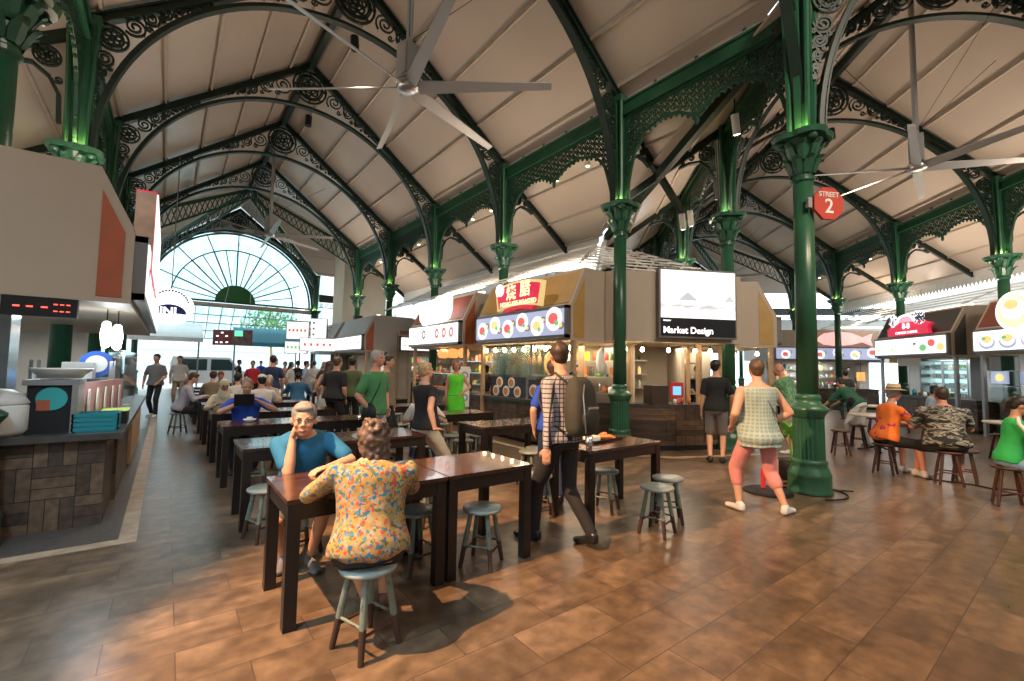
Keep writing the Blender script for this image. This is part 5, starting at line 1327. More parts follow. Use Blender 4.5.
def person(label, pos, hd, H=1.70, pose='stand', skin='asian', hair=('short', 'black'), top=('short', 'grey'), bottom=('long', 'black'), shoes='black',
           lean=(0, 0), head=(0, 0), hands=(None, None), feet=(None, None), seat=.46, vox=.013, fat=1.0, elb=((.5, -.6, -.2), (.5, -.6, -.2)), face=False, cap=None, mat_head=None,
           group='people in the hall', sh_yaw=0, belly=0, kneesp=.13, hs_=1.0, hdrop=0, hfwd=0, fingers=None, wr=.006, knees=None):
    k = H/1.72; rnd = random.Random(label)
    bd = MB(); up = MB(); lo = MB()
    if pose == 'sit': pel = Vector((0, 0, seat+.10*k)); 
    else: pel = Vector((0, 0, .93*k))
    if pose == 'perch': pel = Vector((0, 0, seat+.10*k))
    fl_, sl_ = math.radians(lean[0]), math.radians(lean[1])
    sp = Vector((sin(sl_), sin(fl_)*cos(sl_), cos(fl_)*cos(sl_))).normalized()
    sy = math.radians(sh_yaw); rt = Vector((cos(sy), sin(sy), 0)); rt = (rt-sp*rt.dot(sp)).normalized(); fw = sp.cross(rt)
    P = lambda t, x=0, y=0: pel+sp*(t*k)+rt*(x*k)+fw*(y*k)
    base_rt = Vector((1, 0, 0))
    # torso rings (t, half width, half depth, forward shift)
    rings = [(-.16, .165, .13, 0), (-.10, .12, .095, 0), (-.04, .160, .112, 0), (.03, .165, .118, 0), (.12, .148, .108, .005), (.20, .140, .105, .008), (.30, .152, .108, .008), (.40, .168, .108, .0), (.47, .172, .098, -.005), (.515, .15, .078, -.01), (.545, .085, .062, -.012), (.575, .058, .058, -.008)]
    def torso(mb, infl, t0=-9, t1=9, fl=0, squash=1):
        n = 24; vs = []; fs = []; rr = [r for r in rings if t0 <= r[0] <= t1]
        for i, (t, w, d, s_) in enumerate(rr):
            e = infl+(fl*max(0, (.25-t)/.3) if fl else 0)
            bf = belly*math.exp(-((t-.12)/.12)**2)
            f = min(1, max(0, (t+.0)/.25)); rx = (base_rt*(1-f)+rt*f).normalized(); fy = sp.cross(rx).normalized()
            c = pel+sp*(t*k)+fy*((s_+bf*.5)*k)
            for q in range(n):
                a = 2*PI*q/n
                vs.append(c+rx*((w*fat+e)*k*cos(a))+fy*((d*fat+e+bf*.5)*k*sin(a)))
        for i in range(len(rr)-1): fs += [(i*n+q, i*n+(q+1) % n, (i+1)*n+(q+1) % n, (i+1)*n+q) for q in range(n)]
        fs.append(tuple(range(n-1, -1, -1))); fs.append(tuple((len(rr)-1)*n+q for q in range(n)))
        mb.add(vs, fs)
    torso(bd, 0, -.12)
    if fat > 1.05 or True: bd.ell(P(.0, 0, -.05), (.14*k*fat, .09*k*fat, .10*k))
    # head
    hy, hp = math.radians(head[0]), math.radians(head[1])
    nb = P(.56, 0, -.01); RH = Matrix.Rotation(-hy, 3, 'Z') @ Matrix.Rotation(hp, 3, 'X')
    hc = nb+sp*(.07*k)+Vector((0, .018+hfwd, .093-hdrop))*k + (RH @ Vector((0, .02, 0)))*k*.8 + Vector((0, sin(-hp)*.03, 0))
    kb = k; k = k*hs_
    HP = lambda x, y, z: hc+(RH @ Vector((x, y, z)))*k
    R3 = RH
    bd.cap(nb-sp*.03*k, HP(0, -.02, -.06), .056*k*min(fat, 1.1), .052*k)
    bd.ell(HP(0, -.012, .022), (.076*k, .094*k, .098*k), R3, 20, 14)
    bd.ell(HP(0, .022, -.042), (.060*k, .066*k, .072*k), R3, 16, 10)
    bd.ell(HP(0, .052, -.088), (.028*k, .026*k, .022*k), R3)
    bd.tube([HP(0, .078, .012), HP(0, .098, -.012), HP(0, .107, -.026)], [.009*k, .012*k, .015*k], 8)
    bd.ell(HP(.013, .090, -.028), (.009*k, .010*k, .008*k), R3); bd.ell(HP(-.013, .090, -.028), (.009*k, .010*k, .008*k), R3)
    bd.ell(HP(0, .079, -.056), (.026*k, .013*k, .008*k), R3); bd.ell(HP(0, .077, -.066), (.022*k, .013*k, .008*k), R3)
    for s in (-1, 1):
        bd.ell(HP(s*.078, -.008, -.008), (.010*k, .020*k, .032*k), R3); bd.ell(HP(s*.034, .077, .022), (.024*k, .012*k, .008*k), R3); bd.ell(HP(s*.042, .062, -.022), (.022*k, .020*k, .022*k), R3)
    k = kb
    # arms
    ends = []
    for i, s in enumerate((-1, 1)):
        shd_ = P(.47, s*.165*fat, -.005); tgt = hands[i]
        if tgt is None: w = shd_+Vector((s*.07, .03, -.50))*k
        else: w = Vector(tgt)
        pole = Vector((s*elb[i][0], elb[i][1], elb[i][2]))
        e, w = ik(shd_, w, .285*k, .255*k, pole); ends.append((shd_, e, w))
        af = .5+.5*fat
        bd.cap(shd_, e, .050*k*af, .040*k*af); bd.cap(e, shd_.lerp(w, 0)*0+e.lerp(w, .35), .040*k*af, .041*k*af); bd.cap(e.lerp(w, .3), w, .041*k*af, .026*k)
        # hand
        fd = (w-e).normalized(); inw = Vector((-s, .15, 0)) if tgt is None else Vector((-s*.3, .2, -1))
        fing = None
        if fingers and fingers[i]: fd, inw = Vector(fingers[i][0]).normalized(), Vector(fingers[i][1])
        n_ = (inw-fd*inw.dot(fd)).normalized(); l_ = fd.cross(n_).normalized()
        if s < 0: l_ = -l_
        # l_ points to the thumb side
        if (tgt is None) and l_.y < 0: l_ = -l_
        pc = w+fd*.045*k
        mxh = Matrix((l_, n_, fd)).transposed()
        bd.ell(pc+fd*.005*k, (.042*k, .017*k, .052*k), mxh, 12, 8)
        bd.cap(w-fd*.01, w+fd*.03*k, .025*k, .024*k)
        curl = .25 if not (fingers and fingers[i]) else fingers[i][2]
        for q, (off, ln) in enumerate(((.031, .070), (.011, .080), (-.010, .074), (-.030, .058))):
            p0_ = w+fd*.080*k+l_*off*k; d1 = (fd+n_*curl*.8).normalized(); d2 = (fd+n_*curl*2.4).normalized()
            p1_ = p0_+d1*ln*.5*k; p2_ = p1_+d2*ln*.5*k
            bd.cap(p0_-fd*.02*k, p1_, .0100*k, .0092*k, 8); bd.cap(p1_, p2_, .0092*k, .0078*k, 8)
        p0_ = w+fd*.03*k+l_*.030*k; d1 = (fd*.7+l_*.75+n_*.3).normalized(); p1_ = p0_+d1*.04*k; p2_ = p1_+(fd+n_*.4+l_*.1).normalized()*.032*k
        bd.cap(p0_, p1_, .0135*k, .011*k, 8); bd.cap(p1_, p2_, .011*k, .009*k, 8)
        # sleeve
        st = top[0]
        if st == 'short': up.cap(shd_-Vector((0, 0, .005)), shd_.lerp(e, .72), .064*k*af, .062*k*af)
        elif st == 'cap': up.cap(shd_, shd_.lerp(e, .35), .062*k*af, .056*k*af)
        elif st == 'elbow': up.cap(shd_, e, .064*k*af, .06*k*af); up.cap(e, e.lerp(w, .15), .062*k*af, .06*k*af)
        elif st == 'long': up.cap(shd_, e, .062*k*af, .050*k*af); up.cap(e, e.lerp(w, .95), .050*k*af, .036*k)
    # legs
    hips = []
    for i, s in enumerate((-1, 1)):
        hip = pel+Vector((s*.088*k*fat, 0, -.04*k)); ft = feet[i]
        if pose == 'sit':
            tgt = Vector(ft[:3] if ft is not None else (s*kneesp, .40*k, .085)); pole = Vector((s*.25, 1, 1))
            if knees and knees[i]: pole = Vector(knees[i])
        else:
            tgt = Vector(ft[:3] if ft is not None else (s*.10, 0, .085)); pole = Vector((s*.12, 1, 0))
            if knees and knees[i]: pole = Vector(knees[i])
        kn, an = ik(hip, tgt, .44*k, .415*k, pole); hips.append((hip, kn, an))
        lf = .6+.4*fat
        bd.cap(hip, kn, .078*k*lf, .053*k*lf); bd.cap(kn, kn.lerp(an, .35), .050*k*lf, .052*k*lf); bd.cap(kn.lerp(an, .3), an, .051*k*lf, .033*k)
        fdv = Vector((an.x-hip.x, 0, 0))*0+Vector((s*.18, 1, 0)); fdv.normalize()
        pitch_ = 0
        if ft is not None and len(ft) > 3: fdv = Vector((sin(math.radians(ft[3])), cos(math.radians(ft[3])), 0))
        if ft is not None and len(ft) > 4: fdv = (fdv*cos(math.radians(ft[4]))+Vector((0, 0, sin(math.radians(ft[4]))))).normalized()
        hl = an+Vector((0, 0, -.045*k))-fdv*.035*k; toe = an+Vector((0, 0, -.058*k))+fdv*.155*k
        bd.cap(hl, an, .032*k, .034*k); bd.cap(hl, toe, .030*k, .024*k); bd.ell(toe, (.042*k, .05*k, .022*k), Matrix.Rotation(-math.atan2(fdv.x, fdv.y), 3, 'Z'))
        hips[i] += (hl, toe, fdv)
        bt = bottom[0]
        if bt == 'long': lo.cap(hip, kn, .088*k*lf, .066*k*lf); lo.cap(kn, an+Vector((0, 0, .01)), .066*k*lf, .052*k*lf)
        elif bt == 'capri': lo.cap(hip, kn, .092*k*lf, .070*k*lf); lo.cap(kn, kn.lerp(an, .38), .069*k*lf, .066*k*lf)
        elif bt == 'shorts': lo.cap(hip, hip.lerp(kn, .9), .092*k*lf, .078*k*lf)
    body = remesh(bd, 'person', SKIN[skin], None, vox, 3 if vox < .01 else 2)
    body.location = (pos[0], pos[1], pos[2] if len(pos) > 2 else 0); body.rotation_euler = (0, 0, -math.radians(hd))
    tag(body, label, 'person', group)
    V2 = max(vox, .012)
    # trousers
    if bottom[0] in ('long', 'capri', 'shorts'):
        torso(lo, .012, -.12, .13)
        lo.ell(P(.0, 0, -.055), (.15*k*fat, .098*k*fat, .11*k))
        remesh(lo, {'long': 'trousers', 'capri': 'capri_trousers', 'shorts': 'shorts'}[bottom[0]], CL[bottom[1]], body, V2, 4, wr)
    elif bottom[0] in ('skirt', 'dress'):
        b = MB(); kn = (hips[0][1]+hips[1][1])/2; n = 22; vs = []
        for t, w in ((.1, .155), (0, .20), (-.2, .225), (-.46, .25)):
            c = pel+Vector((0, 0, t*k)); vs += [c+Vector((cos(2*PI*q/n)*w*k, sin(2*PI*q/n)*w*.8*k, 0)) for q in range(n)]
        fs = [(i*n+q, i*n+(q+1) % n, (i+1)*n+(q+1) % n, (i+1)*n+q)[::-1] for i in range(3) for q in range(n)]+[tuple(range(n)), tuple(3*n+q for q in range(n))[::-1]]
        b.add(vs, fs); remesh(b, 'skirt', CL[bottom[1]], body, V2, 3, wr*1.4)
    # top
    t1 = .52 if top[0] in ('none', 'tank') else .548
    torso(up, .016, (-.07 if top[0] != 'tank' else .0) if len(top) < 4 else -.3, t1, fl=.035 if len(top) < 3 else top[2])
    if pose == 'sit': up.ell(P(.0, 0, -.05), (.16*k*fat, .11*k*fat, .09*k))
    if len(top) > 3: up.ell(P(-.06, 0, -.03), (.225*k*fat*.9, .165*k*fat*.95, .13*k))
    if top[0] in ('none',): 
        for s in (-1, 1): up.cap(P(.46, s*.10*fat), P(.40, s*.15*fat), .055*k, .05*k)
    remesh(up, 'dress_top' if bottom[0] == 'dress' else 'shirt', CL[top[1]], body, V2, 4, wr*1.2)
    # shoes
    if shoes:
        for i in (0, 1):
            hl, toe, fdv = hips[i][3:]; b = MB(); Rz = Matrix.Rotation(-math.atan2(fdv.x, fdv.y), 3, 'Z')
            b.cap(hl+Vector((0, 0, .004)), toe, .042*k, .032*k); b.ell(toe+fdv*.01, (.048*k, .058*k, .030*k), Rz); b.cap(hl+Vector((0, 0, .03*k)), hips[i][2]+Vector((0, 0, .0)), .040*k, .041*k)
            o = remesh(b, 'shoe', SHOE[shoes], body, .011, 2)
            zm = min(v.co.z for v in o.data.vertices)
            if len(feet[i] or ()) < 5:
                for v in o.data.vertices:
                    if v.co.z < .004: v.co.z = .002
    # hair
    k = kb*hs_; HP = lambda x, y, z: hc+(RH @ Vector((x, y, z)))*k
    hs, hcol = hair; b = MB(); hv = max(.008, vox*.85)
    if hs in ('short', 'thin', 'curly', 'bun', 'long', 'ponytail', 'bob'):
        q = .006 if hs != 'thin' else .002
        b.ell(HP(0, -.022, .036), (.080*k+q, .092*k+q, .090*k+q), R3, 20, 14); b.ell(HP(0, -.052, -.012), (.072*k, .055*k, .072*k), R3)
        if hs == 'short': b.ell(HP(0, .040, .086), (.058*k, .040*k, .030*k), R3)
    if hs == 'curly':
        for j in range(110):
            a = rnd.uniform(0, 2*PI); z = rnd.uniform(-.06, .12); r = math.sqrt(max(.01, 1-(z/.14)**2)); y = -.03+.095*r*sin(a)
            if y > .055 and z < .07: continue
            b.ell(HP(.088*r*cos(a), y, z+.01), (rnd.uniform(.012, .02)*k,)*3, None, 8, 6)
        b.ell(HP(0, -.055, -.05), (.088*k, .062*k, .085*k), R3)
        for j in range(40):
            a = rnd.uniform(PI*1.05, PI*1.95); b.ell(HP(.088*cos(a), -.04+.07*sin(a), rnd.uniform(-.13, 0)), (rnd.uniform(.012, .02)*k,)*3, None, 8, 6)
    if hs == 'bob':
        b.ell(HP(0, -.05, -.03), (.092*k, .062*k, .10*k), R3)
        for s in (-1, 1): b.ell(HP(s*.078, -.015, -.015), (.022*k, .05*k, .085*k), R3)
    if hs == 'long':
        b.tube([HP(0, -.06, .0), HP(0, -.085, -.08), P(.48, 0, -.12), P(.36, 0, -.13)], [.075*k, .085*k, .085*k, .04*k], 12, .6)
        for s in (-1, 1): b.ell(HP(s*.075, -.02, -.03), (.022*k, .045*k, .09*k), R3)
    if hs == 'ponytail':
        b.ell(HP(0, -.105, .055), (.028*k, .03*k, .03*k), R3); b.tube([HP(0, -.11, .05), HP(0, -.15, .0), HP(0, -.13, -.12), HP(0, -.11, -.2)], [.025*k, .034*k, .034*k, .014*k], 10)
    if hs == 'bun': b.ell(HP(0, -.10, .06), (.045*k,)*3)
    if hs == 'scarf':
        b.ell(HP(0, -.015, .025), (.090*k, .100*k, .108*k), R3, 18, 12); b.ell(HP(0, -.02, -.08), (.085*k, .085*k, .075*k), R3); b.cap(HP(0, -.01, -.1), P(.5), .085*k, .13*k)
        # opening for the face is left by the chin and nose standing proud
        o = remesh(b, 'headscarf', CL[hcol], body, hv, 3, .002)
    elif hs != 'bald':
        o = remesh(b, 'hair', HAIR[hcol], body, hv, 2, .006 if hs == 'curly' else .003, 30)
    if cap == 'straw':
        t = HP; b = MB(); n = 28; T_ = Matrix.Translation(HP(0, -.01, .075)) @ RH.to_4x4() @ Matrix.Rotation(.08, 4, 'X')
        b.lathe([(.175*k, -.005), (.18*k, .0), (.098*k, .012), (.092*k, .085), (.075*k, .105), (.03*k, .10)], n, mx=T_); o = b.build('straw_hat', mat('straw', (.52, .40, .24), .8, 0, .25, 40), body, True)
        b = MB(); b.lathe([(.1*k, .014), (.101*k, .03), (.097*k, .045)], n, mx=T_); b.build('hat_band', CL['brown'], o)
    if cap in ('cap', 'whitecap', 'blackcap'):
        b = MB(); b.ell(HP(0, -.012, .062), (.088*k, .102*k, .078*k), R3); b.ell(HP(0, .10, .062), (.062*k, .07*k, .010*k), R3)
        remesh(b, 'cap', CL[{'cap': 'beige', 'whitecap': 'white', 'blackcap': 'black'}[cap]], body, .009, 2)
    if face:
        for s in (-1, 1):
            e_ = MB().ell(HP(s*.031, .0765, .006), (.013*k, .009*k, .0055*k), R3, 10, 8).build('eye', EYED if face == 1 else EYEW, body, True)
            if face == 2: MB().ell(HP(s*.031, .083, .006), (.0055*k, .004*k, .005*k), R3, 8, 6).build('iris', EYED, e_, True)
            MB().tube([HP(s*.014, .086, .028), HP(s*.032, .084, .033), HP(s*.052, .070, .028)], [.0035*k, .0045*k, .0025*k], 6).build('eyebrow', HAIR[hcol] if hcol in HAIR else EYED, body)
        MB().tube([HP(-.024, .083, -.061), HP(0, .0925, -.060), HP(.024, .083, -.061)], [.0035*k, .006*k, .0035*k], 6).build('mouth', LIP, body)
    body['_h'] = 0; del body['_h']
    return dict(o=body, arms=ends, legs=hips, head=hc, HP=HP, P=P, RH=RH, k=k, pel=pel)
def world(o, p): return Matrix.Translation(o.location) @ Matrix.Rotation(o.rotation_euler.z, 4, 'Z') @ Vector(p)
def loc_of(x, y, hd, w):
    """world point to a person's local frame"""
    return (Matrix.Translation(Vector((x, y, 0))) @ Matrix.Rotation(-math.radians(hd), 4, 'Z')).inverted() @ Vector(w)
def accessory(pn, mb, name, m, label, cat, smooth=True):
    o = mb.build(name, m, None, smooth); o.matrix_world = Matrix.Translation(pn['o'].location) @ Matrix.Rotation(pn['o'].rotation_euler.z, 4, 'Z')
    return tag(o, label, cat)


# --- elderly man, blue shirt, chin on hand, facing the viewer
p = person('elderly man with silver hair and glasses in blue T-shirt, cheek resting on his hand', (.98, 4.17), 190, 1.70, 'sit', 'asian', ('short', 'silver'), ('short', 'blue', .03), ('shorts', 'greyshort'), 'grey',
    lean=(27, 3), head=(6, -4), hands=((-.13, .53, .815), (.11, .35, 1.02)), fingers=((( .75, .45, 0), (0, 0, -1), .5), ((-.12, .0, 1), (-1, .1, 0), .55)), vox=.0075, fat=1.12, face=2,
    hs_=1.12, hdrop=.045, hfwd=.03, feet=((-.06, .28, .085), (.13, .18, .085)), elb=((1, .2, -.5), (-.3, .8, -1)), wr=.005)
b = MB(); HP = p['HP']
for s in (-1, 1): b.tube([HP(s*.031+.022*cos(2*PI*k/16), .0885-.003*abs(cos(2*PI*k/16)), .006+.016*sin(2*PI*k/16)) for k in range(17)], .0012, 5); b.tube([HP(s*.052, .086, .010), HP(s*.078, .0, .012)], .0012, 5)
b.tube([HP(-.009, .092, .008), HP(.009, .092, .008)], .0012, 5)
accessory(p, b, 'glasses', M['black'], 'thin wire glasses worn by the elderly man in blue', 'glasses')
# --- woman in floral shirt, back to the viewer
p = person('woman in bright floral shirt seated on the front stool, back to the viewer', (.99, 2.62), 16, 1.52, 'sit', 'asian', ('curly', 'brown'), ('long', 'floral', .02), ('capri', 'black'), 'brown',
    lean=(17, 2), head=(-5, -8), hands=((-.20, .42, .82), (.12, .46, .82)), vox=.008, fat=1.42, belly=.05, hs_=1.12, hdrop=.03, elb=((1, -.2, -.5), (1, -.2, -.5)), feet=((.02, .36, .085), (.13, .38, .085)), knees=((-.1, 1, .3), (.1, 1, .3)), kneesp=.1, wr=.010)
# --- man with backpack
p = person('man in black-white check shirt and black trousers walking with a dark backpack', (2.95, 3.05), -6, 1.80, 'stand', 'light', ('short', 'dark'), ('long', 'plaid', .02), ('long', 'black'), 'black',
    lean=(4, 0), head=(28, 0), hands=((-.25, -.03, .79), (.25, .20, .86)), feet=((-.12, .24, .088), (.12, -.24, .13, 10, -14)), vox=.008, fat=1.05, wr=.006, elb=((.4, -1, 0), (.4, -1, 0)))
Pp = p['P']; b = MB(); n = 16; vs = []; fs = []
prof = [(.02, .10, .03), (.03, .15, .075), (.10, .17, .10), (.25, .165, .105), (.38, .15, .095), (.48, .12, .07), (.52, .07, .03)]
for t, w, d in prof:
    c = Pp(t, 0, -.215)
    for q in range(n):
        a = 2*PI*q/n; ca, sa = cos(a), sin(a); e_ = .6; X_ = math.copysign(abs(ca)**e_, ca)*w; Y_ = math.copysign(abs(sa)**e_, sa)*d; vs.append(c+Vector((X_, Y_, 0)))
for i in range(len(prof)-1): fs += [(i*n+q, i*n+(q+1) % n, (i+1)*n+(q+1) % n, (i+1)*n+q) for q in range(n)]
fs += [tuple(range(n-1, -1, -1)), tuple((len(prof)-1)*n+q for q in range(n))]
b.add(vs, fs)
bpk = bpy.data.objects.new('backpack', None); COL.objects.link(bpk); bpk.matrix_world = Matrix.Translation(p['o'].location) @ Matrix.Rotation(p['o'].rotation_euler.z, 4, 'Z'); tag(bpk, 'dark grey-green backpack on the back of the man in check shirt', 'backpack')
bp_m = mat('backpack_fabric', (.035, .036, .030), .8, 0, .15, 10)
b.build('pack', bp_m, bpk, True)
b = MB(); vs2 = [Pp(.08, 0, -.335), Pp(.10, 0, -.335)]
b.ell(Pp(.17, 0, -.315), (.12, .035, .11)); b.build('front_pocket', bp_m, bpk, True)
MB().tube([Pp(.25, -.05, -.335), Pp(.25, .08, -.335)], .012, 8).build('pale_zip', M['grey'], bpk)
MB().tube([Pp(.05, -.09, -.325), Pp(.2, -.10, -.33), Pp(.36, -.09, -.315), Pp(.45, -.03, -.285)], .006, 6).build('piping', M['metal'], bpk)
for s in (-1, 1): MB().tube([Pp(.46, s*.09, -.17), Pp(.565, s*.115, -.04), Pp(.50, s*.125, .10), Pp(.34, s*.145, .135), Pp(.16, s*.17, .03), Pp(.06, s*.14, -.13)], .020, 8, .5).build('strap', bp_m, bpk, True)
# the others near by
X5, Y5 = at(554, 5.5)
person('person in bright blue shirt half hidden behind the backpack man', (X5, Y5), 35, 1.66, 'stand', 'light', ('short', 'dark'), ('short', 'royal'), ('long', 'navy'), 'black', head=(0, -6))
p = person('woman in pale green check top and pink capri trousers, hand on hip', (5.45, 2.42), 28, 1.70, 'stand', 'light', ('short', 'brown'), ('none', 'greenplaid', .02, -.17), ('capri', 'pink'), 'white',
    lean=(2, 1), head=(18, 2), hands=((-.22, .16, .98), (.20, .07, 1.0)), feet=((-.18, .10, .088, -5), (.25, -.10, .088, 62)), vox=.008, fat=1.30, belly=.03, elb=((.5, -.6, -.2), (1, -.75, 0)), wr=.008,
    fingers=(None, ((-.3, .3, -1), (-1, 0, 0), .3)))
b = MB(); b.tube([p['P'](.52, -.10, -.06), p['P'](.36, .02, -.155), p['P'](.18, .14, -.14)], .010, 6, .5); accessory(p, b, 'bag_strap', CL['grey'], 'thin grey strap slanting across the back of the pale green top', 'strap')
person('man in black T-shirt and grey shorts standing at the corner kiosk', (7.80, 4.18), 62, 1.76, 'stand', 'light', ('short', 'black'), ('short', 'black'), ('shorts', 'grey'), 'black', head=(28, 4), lean=(0, 0), hands=((-.24, .02, .86), None))
X, Y = at(793, 9.0)
person('man in green leaf-print shirt and beige shorts leaning over, behind the near column', (X, Y), 5, 1.78, 'stand', 'ruddy', ('bald', 'grey'), ('short', 'leafshirt', .03), ('shorts', 'beige'), 'white', lean=(22, 0), head=(-20, -20), hands=((-.15, .55, 1.0), (.12, .5, .95)), fat=1.2)
X, Y = at(858, 10.3)
p = person('person in loose dark green top and white trousers bending forward', (X, Y), 20, 1.66, 'stand', 'asian', ('short', 'black'), ('elbow', 'darkgreen', .05), ('long', 'white'), 'white', lean=(48, 8), head=(10, -30), hands=((-.2, .7, .8), (.15, .72, .82)), feet=((-.22, .05, .088), (.12, -.12, .088)), fat=1.05)
accessory(p, MB().ell(p['P'](.05, -.2, -.02), (.05, .09, .13)).tube([p['P'](.12, -.19, 0), p['P'](.45, .0, -.12)], .01, 6), 'shoulder_bag', M['black'], 'black shoulder bag at the hip of the bending person in green', 'bag')
p = person('man in orange print shirt and straw hat seated in profile', (9.35, 2.18), 128, 1.70, 'sit', 'ruddy', ('short', 'grey'), ('short', 'hawaii', .03), ('shorts', 'black'), 'white', lean=(14, 0), head=(0, -6), cap='straw', hands=((-.1, .5, .80), (.12, .52, .78)), vox=.010, fat=1.15, seat=.49, face=1)
person('heavy man in black and grey camouflage shirt seated with his back turned', (9.28, 1.42), 66, 1.74, 'sit', 'ruddy', ('short', 'dark'), ('short', 'camo', .04), ('shorts', 'black'), 'white', lean=(14, 0), head=(-8, -6), hands=((-.22, .42, .80), (.2, .45, .78)), vox=.010, fat=1.42, belly=.06, seat=.49, feet=((-.2, .32, .085), (.22, .3, .085)))
p = person('girl in green shirt with white shoulder stripe and black ponytail, looking down', (8.42, .74), 162, 1.60, 'sit', 'asian', ('ponytail', 'black'), ('short', 'kelly', .03), ('shorts', 'denim'), 'white', lean=(10, 0), head=(0, -22), hands=((-.08, .42, .74), (.10, .44, .72)), vox=.009, fat=.95, seat=.49, face=1)
b = MB(); 
for s in (-1, 1): sh_, el_, _w = p['arms'][0 if s < 0 else 1]; ax_ = (el_-sh_).normalized(); ou_ = Vector((s, -.35, .25)); ou_ = (ou_-ax_*ou_.dot(ax_)).normalized(); b.tube([p['P'](.565, s*.085, -.01), p['P'](.54, s*.14, -.015), sh_+ou_*.050+Vector((0, 0, .02)), sh_.lerp(el_, .35)+ou_*.056, sh_.lerp(el_, .8)+ou_*.056], .020, 8)
o = b.build('white_stripe', CL['white'], p['o'], True)
accessory(p, MB().ell((0, .30, .66), (.16, .10, .07)), 'lap_bag', M['black'], 'dark bag on the lap of the girl in green', 'bag')
X, Y = at(926, 11.0)
person('dark-haired person in dusty blue seen between the hat man and the camouflage shirt', (X, Y), 170, 1.62, 'sit', 'asian', ('bob', 'black'), ('long', 'paleblue'), ('long', 'black'), 'black', lean=(12, 0), head=(0, -10), seat=.49)
dup(br0, 'brown stool under the dark-haired person in dusty blue', (X, Y, 0), .2)
# centre group
p = person('man in green T-shirt standing with both hands on his hips', (2.42, 6.42), 150, 1.77, 'stand', 'ruddy', ('short', 'grey'), ('short', 'green', .03), ('long', 'paleblue'), 'white', lean=(2, 0), head=(-6, 2), hands=((-.20, .08, .99), (.20, .10, .98)), elb=((1, -.8, 0), (1, -.8, 0)), fat=1.1, vox=.011, face=1,
    fingers=(((.2, .4, -1), (1, 0, 0), .3), ((-.4, .5, -1), (-1, 0, 0), .3)))
b = MB(); b.ell(p['P'](-.02, .20, .08), (.055, .13, .15)); b.tube([p['P'](.10, .2, .10), p['P'](.35, .10, .15), p['P'](.55, -.09, .05), p['P'](.4, -.12, -.13)], .012, 6, .5)
accessory(p, b, 'shoulder_bag', M['black'], 'black shoulder bag hanging in front of the man in green', 'bag')
person('blond woman in black top and cream trousers perched on a table end', (2.74, 5.40), 78, 1.68, 'perch', 'light', ('short', 'blond'), ('cap', 'black'), ('long', 'cream'), 'white', lean=(-4, 0), head=(8, 4), seat=.74, hands=((-.12, .28, .95), (.33, -.12, .83)), elb=((.5, -.6, -.3), (.3, -1, .2)), feet=((-.1, .55, .088), (.1, .45, .088)), vox=.011, face=1,
    fingers=(None, ((0, 1, -.1), (0, 0, -1), .15)), fat=1.05)
X, Y = at(425, 6.7)
person('person with auburn bun in white blouse seated behind the blond woman', (X, Y), 30, 1.62, 'sit', 'light', ('bun', 'auburn'), ('short', 'white', .03), ('long', 'navy'), 'white', lean=(10, 0), hands=((-.15, .35, .8), (.2, .3, .8)))
stool(X, Y, .2, 'sage green stool under the person in the white blouse')
X, Y = at(457, 10.4)
p = person('woman in lime green dress facing the viewer near the donut stall', (X, Y), 205, 1.70, 'stand', 'ruddy', ('bob', 'auburn'), ('tank', 'lime'), ('dress', 'lime'), 'brown', head=(0, 0), hands=((-.14, .16, 1.02), (.22, .03, .86)), elb=((1, -.3, -.3), (.4, -1, 0)), face=1, vox=.011)
accessory(p, MB().ell((.26, .02, .80), (.05, .11, .14)).tube([(.24, .0, .92), (.19, .0, 1.4)], .008, 6), 'tote_bag', CL['brown'], 'brown bag beside the woman in the lime dress', 'bag')
X, Y = at(388, 8.0)
person('dark-haired man in brown shirt standing behind the man in green', (X, Y), 130, 1.74, 'stand', 'asian', ('short', 'black'), ('short', 'brown'), ('long', 'black'), 'black', face=1)
person('woman in loose black clothes standing in the aisle between the tables', (2.80, 9.72), 60, 1.72, 'stand', 'light', ('bun', 'brown'), ('short', 'black', .06), ('long', 'black'), 'black', lean=(6, 0), hands=(None, (.2, .12, .9)), fat=1.25, belly=.05)
person('man in dark green shirt standing beyond the woman in black', (3.33, 10.25), 20, 1.74, 'stand', 'asian', ('short', 'black'), ('short', 'olive'), ('long', 'black'), 'black')
X, Y = at(345, 11.3)
person('brown-haired woman in pale top beside the man in dark green shirt', (3.02, 10.95), 40, 1.64, 'stand', 'light', ('long', 'dark'), ('tank', 'beige'), ('skirt', 'white'), 'brown')
# people at the long rows
p = person('balding man in royal blue polo holding up a black tablet', (1.02, 8.12), 185, 1.68, 'sit', 'asian', ('thin', 'silver'), ('short', 'royal', .02), ('long', 'black'), 'black', lean=(10, 0), head=(0, -18), hands=((-.17, .30, 1.02), (.12, .30, 1.0)), elb=((1, .1, -.6), (1, .1, -.6)), fat=1.15, vox=.010, face=1)
t = thing('tablet', 'black tablet computer held up by the man in royal blue', 'tablet', (0, 0, 0)); t.matrix_world = Matrix.Translation(p['o'].location) @ Matrix.Rotation(p['o'].rotation_euler.z, 4, 'Z') @ Matrix.Translation(Vector((.04, .39, 1.06))) @ Matrix.Rotation(-.25, 4, 'X')
MB().b2((-.13, -.005, -.09), (.13, .005, .09)).build('case', M['black'], t); MB().b2((-.12, -.007, -.08), (.12, -.005, .08)).build('screen', M['ink'], t)
stool(1.02, 8.12, .3, 'sage green stool under the man in royal blue')
t = tag(MB().lathe([(.055, 0), (.06, .01), (.085, .03), (.085, .036), (.05, .02)], 18).lathe([(.035, .01), (.042, .06), (.036, .065)], 14).build('coffee_cup', M['foodw'], None, True, (.98, 7.36, .78)), 'white coffee cup on saucer in front of the man in royal blue', 'cup')
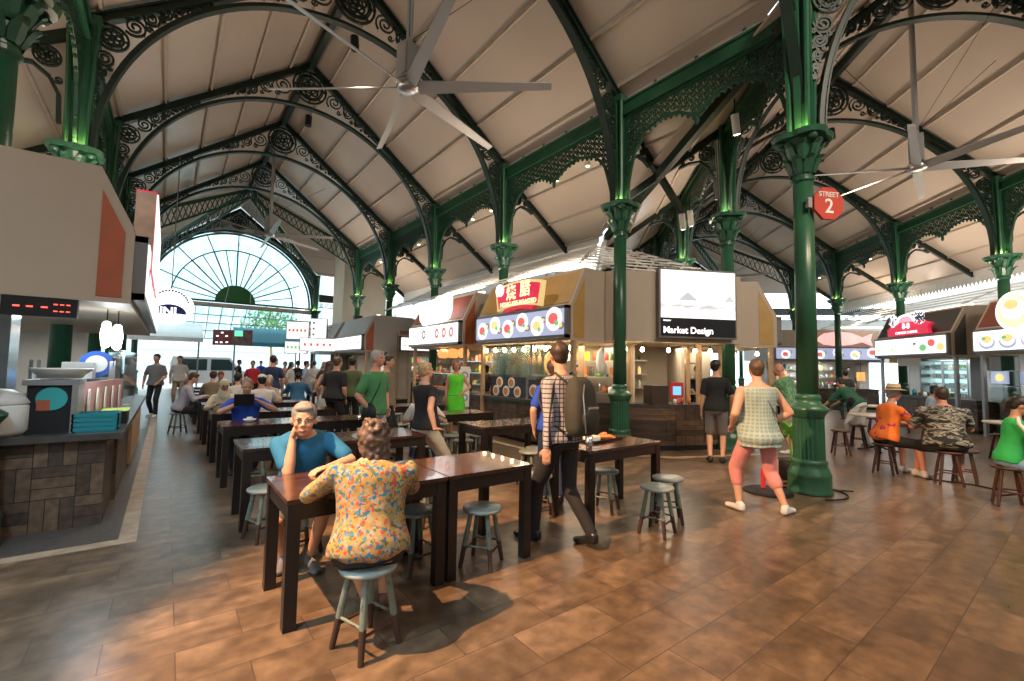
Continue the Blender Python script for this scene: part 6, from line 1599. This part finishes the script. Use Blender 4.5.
ppl = [('woman in cream headscarf and cream top at the tables', (.88, 9.92), 185, 1.58, 'sit', 'brown', ('scarf', 'cream'), ('long', 'cream'), ('long', 'beige'), dict(lean=(14, 0), head=(-12, -22), hands=((-.1, .40, .86), (.1, .42, .86)), face=1)),
 ('young man in lilac sweatshirt and black shorts seated at the table end', (.28, 12.75), 92, 1.72, 'sit', 'light', ('short', 'dark'), ('long', 'lilac', .03), ('shorts', 'black'), dict(lean=(20, 0), head=(0, -20), hands=((-.1, .45, .82), (.1, .45, .82)), feet=((-.12, .42, .085), (.12, .36, .085)))),
 ('person in khaki shirt with dark hair seated with back to the viewer, left side', (.98, 13.92), 5, 1.70, 'sit', 'light', ('short', 'dark'), ('long', 'brown'), ('long', 'black'), dict(lean=(8, 0), hands=((-.1, .40, .84), (.1, .42, .84)))),
 ('red-haired person in pale top facing the viewer behind the khaki shirt', (1.25, 15.3), 182, 1.66, 'sit', 'ruddy', ('short', 'auburn'), ('short', 'beige'), ('long', 'black'), dict(lean=(12, 0), head=(0, -12), hands=((-.1, .40, .84), (.1, .42, .84)), face=1)),
 ('person in white T-shirt and white cap seated with back turned', (1.56, 10.28), 2, 1.68, 'sit', 'asian', ('short', 'black'), ('short', 'white', .03), ('long', 'black'), dict(lean=(8, 0), hands=((-.2, .40, .84), (.2, .42, .84)), cap='whitecap', fat=1.15)),
 ('black-haired person in white shirt seated left of the white cap', (1.33, 12.02), 5, 1.68, 'sit', 'asian', ('short', 'black'), ('short', 'white'), ('long', 'navy'), dict(lean=(8, 0), head=(40, 0), hands=((-.2, .40, .84), (.2, .42, .84)))),
 ('grey-haired woman in beige facing the viewer beyond the white cap', (1.95, 11.95), 190, 1.60, 'sit', 'light', ('curly', 'grey'), ('long', 'beige'), ('long', 'black'), dict(lean=(12, 0), head=(0, -12), hands=((-.1, .38, .84), (.1, .38, .84)))),
 ('person in blue shirt and black cap seated with back turned, centre aisle', (3.02, 14.0), 15, 1.68, 'sit', 'asian', ('short', 'black'), ('long', 'tealblue', .04), ('long', 'black'), dict(lean=(14, 0), hands=((-.2, .40, .84), (.2, .42, .84)), cap='blackcap', fat=1.2))]
for l, pos, hd, H, po, sk, ha, to, bo, kw in ppl:
    person(l, pos, hd, H, po, sk, ha, to, bo, 'white', **kw); stool(pos[0], pos[1], .4, 'stool under the '+l.split(' seated')[0].split(' facing')[0].split(' at the')[0])
X, Y = at(274, 12.2)
ppl = [('man in navy T-shirt standing with his back turned among the far tables', (X, Y), 10, 1.78, 'black', 'navy', 'black', 'asian', {}),
 ('young man in grey T-shirt and wide black trousers walking toward the viewer, left', at(158, 13.3), 200, 1.78, 'black', 'grey', 'black', 'asian', dict(face=1, hands=((-.16, .22, 1.02), (.28, .05, .95)), feet=((-.1, .14, .088), (.1, -.12, .1)))),
 ('man in white shirt standing behind the young man in grey', at(181, 16.2), 190, 1.78, 'black', 'white', 'beige', 'asian', dict(face=1)),
 ('stooping man in beige shirt left of the man in navy', at(266, 15.2), 120, 1.80, 'grey', 'beige', 'black', 'light', dict(lean=(25, 0), head=(0, -15))),
 ('person in red shirt beyond the seated crowd', at(254, 16.5), 190, 1.66, 'black', 'red', 'black', 'asian', dict(face=1)),
 ('woman in white top with yellow bag near the far stalls', at(292, 17.0), 120, 1.64, 'dark', 'white', 'beige', 'asian', {}),
 ('person in black T-shirt at the far stalls, next to the yellow bag', at(299, 18.0), 30, 1.70, 'black', 'black', 'black', 'asian', {}),
 ('person in pale grey shirt reaching out near the far stalls', at(307, 16.8), 100, 1.68, 'black', 'paleblue', 'greyshort', 'light', dict(hands=((-.1, .5, 1.0), None))),
 ('person in white shirt and white trousers queuing at the far stalls', at(315, 18.5), 10, 1.70, 'dark', 'white', 'white', 'light', {}),
 ('person in pale pink shirt queuing at the far stalls', at(286, 18.8), 170, 1.66, 'brown', 'pink', 'beige', 'light', dict(face=1)),
 ('grey-haired woman in navy and grey at the far stalls', at(325, 15.4), 150, 1.66, 'grey', 'darkgrey', 'navy', 'light', {}),
 ('person in dark clothes far left of the fan window entrance', at(240, 22.0), 90, 1.72, 'black', 'black', 'black', 'asian', {}),
 ('person in blue shirt walking outside the far entrance', at(262, 26.0), 200, 1.72, 'black', 'royal', 'black', 'asian', {})]
for l, pos, hd, H, ha, to, bo, sk, kw in ppl:
    person(l, pos, hd, H, 'stand', sk, ('long' if 'woman' in l else 'short', ha), ('short', to), ('long', bo), 'white', vox=.016, **kw)
p = person('stall worker in navy T-shirt behind the corner kiosk counter', (10.02, 5.85), 215, 1.70, 'stand', 'asian', ('short', 'black'), ('short', 'navy'), ('long', 'black'), 'black', lean=(6, 0), head=(20, -12), hands=((-.15, .42, 1.0), (.15, .4, 1.0)))
X, Y = (S_R @ Vector((2.25, 1.25, 0)))[:2]
person('cook in white inside the roast stall', (X, Y), -80, 1.68, 'stand', 'asian', ('short', 'black'), ('short', 'white'), ('long', 'black'), 'black', head=(0, -15))
X, Y = (S_D @ Vector((2.2, 1.35, 0)))[:2]
person('stall keeper in dark top behind the donut display', (X, Y), -85, 1.62, 'stand', 'asian', ('bob', 'black'), ('short', 'darkgrey'), ('long', 'black'), 'black', face=1)
X, Y = (T2 @ Vector((7.5, 13.2, 0)))[:2]
person('small distant person in dark clothes by the seafood stall', at(845, 16), 60, 1.68, 'stand', 'asian', ('short', 'black'), ('short', 'darkgrey'), ('long', 'black'), 'black', vox=.016)
# ================================================================== FANS, PLANT, SMALL THINGS
def make_fan(label, loc, ztop, rot, R=2.35, n=6, bl=.17):
    t = thing('ceiling_fan', label, 'ceiling fan', (loc[0], loc[1], loc[2]), rot, group='large ceiling fans')
    MB().tube([(0, 0, .1), (0, 0, ztop-loc[2])], .055, 14).build('stem', M['fan'], t, True)
    b = MB(); b.b2((-.15, -.13, .12), (.15, .13, .72)); b.b2((-.17, -.10, .16), (.17, .10, .68)); b.build('motor_box', M['fan'], t)
    MB().lathe([(.05, -.06), (.16, -.05), (.19, 0), (.19, .06), (.14, .12)], 24).build('hub', M['metal'], t, True)
    for k in range(n):
        a = 2*PI*k/n; d = Vector((cos(a), sin(a), 0)); s = Vector((-sin(a), cos(a), 0)); vs = []; fs = []; N = 6
        for i in range(N+1):
            r = .18+(R-.18)*i/N; w = bl*(1-.35*i/N); tl = .055*(1-.6*i/N)
            c = d*r
            for x_, z_ in ((-w/2, tl), (w/2, -tl), (w/2, -tl+.018), (0, .028), (-w/2, tl+.018)): vs.append(c+s*x_+Vector((0, 0, z_)))
        m = 5
        for i in range(N): fs += [(i*m+q, i*m+(q+1) % m, (i+1)*m+(q+1) % m, (i+1)*m+q) for q in range(m)]
        fs += [tuple(range(m-1, -1, -1)), tuple(N*m+q for q in range(m))]
        MB().add(vs, fs).build('blade', M['fan'], t)
    b = MB()
    for k in range(4):
        a = PI/4+k*PI/2; b.tube([(0, 0, .8), (1.9*cos(a), 1.9*sin(a), ztop-loc[2]-1.6)], .006, 4)
    b.build('guy_wire', M['black'], t)
make_fan('large grey ceiling fan high over the left aisle, nearest the viewer', (2.92, 6.74, 6.16), 10.3, .35)
make_fan('large grey ceiling fan high at the upper right over the right aisle', (12.91, 2.28, 6.16), 10.3, .15)
make_fan('small-looking grey ceiling fan in front of the fan window', (2.92, 19.25, 6.55), 10.3, .5)
make_fan('grey ceiling fan far along the right aisle', tuple((T2 @ Vector((0, 13.9, 6.4)))), 10.3, .9)
# white spot lamps on the side rafters and beams
def spot(u, d, z, tgt, label):
    x, y = at(u, d); t = thing('spot_lamp', label, 'spot lamp', (x, y, z), group='white cylinder spot lamps')
    dr = (Vector(tgt)-Vector((x, y, z))).normalized()
    MB().tube([Vector((0, 0, 0)), dr*.34], .065, 16).build('housing', M['white'], t)
    MB().tube([dr*.342, dr*.348], .05, 14).build('lens', M['lamp_white'], t); MB().tube([(0, 0, 0), (0, 0, .28)], .012, 6).build('bracket', M['black'], t)
spot(738, 7.6, 6.1, (9, 4, 3), 'white cylinder spot lamp under the lace beam left of the near column')
spot(683, 9.7, 5.05, (10, 6, 3), 'lower of the white spot lamps above the big screen, left one')
spot(691, 9.9, 5.2, (10.5, 6, 3), 'white spot lamp above the big screen, right one of the pair')
# downlights under the side roofs
for T, s, nm in ((T1, 1, 'left aisle'), (T2, 1, 'right aisle')):
    for k in range(1, 5):
        for j, f in enumerate((.35, .62)):
            t = thing('downlight', 'small warm downlight, bay %s, %s of the pair, outside the %s columns' % (ORD[k-1], ('near', 'far')[j], nm), 'light', group='small downlights behind the lace beams')
            t.matrix_world = T @ Matrix.Translation(Vector((s*4.75, YS[k]+(YS[k+1]-YS[k])*f, 6.40)))
            MB().lathe([(.045, 0), (.06, .02), (.06, .09)], 14).build('housing', M['white'], t); MB().lathe([(.04, -.004), (.04, 0)], 12).build('lens', M['bulb'], t)
# food tray and cup on the right table
t = thing('food_tray', 'black tray with an orange bread plate and napkins on the table by the backpack man', 'tray', (4.05, 3.58, .78), .1)
MB().b2((-.26, -.13, 0), (.26, .13, .012)).b2((-.27, -.14, .004), (-.255, .14, .03)).b2((.255, -.14, .004), (.27, .14, .03)).b2((-.27, -.14, .004), (.27, -.125, .03)).b2((-.27, .125, .004), (.27, .14, .03)).build('tray', M['black'], t)
t2 = thing('plate_of_food', 'orange flatbread and red sauce on the black tray', 'food', (4.15, 3.58, .793)); MB().lathe([(.08, 0), (.12, .012), (.125, .02), (.08, .01)], 22).build('plate', M['food2'], t2)
b = MB(); b.ell((0, 0, .03), (.10, .09, .02)); b.ell((-.02, .01, .05), (.05, .045, .018)); b.build('bread', M['food2'], t2, True); MB().ell((-.01, 0, .062), (.035, .03, .012)).build('red_sauce', M['menu_red'], t2, True)
tag(MB().box((0, 0, .02), (.17, .15, .04)).box((.01, .0, .045), (.15, .13, .012)).build('napkins', M['paper'], None, False, (3.90, 3.58, .793)), 'folded pale napkins on the left of the black tray', 'napkins')
tag(MB().lathe([(.03, 0), (.034, .01), (.04, .13), (.037, .13), (.03, .01)], 18).build('steel_cup', M['steel'], None, True, (3.55, 3.28, .78)), 'tall steel cup at the near corner of the table by the backpack man', 'cup')
for i, (x, y, c, n_) in enumerate(((2.95+.75, 7.2, 'red', 'red and white drink cup on the table behind the blond woman'), (1.9, 10.95, 'red', 'red-capped bottle on the table right of the white cap'))):
    t = thing('drink_cup' if i == 0 else 'drink_bottle', n_, 'cup' if i == 0 else 'bottle', (x, y, .78)); MB().lathe([(.03, 0), (.04, .12 if i == 0 else .16)], 14).build('body', M['foodw' if i == 0 else 'red'], t); MB().lathe([(.042, .12), (.03, .15)] if i == 0 else [(.018, .16), (.018, .22)], 12).build('lid', M[c], t)
# potted plant and sign base beside the near column
t = thing('potted_plant', 'leafy green plant in a black pot left of the large near column', 'plant', (*at(789, 6.9), 0))
MB().lathe([(.13, 0), (.17, .04), (.19, .28), (.18, .30), (.16, .27)], 24).build('pot', M['black'], t, True); MB().lathe([(.155, .26), (.02, .28)], 18).build('soil', M['soil'], t)
MB().tube([(0, 0, .26), (.01, 0, .45), (-.01, .01, .62)], [.02, .016, .012], 8).build('stem', M['leaf'], t)
b = MB(); rr = random.Random(5)
for k in range(46):
    a = rr.uniform(0, 2*PI); el = rr.uniform(-.2, 1.3); c = Vector((0, 0, .60))+Vector((cos(a)*cos(el), sin(a)*cos(el), sin(el)))*rr.uniform(.06, .20)
    d = (c-Vector((0, 0, .5))).normalized(); s = d.cross(Vector((0, 0, 1))).normalized(); u = s.cross(d); L = rr.uniform(.10, .15); w = L*.42
    vs = [c, c+d*L*.4+s*w+u*.01, c+d*L+u*-.02, c+d*L*.4-s*w+u*.01, c+d*L*.45-u*.012]; b.add(vs, [(0, 1, 4), (1, 2, 4), (2, 3, 4), (3, 0, 4)])
b.build('foliage', M['leaf'], t)
t = thing('sign_stand', 'round black floor base with wooden and red posts left of the near column', 'stand', (*at(766, 6.15), 0))
MB().lathe([(.30, 0), (.30, .02), (.26, .035), (.05, .04)], 28).build('base', M['black'], t); MB().tube([(.17, -.05, .03), (.18, -.05, .42)], .016, 8).build('wooden_post', M['pine'], t); MB().tube([(.05, .08, .03), (.05, .08, .30)], .03, 10).build('red_post', M['red'], t)
t = thing('floor_cable', 'black cable lying on the floor around the near column base', 'cable'); c_ = cc
MB().tube([c_+Vector((.42*cos(a), .42*sin(a), .012)) for a in [i*PI/10-2.4 for i in range(15)]]+[c_+Vector((.5, -.35, .012))], .010, 6).build('cable', M['black'], t)
t = thing('floor_cable', 'black cable on the floor by the girl in green', 'cable')
MB().tube([(8.9, .9, .01), (9.3, .75, .01), (9.5, 1.2, .01), (9.4, 1.7, .01)], .012, 6).build('cable', M['black'], t)
t = thing('loudspeaker', 'black loudspeaker hung on a far green column', 'loudspeaker', (7.15-.12, 21.6, 3.3)); MB().b2((-.1, -.42, 0), (.25, -.14, .65)).build('cabinet', M['black'], t); MB().disc((.07, -.425, .3), .10, .01, 16).build('cone', M['grey'], t)
# ================================================================== OUTSIDE, BEYOND THE FAN WINDOW
M['facade'] = mat('pale_facade', (.55, .70, .74), .5, 0, .05, .3); M['facade2'] = mat('white_facade', (.7, .72, .7), .6)
def tower(x, y, w, d, h, m, label):
    t = thing('office_building', label, 'building', (x, y, 0)); MB().b2((-w/2, 0, 0), (w/2, d, h)).build('body', m, t)
    b = MB()
    for i in range(int(w/1.1)): b.b2((-w/2+.4+1.1*i, -.12, 3), (-w/2+.7+1.1*i, 0, h))
    b.build('fins', M['facade2'], t); b = MB()
    for j in range(int(h/3.2)): b.b2((-w/2, -.08, 3+3.2*j), (w/2, 0, 3.5+3.2*j))
    b.build('floor_bands', M['facade2'], t)
tower(-2, 62, 30, 10, 34, M['facade'], 'pale blue-green office facade seen through the fan window'); tower(28, 66, 22, 10, 26, M['facade2'], 'white building seen right of the fan window'); tower(58, 52, 30, 10, 20, M['facade'], 'pale building beyond the end of the right aisle')
def awning(T, x0, x1, y, z, m, label):
    t = thing('awning', label, 'awning'); t.matrix_world = T
    MB().prism([(y, z), (y+2.2, z+.9), (y+2.25, z+.86), (y+.05, z-.06)], lambda a, c: (x0, a, c), lambda a, c: (x1, a, c)).build('canopy', m, t)
    b = MB()
    for x in (x0+.1, x1-.1): b.b2((x-.04, y+1.9, 0), (x+.04, y+1.98, z+.8))
    b.build('post', M['grey'], t); MB().b2((x0, y-.03, z-.22), (x1, y, z)).build('valance', m, t)
awning(TF(0, 0, 0), 2.9, 6.5, 27.6, 2.75, mat('teal_awning', (.06, .30, .40), .7), 'teal awning outside below the glazed canopy'); awning(TF(0, 0, 0), -3.5, 1.5, 28.8, 2.9, M['white'], 'white awning outside on the left of the entrance'); awning(TF(0, 0, 0), 6.6, 12, 30, 3.6, mat('pink_awning', (.75, .45, .5), .7), 'pale pink awning outside right of the entrance')
t = thing('delivery_van', 'white van with dark windows parked outside the far entrance', 'van', (.2, 33, 0), .1)
b = MB(); b.prism([(0, .35), (4.3, .35), (4.3, 1.0), (3.6, 1.15), (3.0, 1.95), (.1, 1.95), (0, 1.6)], lambda x, z: (x, 0, z), lambda x, z: (x, 1.8, z)); b.build('body', M['white'], t)
b = MB(); b.prism([(2.0, 1.15), (3.45, 1.15), (2.95, 1.82), (2.0, 1.82)], lambda x, z: (x, -.02, z), lambda x, z: (x, 1.82, z)); b.prism([(.4, 1.15), (1.8, 1.15), (1.8, 1.82), (.4, 1.82)], lambda x, z: (x, -.02, z), lambda x, z: (x, 1.82, z)); b.build('windows', mat('van_glass', (.02, .05, .05), .1), t)
for x in (.8, 3.5):
    for y in (.1, 1.7): MB().disc((x, y, .33), .33, .2, 20).build('wheel', M['black'], t)
def tree(x, y, h, r, label):
    t = thing('street_tree', label, 'tree', (x, y, 0), group='trees outside the hall'); MB().tube([(0, 0, 0), (.1, 0, h*.5), (0, .1, h*.8)], [.16, .12, .06], 10).build('trunk', M['pine'], t)
    b = MB(); rr = random.Random(x)
    for k in range(900):
        a = rr.uniform(0, 2*PI); z = rr.uniform(-1, 1); q = r*rr.random()**.4; w_ = math.sqrt(1-z*z); c = Vector((cos(a)*w_*q, sin(a)*w_*q, h+z*q*.75)); s = .16
        u = Vector((rr.uniform(-1, 1), rr.uniform(-1, 1), rr.uniform(-1, 1))).normalized(); v = u.orthogonal().normalized(); b.add([c-u*s, c-v*s*.5, c+u*s, c+v*s*.5], [(0, 1, 2, 3)])
    b.build('crown', M['leaf'], t)
for i, (x, y, h, r) in enumerate(((-4, 36, 4.2, 2.0), (6.5, 40, 4.5, 2.2), (14, 38, 5, 2.4), (30, 30, 4.5, 2.2), (36, 22, 4.5, 2.2), (-9, 45, 5, 2.5))):
    tree(x, y, h, r, 'leafy street tree outside, %s from the left' % ['second', 'third', 'fourth', 'fifth', 'rightmost', 'first'][i] if i != 4 else 'leafy street tree outside, farthest to the right')

# ================================================================== GOODS INSIDE THE STALLS
def goods(T, x0, x1, y, zs, n, where, seed, shelf=True, depth=.28, bright=False):
    rr = random.Random(seed); kinds = [('jar', 'jar'), ('food_box', 'box'), ('bowl', 'bowl'), ('bottle', 'bottle'), ('pan', 'pan')]
    for zi, (z, row) in enumerate(zs):
        if shelf:
            t = thing('shelf', 'metal shelf, %s level, %s' % (row, where), 'shelf', group='shelves inside the stalls'); t.matrix_world = T
            MB().b2((x0, y-depth/2, z-.03), (x1, y+depth/2, z)).build('board', M['metal'], t)
            for x in (x0, x1-.03): MB().b2((x, y+depth/2-.03, 0 if zi == 0 else zs[zi-1][0]), (x+.03, y+depth/2, z-.03)).build('upright', M['metal'], t)
        for i in range(n):
            nm, ct = kinds[rr.randrange(5)]; h = rr.uniform(.09, .24); r = rr.uniform(.04, .075); m = M[['foodw', 'red', 'food2', 'steel', 'paper', 'yellow', 'food1', 'food3', 'teal'][rr.randrange(9)]]
            b = MB()
            if nm == 'jar': b.lathe([(r*.9, 0), (r, .01), (r, h*.8), (r*.7, h*.85), (r*.75, h)], 12)
            elif nm == 'bottle': b.lathe([(r*.6, 0), (r*.65, h*.6), (r*.25, h*.8), (r*.25, h*1.1)], 10)
            elif nm == 'bowl': b.lathe([(r*.5, 0), (r*1.2, h*.4), (r*1.25, h*.42), (r*.4, .02)], 14)
            elif nm == 'pan': b.lathe([(r, 0), (r*1.1, h*.6), (r*.3, h*.75), (r*.1, h*.8)], 14)
            else: b.box((0, 0, h/2), (r*1.9, r*1.6, h))
            o = b.build(nm, m, None, nm != 'food_box'); o.matrix_world = T @ Matrix.Translation(Vector((x0+.08+(x1-x0-.16)*(i+.5)/n, y+rr.uniform(-.05, .05), z)))
            tag(o, 'small %s on the %s shelf %s' % (ct, row, where), ct, 'goods on the %s shelf %s' % (row, where))
L3 = [(1.1, 'lowest'), (1.45, 'middle'), (1.8, 'top')]
goods(S_R, .3, 3.0, 1.6, L3, 14, 'inside the roast stall', 11)
goods(S_D, .2, 2.9, 1.7, L3, 14, 'inside the donut stall', 12)
goods(K2(7.36), .2, 2.0, 1.75, L3[:1]+L3[2:], 8, 'inside the dark-roofed stall', 13)
goods(T2 @ TF(1.7, 12.3, 0), .3, 4.3, 1.7, L3, 16, 'inside the seafood stall', 14)
goods(TF(7.4, 17.2, 0), .3, 3.3, 1.7, L3, 12, 'inside the far frontal stall', 15)
goods(T2 @ TF(-3.08, .45, PI/2), .3, 2.9, 1.7, L3, 10, 'inside the side stall', 16)
goods(TF(6.05, 20.9, -PI/2), .3, 3.3, 1.7, L3, 10, 'inside the far beige stall', 17)
goods(T2 @ TF(-3.08, .45, PI/2), .3, 2.9, .6, [(.93, 'counter')], 9, 'of the side stall', 18, shelf=False)
goods(K2(7.36), .2, 2.0, .9, [(.93, 'counter')], 9, 'of the dark-roofed stall', 19, shelf=False)
goods(T2 @ TF(1.7, 12.3, 0), .3, 4.3, .7, [(.93, 'counter')], 14, 'of the seafood stall', 20, shelf=False)
goods(S_R, 1.75, 2.35, .6, [(.93, 'counter')], 4, 'of the roast stall', 21, shelf=False)
# hanging roast birds and meat on a rail
t = thing('hanging_rail', 'steel rail inside the roast stall window', 'rail'); t.matrix_world = S_R; MB().tube([(.3, .75, 2.05), (1.55, .75, 2.05)], .012, 8).build('rail', M['steel'], t)
for i in range(6):
    o = MB().ell((0, 0, -.26), (.07, .06, .13)).ell((0, 0, -.12), (.03, .03, .07)).tube([(0, 0, 0), (0, 0, -.1)], .005, 5).build('roast_duck', M['food1'], None, True); o.matrix_world = S_R @ Matrix.Translation(Vector((.42+.2*i, .75, 2.04)))
    tag(o, 'brown roast duck hanging from the rail in the roast stall', 'roast duck', 'roast ducks on the rail')
# ================================================================== LAMPS OF THE HALL AND ADDED FILL
def hall_light(T, x, y, z, e, col, kind='up'):
    pass
# warm spot at the left eave throws the table shadows; the other spots are added fill
def bay_spot(loc, tgt, e, label, size=.12, ang=70, col=(1, .70, .45)):
    t = thing('hall_and_fill_spot', label, 'spot lamp', loc, group='hall spotlights on the trusses')
    dr = (Vector(tgt)-Vector(loc)).normalized()
    MB().tube([Vector((0, 0, 0)), dr*.3], .09, 16).build('housing', M['black'], t)
    p = Vector(loc)+dr*.34; lamp('SPOT', 'hall_and_fill_light', p, e, col, target=tgt, spot_size=math.radians(ang), spot_blend=.35, shadow_soft_size=size)
bay_spot((-1.75, 3.3, 5.3), (2.8, 2.0, 0), 3700, 'black spotlight at the left eave, aimed at the front tables', .03, 62, (1, .55, .27))
bay_spot((-1.7, 1.0, 5.2), (-.3, 3.6, 0), 560, 'added cool fill spot at the left eave, standing in for daylight', .25, 62, (.55, .80, 1))  # cool spot added in place of daylight on the left floor
bay_spot((4.0, -2.5, 8.2), (8.6, 6.5, 2.0), 1500, 'added fill spot high behind the viewer, aimed at the corner kiosk', .5, 75, (1, .84, .68))  # unseen spot added to fill the kiosk fronts from the viewer's side
bay_spot((3.2, -2.0, 8.2), (-.6, 6.5, 2.6), 700, 'added fill spot high behind the viewer, aimed at the left stall', .5, 50, (1, .86, .70))  # unseen spot added to brighten the left stall front
bay_spot((8.5, -5.0, 7.6), (13, 2.5, 1.5), 1100, 'added fill spot high behind the viewer, aimed at the right aisle', .5, 75, (1, .84, .68))  # unseen spot added as front fill for the right aisle
bay_spot((6.6, -1.5, 6.6), (6.0, 1.2, 0), 520, 'added fill spot above the right foreground floor', .1, 85, (1, .68, .42))  # unseen spot added to light the foreground floor
bay_spot((2.92, 9.7, 8.8), (3.2, 8.5, 0), 700, 'added fill spot on the ridge over the middle tables', .1, 95, (1, .78, .58))  # ridge spot added to light the middle tables
bay_spot((2.92, 13.7, 8.8), (2.6, 13.5, 0), 700, 'added fill spot on the ridge over the far tables', .1, 95, (1, .85, .7))  # ridge spot added to light the far tables
p_ = T2 @ Vector((0, 4.0, 8.8)); q_ = T2 @ Vector((0, 3.0, 0)); bay_spot(tuple(p_), tuple(q_), 800, 'added fill spot on the ridge over the right aisle', .1, 95, (1, .8, .62))  # ridge spot added to light the right aisle floor
# glowing strips added on the stall roofs as fill for the ceilings
def ceiling_fill(T, x, y, L, e, label, z=3.66, along='x', col=(1, .80, .62)):
    t = thing('ceiling_fill_strip', label, 'fill light', group='added fill strips on the stall roofs'); t.matrix_world = T
    d = (L, .08, .06) if along == 'x' else (.08, L, .06); MB().box((x, y, z), d).build('tube', M['tube'], t)
    p = T @ Vector((x, y, z+.08)); o = lamp('AREA', 'ceiling_fill_area', p, e, col, shape='RECTANGLE', size=L if along == 'x' else .3, size_y=.3 if along == 'x' else L)
    o.rotation_euler = (PI, 0, T.to_euler().z)
M['tube'] = mat('ceiling_fill_glow', (1, .9, .8), .4, emit=(1, .85, .7), es=3)  # glow of the strips added to light the ceilings
for T, x, nm in ((S_R, 1.6, 'roast'), (S_D, 1.6, 'donut'), (S_L, 3.2, 'left drinks'), (K2(7.36), 1.6, 'dark-roofed'), (K2(3.45), 1.6, 'noodle'), (TF(6.05, 20.9, -PI/2), 1.8, 'far beige'), (T2 @ TF(-3.08, .45, PI/2), 1.6, 'mustard side'), (T2 @ TF(3.6, 11.0, 0), 2, 'seafood')):
    ceiling_fill(T, x, .75, 2.6, 55 if nm in ('left drinks', 'roast', 'donut') else 100, 'added ceiling fill strip on the roof of the %s stall' % nm)

bpy.data.scenes.remove(TMP); bpy.data.batch_remove(JUNK)
